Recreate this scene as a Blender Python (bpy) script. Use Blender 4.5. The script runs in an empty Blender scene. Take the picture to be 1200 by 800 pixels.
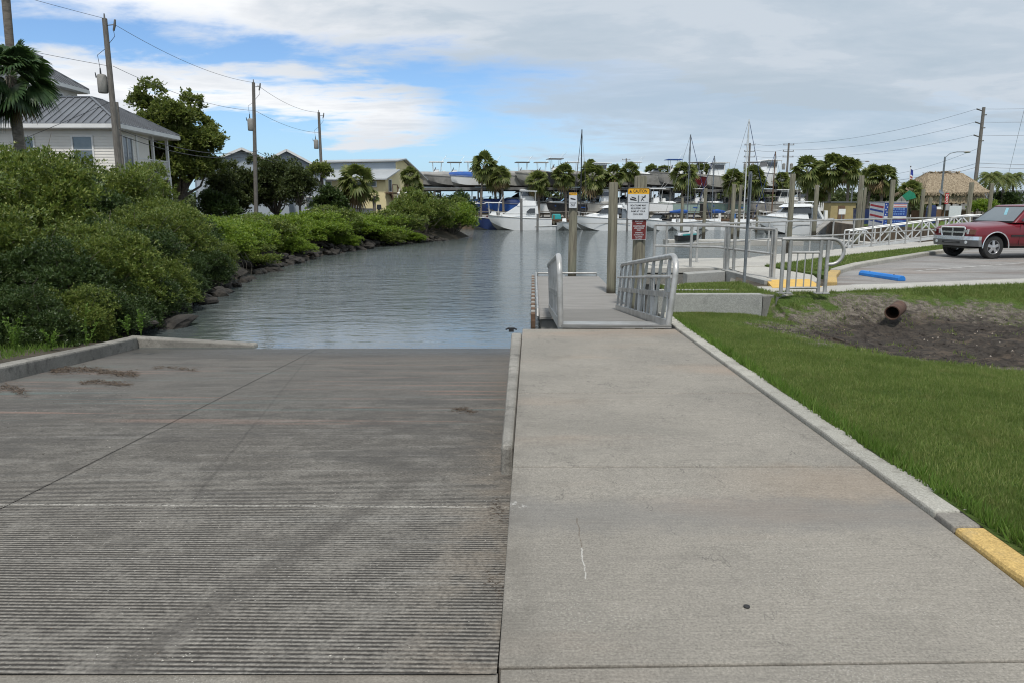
import bpy, bmesh, math, random
import numpy as np
from mathutils import Vector, Matrix, noise
PI = math.pi
SKY_TINT = (.8, .97, 1.16); SKY_S = .1; SUN_E = 2.3; EXPO = .42
random.seed(7)
sc = bpy.context.scene
COL = sc.collection
# ------------------------------------------------------------------ camera
FPX = 850.0; EYE = 1.55; PITCH = math.atan(157/FPX)
SP, CP = math.sin(PITCH), math.cos(PITCH)
cam = bpy.data.cameras.new('camera'); camo = bpy.data.objects.new('camera', cam); COL.objects.link(camo)
cam.sensor_width = 36; cam.lens = FPX/1200*36; cam.clip_end = 6000; cam.clip_start = .05
camo.location = (0, 0, EYE); camo.rotation_euler = (PI/2-PITCH, 0, 0); sc.camera = camo
# helpers that turn measurements on the survey photograph into metres in the place
def slope(py):
    v = (400-py)/FPX
    return (-SP+v*CP)/(CP+v*SP)
def zof(py, Y): return EYE+Y*slope(py)
def xof(px, Y, z=0.): return (px-600)/FPX*(Y*CP-(z-EYE)*SP)
def G(px, py, z=0.):
    Y = (z-EYE)/slope(py)
    return (xof(px, Y, z), Y)
def Gf(px, py, fn):
    z = 0.
    for _ in range(30):
        x, y = G(px, py, z); z = .5*z+.5*fn(y)
    return (x, y)
# ------------------------------------------------------------------ tagging
def tag(o, label=None, cat=None, group=None, kind=None):
    if label: o['label'] = label
    if cat: o['category'] = cat
    if group: o['group'] = group
    if kind: o['kind'] = kind
    return o
def thing(name, label, cat, loc=(0, 0, 0), rz=0, group=None):
    o = bpy.data.objects.new(name, None); COL.objects.link(o)
    o.empty_display_size = .2
    o.location = loc; o.rotation_euler = (0, 0, rz)
    return tag(o, label, cat, group)
def copy_tree(o, parent=None):
    c = o.copy(); COL.objects.link(c); c.parent = parent
    for ch in list(o.children): copy_tree(ch, c)
    return c
# ------------------------------------------------------------------ mesh builder
class MB:
    def __init__(s): s.v = []; s.f = []; s.m = []
    def add(s, vs, fs, mi=0):
        b = len(s.v); s.v += [tuple(v) for v in vs]
        for f in fs: s.f.append(tuple(b+i for i in f)); s.m.append(mi)
        return s
    def box(s, c, size, rz=0, mi=0, rot=None, taper=1.0):
        x, y, z = [d/2 for d in size]
        M = rot if rot is not None else Matrix.Rotation(rz, 3, 'Z')
        vs = []
        for k, t in ((-1, 1.), (1, taper)):
            for sx, sy in ((-1, -1), (1, -1), (1, 1), (-1, 1)):
                p = M @ Vector((sx*x*t, sy*y*t, k*z)); vs.append((p.x+c[0], p.y+c[1], p.z+c[2]))
        return s.add(vs, [(3, 2, 1, 0), (4, 5, 6, 7), (0, 1, 5, 4), (1, 2, 6, 5), (2, 3, 7, 6), (3, 0, 4, 7)], mi)
    def tube(s, pts, r, n=8, mi=0, cap=True):
        pts = [Vector(p) for p in pts]; N = len(pts)
        rs = [r]*N if not hasattr(r, '__len__') else r
        vs = []; prev = None
        for i, p in enumerate(pts):
            t = (pts[min(i+1, N-1)]-pts[max(i-1, 0)])
            t = t.normalized() if t.length > 1e-9 else Vector((0, 0, 1))
            if prev is None:
                a = Vector((0, 0, 1)) if abs(t.z) < .9 else Vector((1, 0, 0))
                u = t.cross(a).normalized()
            else:
                u = (prev-t*prev.dot(t)); u = u.normalized() if u.length > 1e-6 else t.cross(Vector((1, 0, 0))).normalized()
            prev = u; w = t.cross(u)
            for k in range(n):
                a = 2*PI*k/n
                vs.append(p+(u*math.cos(a)+w*math.sin(a))*rs[i])
        fs = []
        for i in range(N-1):
            for k in range(n):
                a, b = i*n+k, i*n+(k+1) % n
                fs.append((a, b, b+n, a+n))
        if cap:
            fs.append(tuple(range(n-1, -1, -1))); fs.append(tuple((N-1)*n+k for k in range(n)))
        return s.add(vs, fs, mi)
    def bar(s, a, b, w, h, mi=0, up=(0, 0, 1)):
        a, b = Vector(a), Vector(b); t = (b-a); L = t.length; t = t.normalized(); up = Vector(up)
        if abs(t.dot(up)) > .98: up = Vector((0, 1, 0))
        sd = t.cross(up).normalized(); u = sd.cross(t)
        vs = []
        for p in (a, b):
            for i, j in ((-1, -1), (1, -1), (1, 1), (-1, 1)): vs.append(p+sd*i*w/2+u*j*h/2)
        return s.add(vs, [(3, 2, 1, 0), (4, 5, 6, 7), (0, 1, 5, 4), (1, 2, 6, 5), (2, 3, 7, 6), (3, 0, 4, 7)], mi)
    def prism(s, poly, z0, z1, mi=0):      # vertical prism on an xy polygon (ccw)
        n = len(poly)
        z0s = z0 if hasattr(z0, '__len__') else [z0]*n; z1s = z1 if hasattr(z1, '__len__') else [z1]*n
        vs = [(p[0], p[1], z) for p, z in zip(poly, z0s)]+[(p[0], p[1], z) for p, z in zip(poly, z1s)]
        fs = [tuple(range(n-1, -1, -1)), tuple(range(n, 2*n))]+[(i, (i+1) % n, n+(i+1) % n, n+i) for i in range(n)]
        return s.add(vs, fs, mi)
    def side(s, prof, hw, mi=0, y0=0.):           # xz profile, half width function of (x,z), both sides
        n = len(prof)
        vs = [(x, y0-hw(x, z), z) for x, z in prof]+[(x, y0+hw(x, z), z) for x, z in prof]
        fs = [tuple(range(n)), tuple(range(2*n-1, n-1, -1))]+[(n+i, n+(i+1) % n, (i+1) % n, i) for i in range(n)]
        return s.add(vs, fs, mi)
    def lathe(s, prof, c=(0, 0, 0), n=16, mi=0, axis='z'):
        vs = []
        for r, h in prof:
            for k in range(n):
                a = 2*PI*k/n; p = (r*math.cos(a), r*math.sin(a), h)
                if axis == 'y': p = (p[0], p[2], p[1])
                if axis == 'x': p = (p[2], p[0], p[1])
                vs.append((p[0]+c[0], p[1]+c[1], p[2]+c[2]))
        fs = []
        for i in range(len(prof)-1):
            for k in range(n):
                a, b = i*n+k, i*n+(k+1) % n; fs.append((a, b, b+n, a+n))
        fs.append(tuple(range(n-1, -1, -1))); fs.append(tuple((len(prof)-1)*n+k for k in range(n)))
        return s.add(vs, fs, mi)
    def sphere(s, c, r, n=12, mi=0):
        r = r if hasattr(r, '__len__') else (r, r, r)
        vs = []; m = n//2
        for i in range(m+1):
            t = PI*i/m
            for k in range(n):
                a = 2*PI*k/n
                vs.append((c[0]+r[0]*math.sin(t)*math.cos(a), c[1]+r[1]*math.sin(t)*math.sin(a), c[2]+r[2]*math.cos(t)))
        fs = [(i*n+k, (i+1)*n+k, (i+1)*n+(k+1) % n, i*n+(k+1) % n) for i in range(m) for k in range(n)]
        return s.add(vs, fs, mi)
    def build(s, name, mats, parent=None, smooth=False, loc=None, bevel=0, fix=True):
        me = bpy.data.meshes.new(name); me.from_pydata(s.v, [], s.f)
        if not isinstance(mats, (list, tuple)): mats = [mats]
        for m in mats: me.materials.append(m)
        me.polygons.foreach_set('material_index', s.m)
        if fix:
            bm = bmesh.new(); bm.from_mesh(me)
            bmesh.ops.remove_doubles(bm, verts=bm.verts, dist=1e-5)
            bmesh.ops.recalc_face_normals(bm, faces=bm.faces)
            if smooth:
                for f in bm.faces: f.smooth = True
                ang = smooth if smooth is not True else .7
                for e in bm.edges:
                    if len(e.link_faces) == 2 and e.calc_face_angle(0) > ang: e.smooth = False
            bm.to_mesh(me); bm.free()
        me.update()
        o = bpy.data.objects.new(name, me); COL.objects.link(o)
        if parent is not None: o.parent = parent
        if loc is not None: o.location = loc
        if bevel:
            b = o.modifiers.new('bevel', 'BEVEL'); b.width = bevel; b.segments = 2; b.limit_method = 'ANGLE'; b.angle_limit = .6
        return o
def np_mesh(name, V, F, mats, parent=None, smooth=False, mi=None):
    V = np.asarray(V, dtype=np.float32).reshape(-1, 3); F = np.asarray(F, dtype=np.int32); k = F.shape[1]
    me = bpy.data.meshes.new(name); me.vertices.add(len(V)); me.vertices.foreach_set('co', V.ravel())
    me.loops.add(F.size); me.loops.foreach_set('vertex_index', F.ravel())
    me.polygons.add(len(F)); me.polygons.foreach_set('loop_start', np.arange(0, F.size, k, dtype=np.int32))
    me.polygons.foreach_set('loop_total', np.full(len(F), k, dtype=np.int32))
    if not isinstance(mats, (list, tuple)): mats = [mats]
    for m in mats: me.materials.append(m)
    if mi is not None: me.polygons.foreach_set('material_index', np.asarray(mi, dtype=np.int32))
    if smooth: me.polygons.foreach_set('use_smooth', np.ones(len(F), dtype=bool))
    me.update(calc_edges=True); me.validate()
    o = bpy.data.objects.new(name, me); COL.objects.link(o)
    if parent is not None: o.parent = parent
    return o
# ------------------------------------------------------------------ node helpers
class NT:
    def __init__(s, tree): s.t = tree; s.n = tree.nodes; s.l = tree.links
    def new(s, typ, **kw):
        n = s.n.new(typ)
        for k, v in kw.items(): setattr(n, k, v)
        return n
    def set(s, sock, v):
        if hasattr(v, 'is_output') or isinstance(v, bpy.types.NodeSocket): s.l.new(v, sock)
        else: sock.default_value = v
    def m(s, op, a, b=None, c=None, clamp=False):
        n = s.new('ShaderNodeMath', operation=op); n.use_clamp = clamp
        s.set(n.inputs[0], a)
        if b is not None: s.set(n.inputs[1], b)
        if c is not None: s.set(n.inputs[2], c)
        return n.outputs[0]
    def vm(s, op, a, b=None):
        n = s.new('ShaderNodeVectorMath', operation=op); s.set(n.inputs[0], a)
        if b is not None: s.set(n.inputs[1], b)
        return n.outputs[0]
    def mix(s, f, a, b, blend='MIX'):
        n = s.new('ShaderNodeMix', data_type='RGBA', blend_type=blend)
        s.set(n.inputs[0], f)
        for i, v in ((6, a), (7, b)):
            s.set(n.inputs[i], v if isinstance(v, bpy.types.NodeSocket) else (v[0], v[1], v[2], 1))
        return n.outputs[2]
    def noise(s, vec, scale, detail=4, rough=.55, dist=0, out=0):
        n = s.new('ShaderNodeTexNoise'); s.set(n.inputs['Vector'], vec); n.inputs['Scale'].default_value = scale
        n.inputs['Detail'].default_value = detail; n.inputs['Roughness'].default_value = rough; n.inputs['Distortion'].default_value = dist
        return n.outputs[out]
    def vor(s, vec, scale, feature='F1', out=0, rnd=1):
        n = s.new('ShaderNodeTexVoronoi', feature=feature); s.set(n.inputs['Vector'], vec); n.inputs['Scale'].default_value = scale
        n.inputs['Randomness'].default_value = rnd
        return n.outputs[out]
    def ramp(s, f, stops, interp='LINEAR'):
        n = s.new('ShaderNodeValToRGB'); n.color_ramp.interpolation = interp; e = n.color_ramp.elements
        while len(e) < len(stops): e.new(.5)
        for el, (p, c) in zip(e, stops):
            el.position = p; el.color = (c[0], c[1], c[2], 1) if hasattr(c, '__len__') else (c, c, c, 1)
        s.set(n.inputs[0], f); return n.outputs[0]
    def step(s, v, a, b, lo=0., hi=1.):
        n = s.new('ShaderNodeMapRange', interpolation_type='SMOOTHSTEP'); s.set(n.inputs[0], v)
        n.inputs[1].default_value = a; n.inputs[2].default_value = b; n.inputs[3].default_value = lo; n.inputs[4].default_value = hi
        return n.outputs[0]
    def mapp(s, vec, scale=(1, 1, 1), rot=(0, 0, 0), loc=(0, 0, 0)):
        n = s.new('ShaderNodeMapping'); s.set(n.inputs[0], vec); n.inputs['Scale'].default_value = scale
        n.inputs['Rotation'].default_value = rot; n.inputs['Location'].default_value = loc
        return n.outputs[0]
    def bump(s, h, strength, dist, normal=None):
        n = s.new('ShaderNodeBump'); n.inputs['Strength'].default_value = strength; n.inputs['Distance'].default_value = dist
        s.set(n.inputs['Height'], h)
        if normal is not None: s.set(n.inputs['Normal'], normal)
        return n.outputs[0]
def newmat(name):
    m = bpy.data.materials.new(name); m.use_nodes = True; t = NT(m.node_tree)
    b = t.n['Principled BSDF']; tc = t.new('ShaderNodeTexCoord')
    return m, t, b, tc.outputs['Object']
def P(t, b, **kw):
    names = {'col': 'Base Color', 'rough': 'Roughness', 'metal': 'Metallic', 'spec': 'Specular IOR Level', 'normal': 'Normal', 'coat': 'Coat Weight', 'alpha': 'Alpha', 'trans': 'Transmission Weight'}
    for k, v in kw.items():
        if k == 'col' and not isinstance(v, bpy.types.NodeSocket): v = (v[0], v[1], v[2], 1)
        t.set(b.inputs[names[k]], v)
def gen(name, c1, c2=None, scale=3., rough=.7, metal=0., bump=0., bscale=40., spec=.4, coat=0., stretch=(1, 1, 1), dirt=None, lo=.35, hi=.65, rvar=.1):
    m, t, b, co = newmat(name); c2 = c2 or tuple(x*.8 for x in c1)
    v = t.mapp(co, stretch)
    f = t.step(t.noise(v, scale, 6, .6), lo, hi)
    col = t.mix(f, c1, c2)
    if dirt: col = t.mix(t.m('MULTIPLY', t.step(t.noise(v, scale*.37, 5, .65), .48, .72), dirt[3] if len(dirt) > 3 else .6), col, dirt[:3])
    P(t, b, col=col, metal=metal, spec=spec, coat=coat)
    P(t, b, rough=t.m('ADD', rough-rvar/2, t.m('MULTIPLY', t.noise(v, scale*2.3, 3), rvar)))
    if bump: P(t, b, normal=t.bump(t.noise(v, bscale, 5, .6), 1., bump))
    return m
# ------------------------------------------------------------------ render / world
sc.render.engine = 'CYCLES'
sc.cycles.use_denoising = True
try: sc.cycles.denoiser = 'OPENIMAGEDENOISE'
except Exception: pass
sc.cycles.filter_width = 1.1
sc.cycles.max_bounces = 6; sc.cycles.diffuse_bounces = 3; sc.cycles.glossy_bounces = 3; sc.cycles.transparent_max_bounces = 6
sc.cycles.caustics_reflective = False; sc.cycles.caustics_refractive = False
sc.view_settings.view_transform = 'Standard'; sc.view_settings.look = 'None'
sc.view_settings.exposure = EXPO; sc.view_settings.gamma = 1; sc.view_settings.use_curve_mapping = False
SUN_EL = math.radians(62); SUN_AZ = math.radians(176)     # azimuth clockwise from +Y: behind the camera, to the right
sd = bpy.data.lights.new('sun', 'SUN'); sd.energy = SUN_E if 'SUN_E' in globals() else 1.5; sd.angle = math.radians(5); sd.color = (1, .96, .9)
so = bpy.data.objects.new('sun', sd); COL.objects.link(so)
sdir = Vector((math.sin(SUN_AZ)*math.cos(SUN_EL), math.cos(SUN_AZ)*math.cos(SUN_EL), math.sin(SUN_EL)))
so.rotation_euler = sdir.to_track_quat('Z', 'Y').to_euler(); so.location = (0, 0, 30)
w = bpy.data.worlds.new('World'); sc.world = w; w.use_nodes = True
t = NT(w.node_tree); bg = t.n['Background']
sky = t.new('ShaderNodeTexSky', sky_type='NISHITA'); sky.sun_disc = False
sky.sun_elevation = SUN_EL; sky.sun_rotation = SUN_AZ; sky.altitude = 0; sky.air_density = 1.0; sky.dust_density = .6; sky.ozone_density = 2.0
tc = t.new('ShaderNodeTexCoord'); D = tc.outputs['Generated']
sx = t.new('ShaderNodeSeparateXYZ'); t.l.new(D, sx.inputs[0]); X, Y, Z = sx.outputs
yy = t.m('MAXIMUM', t.m('ABSOLUTE', Y), .35)
az = t.m('DIVIDE', X, yy); el = t.m('DIVIDE', t.m('MAXIMUM', Z, 0.), yy)
zc = t.m('ADD', t.m('MAXIMUM', Z, 0.), .10)
cv = t.new('ShaderNodeCombineXYZ'); t.set(cv.inputs[0], t.m('DIVIDE', X, zc)); t.set(cv.inputs[1], t.m('DIVIDE', t.m('MULTIPLY', Y, 1.35), zc)); cv.inputs[2].default_value = 3.3
cp = cv.outputs[0]
n1 = t.noise(cp, .75, 8, .58, .5); n2 = t.noise(cp, 2.6, 7, .6, .3)
nn = t.m('ADD', t.m('MULTIPLY', n1, .7), t.m('MULTIPLY', n2, .3))          # about .5 +- .15
nd = t.m('SUBTRACT', nn, .5)
# the banks of cloud by direction: the front bank overhead, a long band lower on the left, a veil over the right
edgeA = t.m('ADD', .2420, t.m('MULTIPLY', t.m('ADD', az, .55), -.115))
A = t.step(t.m('ADD', t.m('SUBTRACT', el, edgeA), t.m('MULTIPLY', nd, .22)), -.010, .026)
cB = t.m('ADD', .160, t.m('MULTIPLY', t.m('ADD', az, .6), -.085))
dB = t.m('ABSOLUTE', t.m('SUBTRACT', el, cB))
wB = t.m('ADD', t.step(az, -.12, .0, .027, .0), t.m('MULTIPLY', nd, .30))
B = t.m('MULTIPLY', t.step(t.m('SUBTRACT', wB, dB), -.012, .022), t.step(az, -.15, -.02, 1., 0.))
Cv = t.step(t.m('ADD', t.m('ADD', az, t.m('MULTIPLY', el, .9)), t.m('MULTIPLY', nd, 1.0)), .04, .30)
S3 = t.m('MULTIPLY', t.step(t.m('ADD', nn, t.m('MULTIPLY', az, .25)), .52, .62), .75)
cloud = t.m('MAXIMUM', t.m('MAXIMUM', A, B), t.m('MAXIMUM', t.m('MULTIPLY', Cv, .86), S3), clamp=True)
thick = t.m('ADD', t.m('MULTIPLY', t.step(t.m('ADD', az, t.m('MULTIPLY', el, 1.2)), -.15, .35), .62), t.m('MULTIPLY', t.step(nn, .42, .62), .38))
cc = t.ramp(thick, [(0., (7.9, 8.0, 8.1)), (.35, (6.0, 6.25, 6.6)), (.7, (4.1, 4.7, 5.35)), (1., (3.55, 4.25, 4.95))])
skyc = t.mix(1., sky.outputs[0], SKY_TINT, 'MULTIPLY')
hz = t.step(el, 0., .14, .55, 0.)
skyc = t.mix(hz, skyc, (2.9, 4.6, 6.6))
col = t.mix(cloud, skyc, cc)
t.l.new(col, bg.inputs[0]); bg.inputs[1].default_value = SKY_S
# ------------------------------------------------------------------ materials
def mat_concrete(name, c1, c2, dark, extra=None, speck=.5, rust=0.0, stain=.5):
    m, t, b, co = newmat(name)
    a = t.noise(co, .55, 6, .62, .4); f = t.noise(co, 6., 6, .68); g = t.noise(co, 90., 4, .7)
    col = t.mix(t.step(a, .38, .62), c1, c2)
    col = t.mix(t.m('MULTIPLY', t.step(f, .5, .72), stain), col, dark)
    col = t.mix(t.m('MULTIPLY', t.step(t.noise(t.mapp(co, (.35, 1.2, 1)), 1.3, 5, .6, .8), .55, .75), stain*.7), col, dark)
    col = t.mix(.8, col, t.ramp(g, [(.3, .30), (.5, .5), (.7, .72)]), 'OVERLAY')
    col = t.mix(.5, col, t.ramp(t.noise(co, 28., 6, .75), [(.3, .38), (.5, .5), (.7, .62)]), 'OVERLAY')
    v = t.vor(co, 85.); keep = t.step(t.noise(co, 1.1, 3), .46, .6)
    sp = t.m('MULTIPLY', t.step(v, .22, .12), keep)
    col = t.mix(t.m('MULTIPLY', sp, speck), col, (.55, .54, .5))
    v2 = t.step(t.vor(t.mapp(co, loc=(3.1, 1.7, 0)), 38.), .13, .07)
    col = t.mix(t.m('MULTIPLY', v2, .55), col, (.05, .048, .045))
    if rust: col = t.mix(t.m('MULTIPLY', t.step(t.noise(t.mapp(co, (.3, 1, 1)), .8, 5), .52, .7), rust), col, (.36, .24, .16))
    if extra: col = extra(t, co, col)
    P(t, b, col=col, rough=.86, spec=.25, normal=t.bump(t.m('ADD', t.m('MULTIPLY', g, .6), f), .55, .006))
    return m
M = {}
def walk_marks(t, co, col):
    s_ = t.new('ShaderNodeSeparateXYZ'); t.l.new(co, s_.inputs[0]); X_, Y_ = s_.outputs[0], s_.outputs[1]
    wn = t.noise(co, 3.1, 6, .7); w5 = t.noise(co, 24., 5, .7)
    def band(v, c, hw, soft): return t.step(t.m('ABSOLUTE', t.m('SUBTRACT', v, c)), hw+soft, hw)
    Yw = t.m('ADD', Y_, t.m('MULTIPLY', t.m('SUBTRACT', wn, .5), .5))
    col = t.mix(t.m('MULTIPLY', band(Yw, 3.52, .08, .22), .42), col, (.15, .148, .145))            # damp worn band across the slab
    col = t.mix(t.m('MULTIPLY', t.step(t.noise(t.mapp(co, (.5, 5.5, 1)), 1.3, 5, .6), .55, .7), .3), col, (.19, .175, .155))
    col = t.mix(t.m('MULTIPLY', t.m('MULTIPLY', band(Yw, 3.95, .12, .3), t.step(X_, .9, 1.9)), .22), col, (.36, .25, .16))
    a, b_ = G(676, 606), G(687, 678); m_ = (a[0]-b_[0])/(a[1]-b_[1])
    line = t.m('ABSOLUTE', t.m('SUBTRACT', t.m('SUBTRACT', X_, b_[0]), t.m('ADD', t.m('MULTIPLY', t.m('SUBTRACT', Y_, b_[1]), m_), t.m('MULTIPLY', t.m('SUBTRACT', wn, .5), .05))))
    seg = t.m('MULTIPLY', t.m('MULTIPLY', t.step(line, .0045, .001), .6), t.m('MULTIPLY', t.m('GREATER_THAN', Y_, b_[1]), t.m('LESS_THAN', Y_, a[1])))
    up = t.step(Y_, b_[1]+.28, b_[1]+.3)
    col = t.mix(t.m('MULTIPLY', seg, t.step(w5, .35, .5)), col, t.mix(up, (.55, .54, .51), (.10, .075, .05)))
    d2 = t.m('ADD', t.m('ABSOLUTE', t.m('SUBTRACT', X_, .02)), t.m('ABSOLUTE', t.m('SUBTRACT', Y_, 3.62)))
    col = t.mix(t.m('MULTIPLY', t.m('MULTIPLY', t.step(d2, .11, .02), t.step(w5, .52, .6)), .6), col, (.62, .61, .58))
    # long hairline cracks and a grimy edge along the ramp side
    cr = t.m('ABSOLUTE', t.m('SUBTRACT', t.noise(t.mapp(co, (1, .35, 1), loc=(2, 5, 0)), .9, 7, .6), .5))
    col = t.mix(t.m('MULTIPLY', t.m('MULTIPLY', t.step(cr, .0028, .0008), t.step(wn, .48, .6)), .5), col, (.07, .065, .06))
    col = t.mix(t.m('MULTIPLY', t.m('MULTIPLY', t.step(X_, .16, -.02), t.step(wn, .35, .6)), .45), col, (.12, .11, .095))
    br = t.noise(t.mapp(co, (1.5, 60, 1)), 2., 3, .6)
    return t.mix(.28, col, t.ramp(br, [(.35, .36), (.65, .64)]), 'OVERLAY')
M['walk'] = mat_concrete('walk_concrete', (.260, .240, .207), (.213, .198, .172), (.138, .128, .111), rust=.3, stain=.3, extra=walk_marks)
M['kerb_c'] = mat_concrete('kerb_concrete', (.40, .385, .34), (.31, .30, .265), (.19, .18, .155), stain=.8, speck=.9)
M['kerb_y'] = mat_concrete('kerb_yellow_paint', (.50, .345, .13), (.42, .30, .13), (.27, .23, .16), speck=.4)
M['kerb_old'] = mat_concrete('kerb_weathered', (.29, .275, .245), (.20, .19, .17), (.09, .085, .075), stain=.8)
M['wallc'] = mat_concrete('wall_concrete', (.33, .33, .31), (.28, .28, .265), (.2, .2, .19), stain=.5, speck=.3)
M['seawall'] = mat_concrete('seawall_concrete', (.25, .24, .215), (.17, .165, .15), (.07, .068, .06), stain=.8)
M['prom'] = mat_concrete('promenade_concrete', (.43, .415, .375), (.37, .355, .325), (.28, .27, .25), stain=.4)
def lot_marks(t, co, col):
    v = t.mapp(co, (.35, 1.9, 1), rot=(0, 0, -.12))
    a = t.noise(v, .8, 7, .72, .5); b_ = t.noise(v, 2.3, 7, .75)
    col = t.mix(t.m('MULTIPLY', t.step(a, .5, .6), .55), col, (.14, .11, .092))
    col = t.mix(t.m('MULTIPLY', t.step(b_, .55, .66), .6), col, (.085, .08, .078))
    return t.mix(t.m('MULTIPLY', t.step(a, .44, .34), .4), col, (.34, .335, .33))
M['lot'] = mat_concrete('parking_surface', (.27, .262, .25), (.22, .212, .203), (.13, .12, .115), stain=.3, rust=.2, extra=lot_marks)
M['yel'] = gen('detectable_yellow', (.66, .42, .10), (.58, .37, .1), 5, .8)
M['void'] = gen('dark_void', (.02, .02, .02), (.03, .03, .028), 3, .9)
# boat ramp: v grooved concrete, dirty in the grooves, worn bands and drag marks
m, t, b, co = newmat('grooved_ramp_concrete'); M['ramp'] = m
s_ = t.new('ShaderNodeSeparateXYZ'); t.l.new(co, s_.inputs[0]); X_, Y_, Z_ = s_.outputs
big = t.noise(co, .5, 7, .68, .6); mid = t.noise(co, 4.2, 8, .72); fin = t.noise(co, 55., 5, .7)
wob = t.noise(t.mapp(co, (.5, 1.2, 1)), 1.1, 4, .55)
ph = t.m('ADD', t.m('MULTIPLY', t.m('ADD', Y_, t.m('MULTIPLY', X_, .018)), 2*PI/.029), t.m('ADD', t.m('MULTIPLY', wob, 3.6), t.m('MULTIPLY', t.noise(co, 9., 4, .7), 1.3)))
g = t.m('ADD', t.m('MULTIPLY', t.m('SINE', ph), .5), .5)
near = t.m('ADD', t.step(Y_, 10.5, 6.0, .55, 1.), 0.)
streak = t.noise(t.mapp(co, (.22, 9, 1)), 1.6, 6, .65, .3)
worn = t.step(t.m('ADD', t.m('MULTIPLY', mid, .6), t.m('MULTIPLY', big, .4)), .42, .60)      # worn patches where the grooves fade
diag = t.m('ABSOLUTE', t.m('SUBTRACT', t.m('ADD', X_, t.m('MULTIPLY', Y_, -.27)), -1.95))
tread = t.m('MULTIPLY', t.step(t.m('ADD', diag, t.m('MULTIPLY', t.m('SUBTRACT', mid, .5), .45)), .16, .02), t.step(Y_, 6.2, 4.2))
gv = t.m('MULTIPLY', t.m('MULTIPLY', g, near), t.m('SUBTRACT', 1., t.m('MULTIPLY', worn, .62)))
col = t.mix(t.step(big, .3, .7), (.168, .154, .134), (.122, .113, .099))
col = t.mix(t.m('MULTIPLY', t.step(streak, .5, .7), .5), col, (.26, .25, .23))
col = t.mix(t.m('MULTIPLY', t.step(streak, .45, .3), .55), col, (.085, .08, .078))
col = t.mix(t.m('MULTIPLY', t.m('MULTIPLY', t.step(gv, .35, .0), t.step(Y_, 6.5, 4.)), .38), col, (.31, .29, .255))
col = t.mix(t.m('MULTIPLY', t.step(gv, .35, .75), t.m('SUBTRACT', .92, t.m('MULTIPLY', tread, .12))), col, (.036, .032, .028))
col = t.mix(t.m('MULTIPLY', t.m('MULTIPLY', tread, t.step(mid, .42, .55)), .7), col, (.075, .068, .06))
col = t.mix(t.m('MULTIPLY', t.step(mid, .55, .75), .5), col, (.08, .074, .068))
col = t.mix(t.m('MULTIPLY', t.step(t.noise(t.mapp(co, (1, 2.5, 1)), 14., 6, .75), .56, .68), .45), col, (.06, .055, .05))
col = t.mix(t.m('MULTIPLY', t.step(t.noise(t.mapp(co, (1, 2.5, 1), loc=(4, 4, 0)), 17., 6, .75), .58, .7), .4), col, (.34, .32, .28))
for j0, js_, jw, jk in ((-2.83, -.0935, .03, .6), (-1.55, -.20, .02, .35)):
    dj = t.m('ABSOLUTE', t.m('SUBTRACT', t.m('SUBTRACT', X_, t.m('MULTIPLY', t.m('SUBTRACT', Y_, 2.2), js_)), t.m('ADD', j0, t.m('MULTIPLY', t.m('SUBTRACT', mid, .5), .05))))
    col = t.mix(t.m('MULTIPLY', t.m('MULTIPLY', t.step(dj, jw, jw*.2), t.step(Y_, 3.4, 4.6)), jk), col, (.04, .036, .032))
bandm = t.m('MULTIPLY', t.step(Y_, 6.2, 7.2), t.step(Y_, 14.5, 9.))
rb = t.noise(t.mapp(co, (.25, 5.2, 1)), 1., 5, .6)
col = t.mix(t.m('MULTIPLY', bandm, t.m('MULTIPLY', t.step(rb, .55, .64), .6)), col, (.33, .20, .15))
rb2 = t.noise(t.mapp(co, (.22, 4.6, 1), loc=(5, 9, 0)), 1., 5, .6)
col = t.mix(t.m('MULTIPLY', bandm, t.m('MULTIPLY', t.step(rb2, .56, .66), .6)), col, (.12, .19, .18))
for yj, wj, kj in ((4.03, .022, .55), (3.15, .012, .15), (5.6, .012, .15)):
    dj = t.m('ABSOLUTE', t.m('SUBTRACT', t.m('ADD', t.m('ADD', Y_, t.m('MULTIPLY', X_, .02)), t.m('MULTIPLY', t.m('SUBTRACT', mid, .5), .03)), yj))
    col = t.mix(t.m('MULTIPLY', t.m('MULTIPLY', t.step(dj, wj, wj*.3), t.step(fin, .35, .55)), kj), col, (.42, .40, .36))
bit = t.step(t.vor(co, 26.), .10, .05)
bitk = t.m('MULTIPLY', bit, t.step(t.noise(co, .9, 3), .42, .55))
col = t.mix(t.m('MULTIPLY', bitk, .9), col, (.5, .48, .43))
edge = t.m('MULTIPLY', t.step(X_, -.55, -.12), t.step(mid, .42, .62))
col = t.mix(t.m('MULTIPLY', edge, .3), col, (.17, .13, .09))
col = t.mix(.85, col, t.ramp(fin, [(.32, .22), (.5, .5), (.68, .74)]), 'OVERLAY')
far_ = t.step(Y_, 4.5, 8.5)
col = t.mix(t.m('MULTIPLY', t.m('MULTIPLY', t.step(t.noise(t.mapp(co, (.7, 1.6, 1), loc=(9, 2, 0)), 1.1, 7, .7, .5), .48, .62), t.step(Y_, 3.2, 6.)), .55), col, (.06, .056, .052))
col = t.mix(t.m('MULTIPLY', t.m('MULTIPLY', t.step(t.noise(t.mapp(co, (.5, 3., 1), loc=(1, 8, 0)), 1.6, 7, .7), .57, .68), t.step(Y_, 3.2, 6.)), .4), col, (.27, .255, .23))
col = t.mix(t.m('MULTIPLY', far_, .38), col, (.085, .082, .078))
wet = t.step(t.m('ADD', Y_, t.m('MULTIPLY', t.m('SUBTRACT', mid, .5), 1.4)), 12.2, 14.2)
col = t.mix(t.m('MULTIPLY', wet, .7), col, (.05, .047, .042))
P(t, b, col=col, spec=.3)
P(t, b, rough=t.m('SUBTRACT', .86, t.m('MULTIPLY', wet, .5)))
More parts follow.
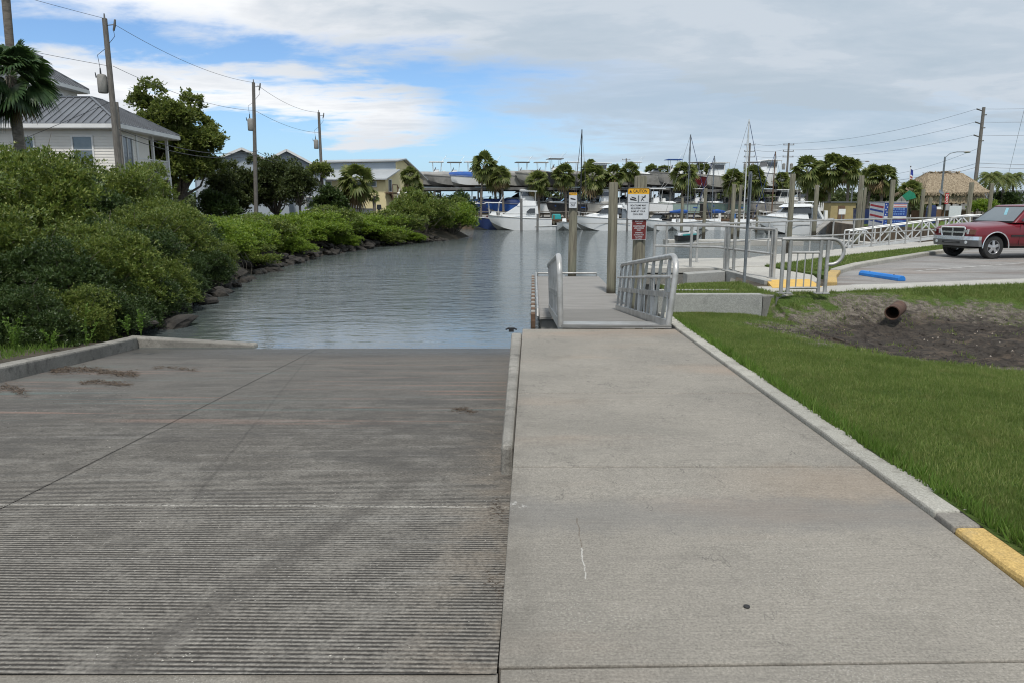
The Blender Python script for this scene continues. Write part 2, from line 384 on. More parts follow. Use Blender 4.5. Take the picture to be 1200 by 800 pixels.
h = t.m('SUBTRACT', t.m('MULTIPLY', fin, .25), gv)
P(t, b, normal=t.bump(t.m('ADD', h, t.m('MULTIPLY', mid, .3)), .7, .007))
# lawn soil under the blades and mud in the swale
def mat_lawn(name, mud):
    m, t, b, co = newmat(name)
    n = t.noise(co, .9, 6, .62); f = t.noise(co, 18., 6, .7); g = t.noise(co, 120., 3, .7)
    col = t.mix(t.step(n, .36, .64), (.09, .145, .03), (.135, .18, .045))
    col = t.mix(t.step(f, .45, .7), col, (.035, .068, .012))
    col = t.mix(t.m('MULTIPLY', t.step(f, .62, .75), .35), col, (.17, .155, .07))
    if mud:
        at_ = t.new('ShaderNodeAttribute', attribute_name='mud'); mk = at_.outputs['Fac']
        mk2 = t.m('ADD', mk, t.m('MULTIPLY', t.m('SUBTRACT', t.noise(co, 5., 6, .7), .5), .9))
        wet = t.step(mk2, .42, .62); dry = t.step(mk2, .20, .36)
        mudc = t.mix(t.step(t.noise(co, 8., 7, .75), .35, .6), (.036, .031, .027), (.085, .072, .06))
        mudc = t.mix(t.step(t.noise(t.mapp(co, (.6, 2.2, 1)), 4., 6, .7), .58, .72), mudc, (.12, .10, .085))
        mudc = t.mix(t.m('MULTIPLY', t.step(t.noise(t.mapp(co, (1, 2.4, 1), loc=(3, 6, 0)), 1.7, 7, .75, .4), .5, .64), .75), mudc, (.16, .125, .095))
        sand = t.mix(t.step(t.noise(co, 11., 6, .75), .38, .62), (.27, .235, .195), (.11, .095, .08))
        col = t.mix(dry, col, t.mix(wet, sand, mudc))
        P(t, b, rough=t.m('SUBTRACT', .95, t.m('MULTIPLY', wet, .1)))
        P(t, b, normal=t.bump(t.m('ADD', t.m('MULTIPLY', t.noise(co, 7., 6, .75), 1.6), t.m('ADD', f, t.m('MULTIPLY', g, .4))), 1., .045))
    else:
        P(t, b, rough=.95, normal=t.bump(t.m('ADD', f, g), 1., .03))
    P(t, b, col=col, spec=.15)
    return m
M['lawn'] = mat_lawn('lawn_soil', True); M['turf'] = mat_lawn('turf', False)
def mat_leaf(name, c1, c2, c3, rough=.5, tr=.3, spec=.35):
    m, t, b, co = newmat(name)
    geo = t.new('ShaderNodeNewGeometry'); r = geo.outputs['Random Per Island']
    col = t.ramp(r, [(0., c1), (.5, c2), (1., c3)])
    n = t.noise(co, .7 if 'grass' not in name else 1.6, 5, .65)
    col = t.mix(t.m('MULTIPLY', t.step(n, .4, .65), .4 if 'grass' not in name else .55), col, tuple(x*.72 for x in c1))
    if 'grass' in name: col = t.mix(t.m('MULTIPLY', t.step(t.noise(t.mapp(co, loc=(7, 3, 0)), 2.4, 5, .7), .54, .7), .5), col, (.21, .19, .075))
    P(t, b, col=col, rough=rough, spec=spec)
    tl = t.new('ShaderNodeBsdfTranslucent'); t.l.new(t.mix(.5, col, (c3[0]*1.3, c3[1]*1.5, c3[2]), 'MIX'), tl.inputs[0])
    mx = t.new('ShaderNodeMixShader'); mx.inputs[0].default_value = tr
    out = t.n['Material Output']; t.l.new(b.outputs[0], mx.inputs[1]); t.l.new(tl.outputs[0], mx.inputs[2]); t.l.new(mx.outputs[0], out.inputs[0])
    return m
M['grass'] = mat_leaf('grass_blade', (.08, .14, .026), (.145, .21, .045), (.29, .30, .12), .55, .35, .25)
M['weed'] = mat_leaf('weed_leaf', (.07, .14, .02), (.11, .19, .03), (.16, .23, .05), .6, .3, .2)
M['mang'] = mat_leaf('mangrove_leaf', (.05, .09, .016), (.12, .175, .03), (.27, .29, .08), .42, .28)
M['mang_y'] = mat_leaf('mangrove_leaf_bright', (.085, .15, .018), (.155, .235, .028), (.26, .32, .05), .45, .34)
M['mang_d'] = mat_leaf('mangrove_leaf_dark', (.026, .052, .014), (.045, .08, .02), (.085, .115, .035), .45, .22)
M['oak'] = mat_leaf('oak_leaf', (.035, .055, .016), (.062, .086, .026), (.115, .13, .048), .55, .24)
M['ficus'] = mat_leaf('broad_leaf', (.075, .11, .022), (.125, .165, .038), (.22, .235, .07), .45, .34)
M['palm'] = mat_leaf('palm_frond', (.075, .105, .026), (.125, .16, .04), (.23, .235, .08), .5, .34)
M['palm_near'] = mat_leaf('fan_palm_frond', (.03, .062, .022), (.045, .088, .03), (.08, .125, .045), .42, .25)
M['palm_dead'] = mat_leaf('dead_frond', (.17, .12, .06), (.22, .16, .085), (.28, .21, .12), .8, .15)
M['bark'] = gen('bark', (.17, .15, .125), (.09, .08, .07), 6, .9, bump=.02, bscale=25)
M['twig'] = gen('twig_bark', (.13, .115, .095), (.07, .06, .05), 8, .9)
M['ptrunk'] = gen('palm_trunk', (.21, .185, .155), (.12, .105, .09), 5, .9, bump=.03, bscale=14, stretch=(1, 1, 3))
m, t, b, co = newmat('weathered_pile_wood'); M['pile'] = m
v = t.mapp(co, (9, 9, .55)); n = t.noise(v, 1.6, 7, .7, .5); n2 = t.noise(t.mapp(co, (1, 1, .4)), 2.2, 5)
col = t.mix(t.step(n, .35, .65), (.235, .22, .165), (.115, .105, .082)); col = t.mix(t.m('MULTIPLY', t.step(n2, .45, .65), .4), col, (.145, .16, .115))
col = t.mix(t.step(t.noise(t.mapp(co, (14, 14, .4)), 1.2, 4), .66, .72), col, (.05, .045, .038))
gz = t.new('ShaderNodeNewGeometry'); sg = t.new('ShaderNodeSeparateXYZ'); t.l.new(gz.outputs['Position'], sg.inputs[0])
wetp = t.step(t.m('ADD', sg.outputs[2], t.m('MULTIPLY', n2, .3)), -.42, -.62)
col = t.mix(t.m('MULTIPLY', wetp, .85), col, (.035, .03, .024))
P(t, b, col=col, rough=.9, spec=.2, normal=t.bump(n, .8, .012))
M['upole'] = gen('utility_pole_wood', (.20, .185, .165), (.12, .11, .10), 5, .9, stretch=(6, 6, .5), bump=.01)
m, t, b, co = newmat('mill_aluminium'); M['alu'] = m
n = t.noise(co, 3., 6, .65); col = t.mix(t.step(n, .35, .65), (.50, .495, .48), (.34, .335, .32)); n2 = t.noise(co, 30., 4)
col = t.mix(t.m('MULTIPLY', t.step(n2, .55, .75), .35), col, (.28, .27, .25))
P(t, b, col=col, metal=.45, rough=.42, spec=.5)
M['alu_w'] = gen('bright_aluminium', (.78, .78, .76), (.66, .66, .64), 3, .38, metal=.3, dirt=(.42, .41, .38, .4))
M['galv'] = gen('galvanised_steel', (.22, .24, .26), (.15, .165, .18), 5, .5, metal=.5)
M['decking'] = gen('gangway_deck', (.24, .23, .212), (.18, .172, .16), 3, .75, bump=.01, bscale=60, stretch=(.4, 3, 1))
M['dock'] = gen('dock_deck', (.28, .268, .25), (.22, .21, .197), 2, .8, stretch=(.5, 5, 1), bump=.01, bscale=40)
M['rubber'] = gen('black_rubber', (.022, .022, .023), (.035, .035, .035), 6, .75)
M['white'] = gen('white_gelcoat', (.78, .79, .79), (.72, .73, .73), .8, .22, spec=.5, coat=.3)
M['whitep'] = gen('white_paint', (.76, .76, .74), (.68, .68, .66), 1.5, .6)
M['black'] = gen('black_gloss', (.02, .021, .024), (.03, .03, .032), 3, .3)
M['navy'] = gen('navy_gelcoat', (.018, .03, .10), (.02, .04, .13), 1, .2, coat=.4)
M['blue'] = gen('blue_canvas', (.02, .09, .34), (.018, .07, .26), 3, .7)
M['bluep'] = gen('bright_blue_paint', (.02, .20, .60), (.018, .17, .52), 4, .5, dirt=(.05, .10, .2, .4))
M['cgrey'] = gen('grey_cover', (.30, .29, .27), (.20, .195, .18), 1.5, .8)
M['beige'] = gen('beige_hull', (.40, .385, .35), (.34, .33, .30), 1.2, .4)
M['green'] = gen('seafoam_hull', (.30, .39, .35), (.25, .33, .30), 1.2, .35)
M['dgreen'] = gen('grey_green_hull', (.13, .18, .16), (.10, .15, .13), 1.2, .35)
M['redh'] = gen('dark_red_hull', (.13, .02, .025), (.10, .016, .02), 1.2, .3)
M['glass'] = gen('tinted_glass', (.02, .025, .03), (.03, .035, .04), 1, .06, spec=.8, coat=.5, rvar=.02)
M['hglass'] = gen('house_window_glass', (.10, .12, .14), (.16, .18, .20), .6, .1, spec=.7, coat=.3, rvar=.03)
M['yard'] = gen('marina_yard', (.30, .28, .25), (.20, .19, .165), .15, .95)
M['soil'] = gen('bank_soil', (.085, .07, .05), (.045, .038, .028), 1.2, .95, bump=.05, bscale=9, dirt=(.17, .15, .12, .4))
M['rock'] = gen('riprap_rock', (.045, .040, .034), (.02, .018, .016), 2.2, .9, bump=.05, bscale=5, dirt=(.13, .115, .095, .35))
M['weedbrown'] = gen('dry_seaweed', (.055, .04, .03), (.11, .08, .055), 20, .95)
M['rust'] = gen('rusty_iron', (.10, .05, .032), (.06, .034, .026), 8, .85, bump=.01, bscale=30, dirt=(.15, .10, .07, .5))
M['siding'] = gen('cream_siding', (.76, .73, .68), (.70, .67, .62), .5, .75)
M['trim'] = gen('white_trim', (.74, .74, .73), (.68, .68, .67), 2, .6)
M['roofm'] = gen('standing_seam_roof', (.175, .185, .20), (.145, .152, .165), .6, .45, metal=.3)
M['roofl'] = gen('pale_metal_roof', (.44, .46, .47), (.38, .40, .41), .6, .5, metal=.2)
M['bsiding'] = gen('blue_grey_siding', (.40, .45, .50), (.36, .41, .46), .5, .75)
M['yellow_wall'] = gen('yellow_stucco', (.78, .68, .40), (.72, .62, .36), .4, .85)
M['brownw'] = gen('brown_timber', (.16, .095, .06), (.11, .07, .045), 4, .85)
M['plyw'] = gen('tan_plywood', (.36, .29, .14), (.30, .24, .12), 1.5, .85)
M['steel'] = gen('dark_steel', (.10, .10, .10), (.15, .148, .14), 2, .6)
M['canopy'] = gen('grey_canopy', (.30, .295, .28), (.24, .235, .225), .6, .8)
# thatch
m, t, b, co = newmat('palm_thatch'); M['thatch'] = m
n = t.noise(t.mapp(co, (5, 5, 1.2)), 1.6, 7, .75, .4); n2 = t.noise(co, 3.5, 5, .7)
col = t.mix(t.step(n, .33, .67), (.46, .38, .27), (.13, .095, .065)); col = t.mix(t.m('MULTIPLY', t.step(n2, .5, .7), .6), col, (.30, .24, .17))
P(t, b, col=col, rough=.95, spec=.1, normal=t.bump(n, 1., .12))
# water
m, t, b, co = newmat('canal_water'); M['water'] = m
v = t.mapp(co, (.6, 1.35, 1), rot=(0, 0, .12))
w1 = t.noise(v, 1.15, 3, .55, .6); w2 = t.noise(v, 4.6, 4, .6, .4); w3 = t.noise(v, .25, 3, .5)
s_ = t.new('ShaderNodeSeparateXYZ'); t.l.new(co, s_.inputs[0])
calm = t.m('MULTIPLY', t.step(s_.outputs[1], 14.5, 26., .12, 1.), t.step(t.m('ADD', s_.outputs[0], t.m('MULTIPLY', w3, 4.)), -9.5, -4.5, .5, 1.))
hh = t.m('ADD', t.m('MULTIPLY', w1, 1.), t.m('MULTIPLY', w2, .38))
bn = t.new('ShaderNodeBump'); bn.inputs['Distance'].default_value = .13; t.set(bn.inputs['Strength'], calm); t.set(bn.inputs['Height'], hh)
P(t, b, col=t.mix(t.step(w3, .4, .6), (.075, .09, .09), (.09, .105, .102)), rough=.03, spec=.5, normal=bn.outputs[0])
b.inputs['IOR'].default_value = 1.45
# ------------------------------------------------------------------ heights of the place
WL = -1.3                                     # water level
def z_walk(Y): return 0. if Y < 3.5 else -.14*min(1., (Y-3.5)/6.6)
RS = .105
def z_ramp(Y): return -RS*(Y-2.22)
wl = lambda Y: -.048+(Y-2.2)*(.15+.048)/7.9     # left edge of the walkway
wr = lambda Y: 2.135+(max(Y, 2.5)-3.0)*.0235    # right edge
KW = .165
MUDC = (7.1, 9.7)
def mudmask(x, y):
    n = noise.noise(Vector((x*.8, y*.8, 3.))) * .45 + noise.noise(Vector((x*2.3, y*2.3, 7.)))*.2
    dx = (x-MUDC[0]); dx = dx/3.5 if dx < 0 else dx/9.
    dy = (y-MUDC[1]); dy = dy/((2.0+.12*max(0, min(3, x-6))) if dy < 0 else 3.3)
    # the near edge swings towards the camera on the right
    r = math.sqrt(dx*dx+dy*dy)
    return max(0., min(1., (1.18-r+n*.35)/.62))
def sm(x, a, b):
    t_ = max(0., min(1., (x-a)/(b-a))); return t_*t_*(3-2*t_)
def z_lawn(x, y):
    base = z_walk(y)+.035
    if y > 9.: base = base*(1-sm(y, 9., 12.))+(-.17)*sm(y, 9., 12.)
    swale = -.20*sm(x, 3.2, 6.0)*sm(y, 4.5, 9.0)
    z = base+swale
    mk = mudmask(x, y)
    z -= .10*mk
    if x < 4.45:
        if y > 12.05: z = .055
    up = sm(y, 11.7+.12*max(0, x-5), 13.05+.30*max(0., x-5.6))
    if x >= 4.45: z = z*(1-up)+.0*up
    z += .012*noise.noise(Vector((x*1.7, y*1.7, 0)))
    if mk > .25: z += mk*.075*noise.noise(Vector((x*3.6, y*5.5, 1)))+mk*.045*noise.noise(Vector((x*13, y*13, 1)))
    return z
def far_lawn(x): return 13.3+(max(x, 5.6)-5.6)*.326
# ------------------------------------------------------------------ ground, water, land
g = MB(); g.add([(-3000, -400, -3.2), (3000, -400, -3.2), (3000, 3500, -3.2), (-3000, 3500, -3.2)], [(0, 1, 2, 3)])
tag(g.build('ground', M['soil']), kind='structure')
wq = MB(); wq.add([(-40, 8., WL), (75, 8., WL), (120, 110, WL), (-40, 110, WL)], [(0, 1, 2, 3)])
tag(wq.build('water', M['water']), kind='structure')
# boat ramp
RL = [(-6.2, -4.), (-6.25, 2.2), (-6.9, 9.7), (-7.75, 14.75), (-7.75, 21.)]
def rleft(y):
    for (x0, y0), (x1, y1) in zip(RL, RL[1:]):
        if y <= y1: return x0+(x1-x0)*(y-y0)/(y1-y0)
    return RL[-1][0]
rg = MB(); ys = [2.20+.5*i for i in range(37)]
JX = lambda y: -2.83-(y-2.2)*.0935            # the long joint
for side in (0, 1):
    vs = []; fs = []
    for y in ys:
        a, c = (rleft(y), JX(y)-.007) if side == 0 else (JX(y)+.007, wl(y)-.004 if y < 10.1 else wl(10.1))
        for k in range(9): vs.append((a+(c-a)*k/8, y, z_ramp(y)+(0.004 if side else 0)))
    for i in range(len(ys)-1):
        for k in range(8): fs.append((i*9+k, i*9+k+1, (i+1)*9+k+1, (i+1)*9+k))
    rg.add(vs, fs)
tag(rg.build('boat_ramp', M['ramp']), kind='structure')
jb = MB(); jb.add([(JX(2.22)-.03, 2.22, -.012), (JX(2.22)+.03, 2.22, -.012), (JX(20)+.03, 20, z_ramp(20)-.012), (JX(20)-.03, 20, z_ramp(20)-.012)], [(0, 1, 2, 3)])
tag(jb.build('ramp_joint', M['void']), kind='structure')
# apron in front of ramp and walk
ap = MB(); ap.prism([(-14, -6), (wl(2.22)+.0, -6), (wl(2.22), 2.2195), (-14, 2.2195)], -.5, -.001)
ap.v = ap.v
ap.prism([(wl(2.22)+.008, -6), (8, -6), (8, 1.2), (2.9, 2.30), (wl(2.22)+.008, 2.235)], -.5, .0)
tag(ap.build('apron', M['walk'], bevel=.006), kind='structure')
# walkway slabs with real joints
YJ = [2.245, 4.25, 6.2, 10.12]
for i, (y0, y1) in enumerate(zip(YJ, YJ[1:])):
    mb = MB(); n = 8; vs = []
    sl = .02 if i == 0 else 0
    for zz in (0, 1):
        for k in range(n+1):
            for s_, fx in ((0, wl), (1, wr)):
                y = y0+.007+(y1-y0-.014)*k/n+(sl*(1-k/n)*s_*2.)
                vs.append((fx(y), y, z_walk(y) if zz else -1.9))
    f = []; o_ = 2*(n+1)
    for k in range(n):
        f += [(o_+2*k, o_+2*k+1, o_+2*k+3, o_+2*k+2), (2*k, 2*k+2, 2*k+3, 2*k+1), (2*k, 2*k+2+0, o_+2*k+2, o_+2*k), (2*k+1, o_+2*k+1, o_+2*k+3, 2*k+3)]
    f += [(0, 1, o_+1, o_), (2*n, o_+2*n, o_+2*n+1, 2*n+1)]
    mb.add(vs, f); tag(mb.build('walkway', M['walk'], bevel=.007), kind='structure')
# kerb along the right of the walk: pale concrete, then yellow paint near the camera
def strip(pts_in, pts_out, z0, z1f, name, mat, bevel=.015, label=None):
    mb = MB(); n = len(pts_in); vs = []
    for (xi, yi), (xo, yo) in zip(pts_in, pts_out):
        z = z1f(yi) if callable(z1f) else z1f
        vs += [(xi, yi, z0), (xi, yi, z), (xo, yo, z), (xo, yo, z0)]
    fs = []
    for i in range(n-1):
        a, b_ = 4*i, 4*i+4
        fs += [(a, a+1, b_+1, b_), (a+1, a+2, b_+2, b_+1), (a+2, a+3, b_+3, b_+2), (a+3, a, b_, b_+3)]
    fs += [(3, 2, 1, 0), (4*n-4, 4*n-3, 4*n-2, 4*n-1)]
    mb.add(vs, fs); return tag(mb.build(name, mat, bevel=bevel), kind='structure')
ysn = [3.47+.35*i for i in range(24)]
def wig(y, k): return .012*noise.noise(Vector((y*2.1, k, 0)))+.006*noise.noise(Vector((y*9., k, 0)))
strip([(wr(y)+.006+wig(y, 1)*.4, y) for y in ysn], [(wr(y)+KW+wig(y, 5)+(.0 if y > 4 else .03), y) for y in ysn], -.9, lambda y: z_walk(y)+.035+wig(y, 9)*.4, 'kerb', M['kerb_c'])
yy_ = [-3., 1., 1.8, 2.4, 2.9, 3.3]
strip([(wr(y)+.004, y) for y in yy_], [(wr(y)+.16, y) for y in yy_], -.5, lambda y: .06 if y < 2.8 else .03, 'kerb', M['kerb_y'], .02)
strip([(wr(3.30)+.004, 3.305), (wr(3.47)+.004, 3.465)], [(wr(3.3)+.2, 3.305), (wr(3.47)+.19, 3.465)], -.5, .03, 'kerb', M['walk'], .01)
# small kerb between walk and ramp
ys2 = [4.75, 6, 7, 8, 9, 9.9]
strip([(wl(y)-.09-.012*(y-4.75), y) for y in ys2], [(wl(y)-.006, y) for y in ys2], -1.9, lambda y: z_walk(y)-.02, 'kerb', M['kerb_old'], .03)
# left kerb of the ramp, its far leg runs down into the water
lk = [(-6.25, 1.), (-6.4, 4.), (-6.9, 9.7), (-7.35, 12.5), (-7.72, 14.72)]
strip([(x, y) for x, y in lk], [(x-.26, y+.02) for x, y in lk], -1.7, lambda y: z_ramp(y)+.215 if y < 14 else z_ramp(y)+.23, 'kerb', M['kerb_old'], .03)
mb = MB(); mb.add([(-7.98, 14.74, -1.7), (-5.2, 14.74, -1.7), (-5.2, 15., -1.7), (-7.98, 15., -1.7), (-7.98, 14.74, -1.085), (-5.35, 14.74, -1.24), (-5.35, 15., -1.24), (-7.98, 15., -1.085)],
                  [(3, 2, 1, 0), (4, 5, 6, 7), (0, 1, 5, 4), (1, 2, 6, 5), (2, 3, 7, 6), (3, 0, 4, 7)])
tag(mb.build('kerb', M['kerb_old'], bevel=.03), kind='structure')
# lawn grid
def lawn_grid():
    xs = list(np.arange(0, 3.2, .08))+list(np.arange(3.2, 9.0, .13))+list(np.arange(9.0, 24, .5))
    V = []; mk = []; ny = 150
    for j in range(ny+1):
        for x0 in xs:
            v_ = j/ny; yf = far_lawn(x0+2.3) if x0+2.3 > 4.45 else 14.2
            y = -4+(yf+4)*(v_**.55 if v_ > 0 else 0)
            x = x0+(wr(min(y, 11.6))+KW-.03)
            if y > 12.3: x = x0+3.0-.2+(y-12.2)*.3 if x0 < .4 else max(x, 2.9+(y-12.2)*.3)
            V.append((x, y, z_lawn(x, y))); mk.append(mudmask(x, y))
    nx = len(xs); F = [(j*nx+i, j*nx+i+1, (j+1)*nx+i+1, (j+1)*nx+i) for j in range(ny) for i in range(nx-1)]
    o = np_mesh('lawn', V, F, M['lawn'], smooth=True)
    a = o.data.attributes.new('mud', 'FLOAT', 'POINT'); a.data.foreach_set('value', np.array(mk, dtype=np.float32))
    return tag(o, kind='structure')
lawn_grid()
# land behind (right side) with the promenade, parking lot and strip of turf
R0, R1 = G(907, 300), G(1100, 283.5); F0, F1, F2 = G(896, 313), G(1010, 299), G(1100, 289)
RSL = (R1[1]-R0[1])/(R1[0]-R0[0]); FSL = (F2[1]-F1[1])/(F2[0]-F1[0])
p_rear = lambda x: R0[1]+(x-R0[0])*RSL
def pfx(x): return F0[1]+(x-F0[0])*(F1[1]-F0[1])/(F1[0]-F0[0]) if x < F1[0] else F1[1]+(x-F1[0])*FSL
land = MB(); land.prism([(2.75, 12.25), (4.3, 12.3), (4.5, 12.75), (5.6, 13.15), (60, 30.9), (60, p_rear(60)), R0, (6.9, 21.4), (5.7, 18.4), (4.6, 14.95), (3.3, 14.75)], -3.1, -.05)
tag(land.build('land', M['soil']), kind='structure')
sw = MB()
for a, c in zip([(2.75, 12.25), (3.3, 14.75), (4.6, 14.95), (5.7, 18.4), (6.9, 21.4), R0], [(3.3, 14.75), (4.6, 14.95), (5.7, 18.4), (6.9, 21.4), R0, (60, p_rear(60))]):
    sw.bar((a[0], a[1], -1.6), (c[0], c[1], -1.6), .24, 3.0)
tag(sw.build('seawall', M['seawall']), 'weathered concrete seawall under the promenade edge, running to the right', 'seawall')
def gp(px, py, z=0.): return G(px, py, z)
# sidewalk strip in front of the parking lot
sk = MB(); sk.prism([(4.35, 12.55), (5.6, 13.28), (26, 19.93), (25.7, 20.9), (11.2, 15.95), (6.15, 14.4), (5.2, 14.35), (4.5, 14.3)], -.3, .004)
sk.prism([gp(905, 331), gp(962, 330.5), gp(941, 313), gp(905, 310.5), gp(850, 313.5)][::1], -.3, .008)
tag(sk.build('sidewalk', M['prom'], bevel=.006), kind='structure')
ye = MB(); ye.prism([gp(905, 338), gp(963, 337), gp(948, 328), gp(898, 329)], -.1, .016)
tag(ye.build('tactile_paving', M['yel'], bevel=.004), kind='structure')
def offs(ps, d):
    out = []
    for i, p in enumerate(ps):
        a, c = Vector(ps[max(i-1, 0)]), Vector(ps[min(i+1, len(ps)-1)]); n_ = (c-a).normalized(); out.append((p[0]-n_.y*d, p[1]+n_.x*d))
    return out
# parking lot
KP = [gp(981, 334.5), gp(980, 326), gp(985, 320.5), gp(992, 318), gp(1010, 313), gp(1050, 306), gp(1100, 297.5)]
ks = (KP[-1][1]-KP[-2][1])/(KP[-1][0]-KP[-2][0]); ks = FSL
KP += [(60, KP[-1][1]+(60-KP[-1][0])*ks)]
pk = offs(KP, -.004)+[(60, 31.6), (26, 20.9), gp(1200, 327.5), gp(1080, 331)]
lot = MB(); lot.prism(pk, -.3, -.012); tag(lot.build('parking_lot', M['lot']), kind='structure')
pl = MB(); e0, e1 = gp(1000, 334.0), gp(1200, 330.0); dv_ = (Vector(e1)-Vector(e0)).normalized(); nv = Vector((-dv_.y, dv_.x))*.10; e1 = Vector(e0)+dv_*14
pl.add([(e0[0], e0[1], -.007), (e1.x, e1.y, -.007), (e1.x+nv.x, e1.y+nv.y, -.007), (e0[0]+nv.x, e0[1]+nv.y, -.007)], [(0, 1, 2, 3)])
q0 = gp(1040, 314); 
for k_ in range(3):
    a_ = Vector(gp(1075, 317.5))+dv_*k_*2.7; d2 = Vector((.86, .5)).normalized(); n2_ = Vector((-d2.y, d2.x))*.1
    pl.add([(a_.x, a_.y, -.007), (a_.x+d2.x*9, a_.y+d2.y*9, -.007), (a_.x+d2.x*9+n2_.x, a_.y+d2.y*9+n2_.y, -.007), (a_.x+n2_.x, a_.y+n2_.y, -.007)], [(0, 1, 2, 3)]) if k_ == 0 else None
M['pline'] = gen('worn_line_paint', (.50, .49, .46), (.30, .29, .27), 7, .8, lo=.4, hi=.55)
tag(pl.build('parking_line', M['pline']), kind='structure')
# kerb round the turf island
ki = KP; ko = offs(ki, .24)
strip(ki[2:], ko[2:], -.25, .10, 'kerb', M['kerb_c'], .03)
strip(ki[:3], ko[:3], -.25, .07, 'kerb', M['kerb_y'], .02)
# turf island and promenade
ti = MB(); inner = offs(ki[1:], .245)
poly = inner+[(60, pfx(60)), (30, pfx(30)), (F1[0], F1[1]), F0, gp(925, 318)]
ti.prism(poly, -.3, .05); tag(ti.build('turf_strip', M['turf']), kind='structure')
pr = MB(); pr.prism([(4.0, 18.9), F0, F1, (60, pfx(60)), (60, p_rear(60)+.15), (R0[0], R0[1]+.15), (6.0, 20.9), (4.3, 19.6)], -.22, .03)
tag(pr.build('promenade', M['prom'], bevel=.01), kind='structure')
# ------------------------------------------------------------------ retaining wall, blocks, fixed pier
w = MB(); w.box(((2.42+4.15)/2, 12.02, -.35), (4.15-2.42, .16, .97))
tag(w.build('retaining_wall', M['wallc'], bevel=.01), 'low smooth grey concrete retaining wall across the end of the lawn', 'wall')
w = MB(); w.prism([(4.16, 11.94), (4.36, 12.1), (4.72, 12.75), (4.5, 12.85), (4.16, 12.3)], -.6, [.10, .09, .05, .05, .10])
tag(w.build('wall_end_block', M['seawall'], bevel=.01), 'stained concrete end block at the right end of the low grey retaining wall', 'wall block')
w = MB(); w.box((3.3, 13.1, .04), (1.3, .10, .09)); w.box((3.4, 14.72, -.5), (.7, .1, 1.0))
tag(w.build('concrete_sill', M['wallc'], bevel=.01), 'pale concrete sill behind the patch of turf above the retaining wall', 'sill')
tp = MB(); tp.prism([(2.6, 12.2), (4.5, 12.3), (4.6, 13.3), (4.5, 14.8), (3.5, 14.6), (2.9, 13.3)], -.3, .05)
tag(tp.build('turf_strip', M['turf']), kind='structure')
x0, y0 = gp(802, 319); x1, y1 = gp(846, 318)
w = MB(); w.prism([(x0-.0, y0-.3), (x1, y1-.3), (x1, y1+.15), (x0, y0+.15)], -1.6, [-.02, .02, .02, -.02])
w.prism([(x0-.5, y0-.2), (x0-.002, y0-.25), (x0-.002, y0+.1), (x0-.5, y0+.1)], -1.6, -.30)
tag(w.build('abutment', M['wallc'], bevel=.015), 'square grey concrete abutment block under the corner of the fixed pier', 'abutment')
a = gp(848, 317.5); c = gp(900, 331)
w = MB(); w.bar((a[0], a[1], -.45), (c[0], c[1], -.45), .16, .98)
tag(w.build('ramp_side_wall', M['wallc'], bevel=.01), 'concrete side wall sloping along the footpath down from the pier', 'side wall')
pier = thing('fixed_pier', 'small fixed concrete pier deck with a dark beam edge beside the gangway', 'pier', (0, 0, 0))
pa, pb, pc, pd = gp(757, 315.5), gp(848, 316), gp(880, 307), gp(770, 309)
m1 = MB(); m1.prism([(pa[0]-.15, pa[1]), (pb[0], pb[1]), (7.3, 20.6), (6.6, 22.1), (pd[0]-.3, pd[1]+1.2)], -.10, .035); m1.build('deck', M['prom'], pier, bevel=.01)
m1 = MB(); m1.bar((pa[0]-.10, pa[1]+.07, -.26), (pb[0]-.1, pb[1]+.07, -.26), .14, .26)
m1.bar((pa[0]-.05, pa[1]+.1, -.26), (pd[0]-.2, pd[1]+1.1, -.26), .14, .26); m1.build('beam', M['seawall'], pier)
for x, y in ((pa[0]+.2, pa[1]+.3), (pd[0]+.2, pd[1]+.9), (6.2, 21.6)):
    m1 = MB(); m1.tube([(x, y, -3), (x, y, -.12)], .15, 12); m1.build('pile', M['seawall'], pier)
# ------------------------------------------------------------------ railings
def railing(name, label, pts, zs, h, posts, bars=(1.0, .5), r=.03, pr=.032, mat=None, endcurve=False):
    """pts: plan points of the rail line; posts: parameters (0..1 along the length) of the posts"""
    mat = mat or M['alu']
    t_ = thing(name, label, 'railing', (pts[0][0], pts[0][1], zs[0]))
    off = Vector((pts[0][0], pts[0][1], zs[0]))
    P3 = [Vector((p[0], p[1], z))-off for p, z in zip(pts, zs)]
    seg = [(P3[i+1]-P3[i]).length for i in range(len(P3)-1)]; L = sum(seg)
    def at(s):
        d = s*L
        for i, l in enumerate(seg):
            if d <= l+1e-6: return P3[i].lerp(P3[i+1], d/l)
            d -= l
        return P3[-1]
    for b_ in bars:
        m_ = MB(); m_.tube([p+Vector((0, 0, h*b_)) for p in P3], r if b_ == bars[0] else r*.85, 10)
        m_.build('top_rail' if b_ == bars[0] else 'mid_rail', mat, t_, smooth=True)
    for s_ in posts:
        p = at(s_); m_ = MB(); m_.tube([p, p+Vector((0, 0, h*bars[0]-.01))], pr, 10); m_.box((p.x, p.y, p.z+.008), (.13, .13, .016))
        m_.build('post', mat, t_, smooth=True)
    return t_
# A: around the fixed pier corner
A0, A1, A2 = gp(766, 313.5), gp(839, 316.5), gp(906, 327)
railing('railing', 'two-bar aluminium railing turning the corner of the fixed pier towards the yellow paving', [A0, A1, A2], [.035, .035, .01], 1.06,
        [.0, .24, .50, .535, .60, .975, 1.0], r=.034, pr=.036)
xe = 34.
railing('railing', 'long two-bar aluminium railing along the water side of the promenade', [(4.15, 19.65), (6.1, 20.95), (R0[0], R0[1]), (xe, p_rear(xe))], [.03]*4, 1.06,
        [0, .03, .075, .1, .135, .165]+[.165+.042*i for i in range(1, 20)]+[1.], r=.03, pr=.03)
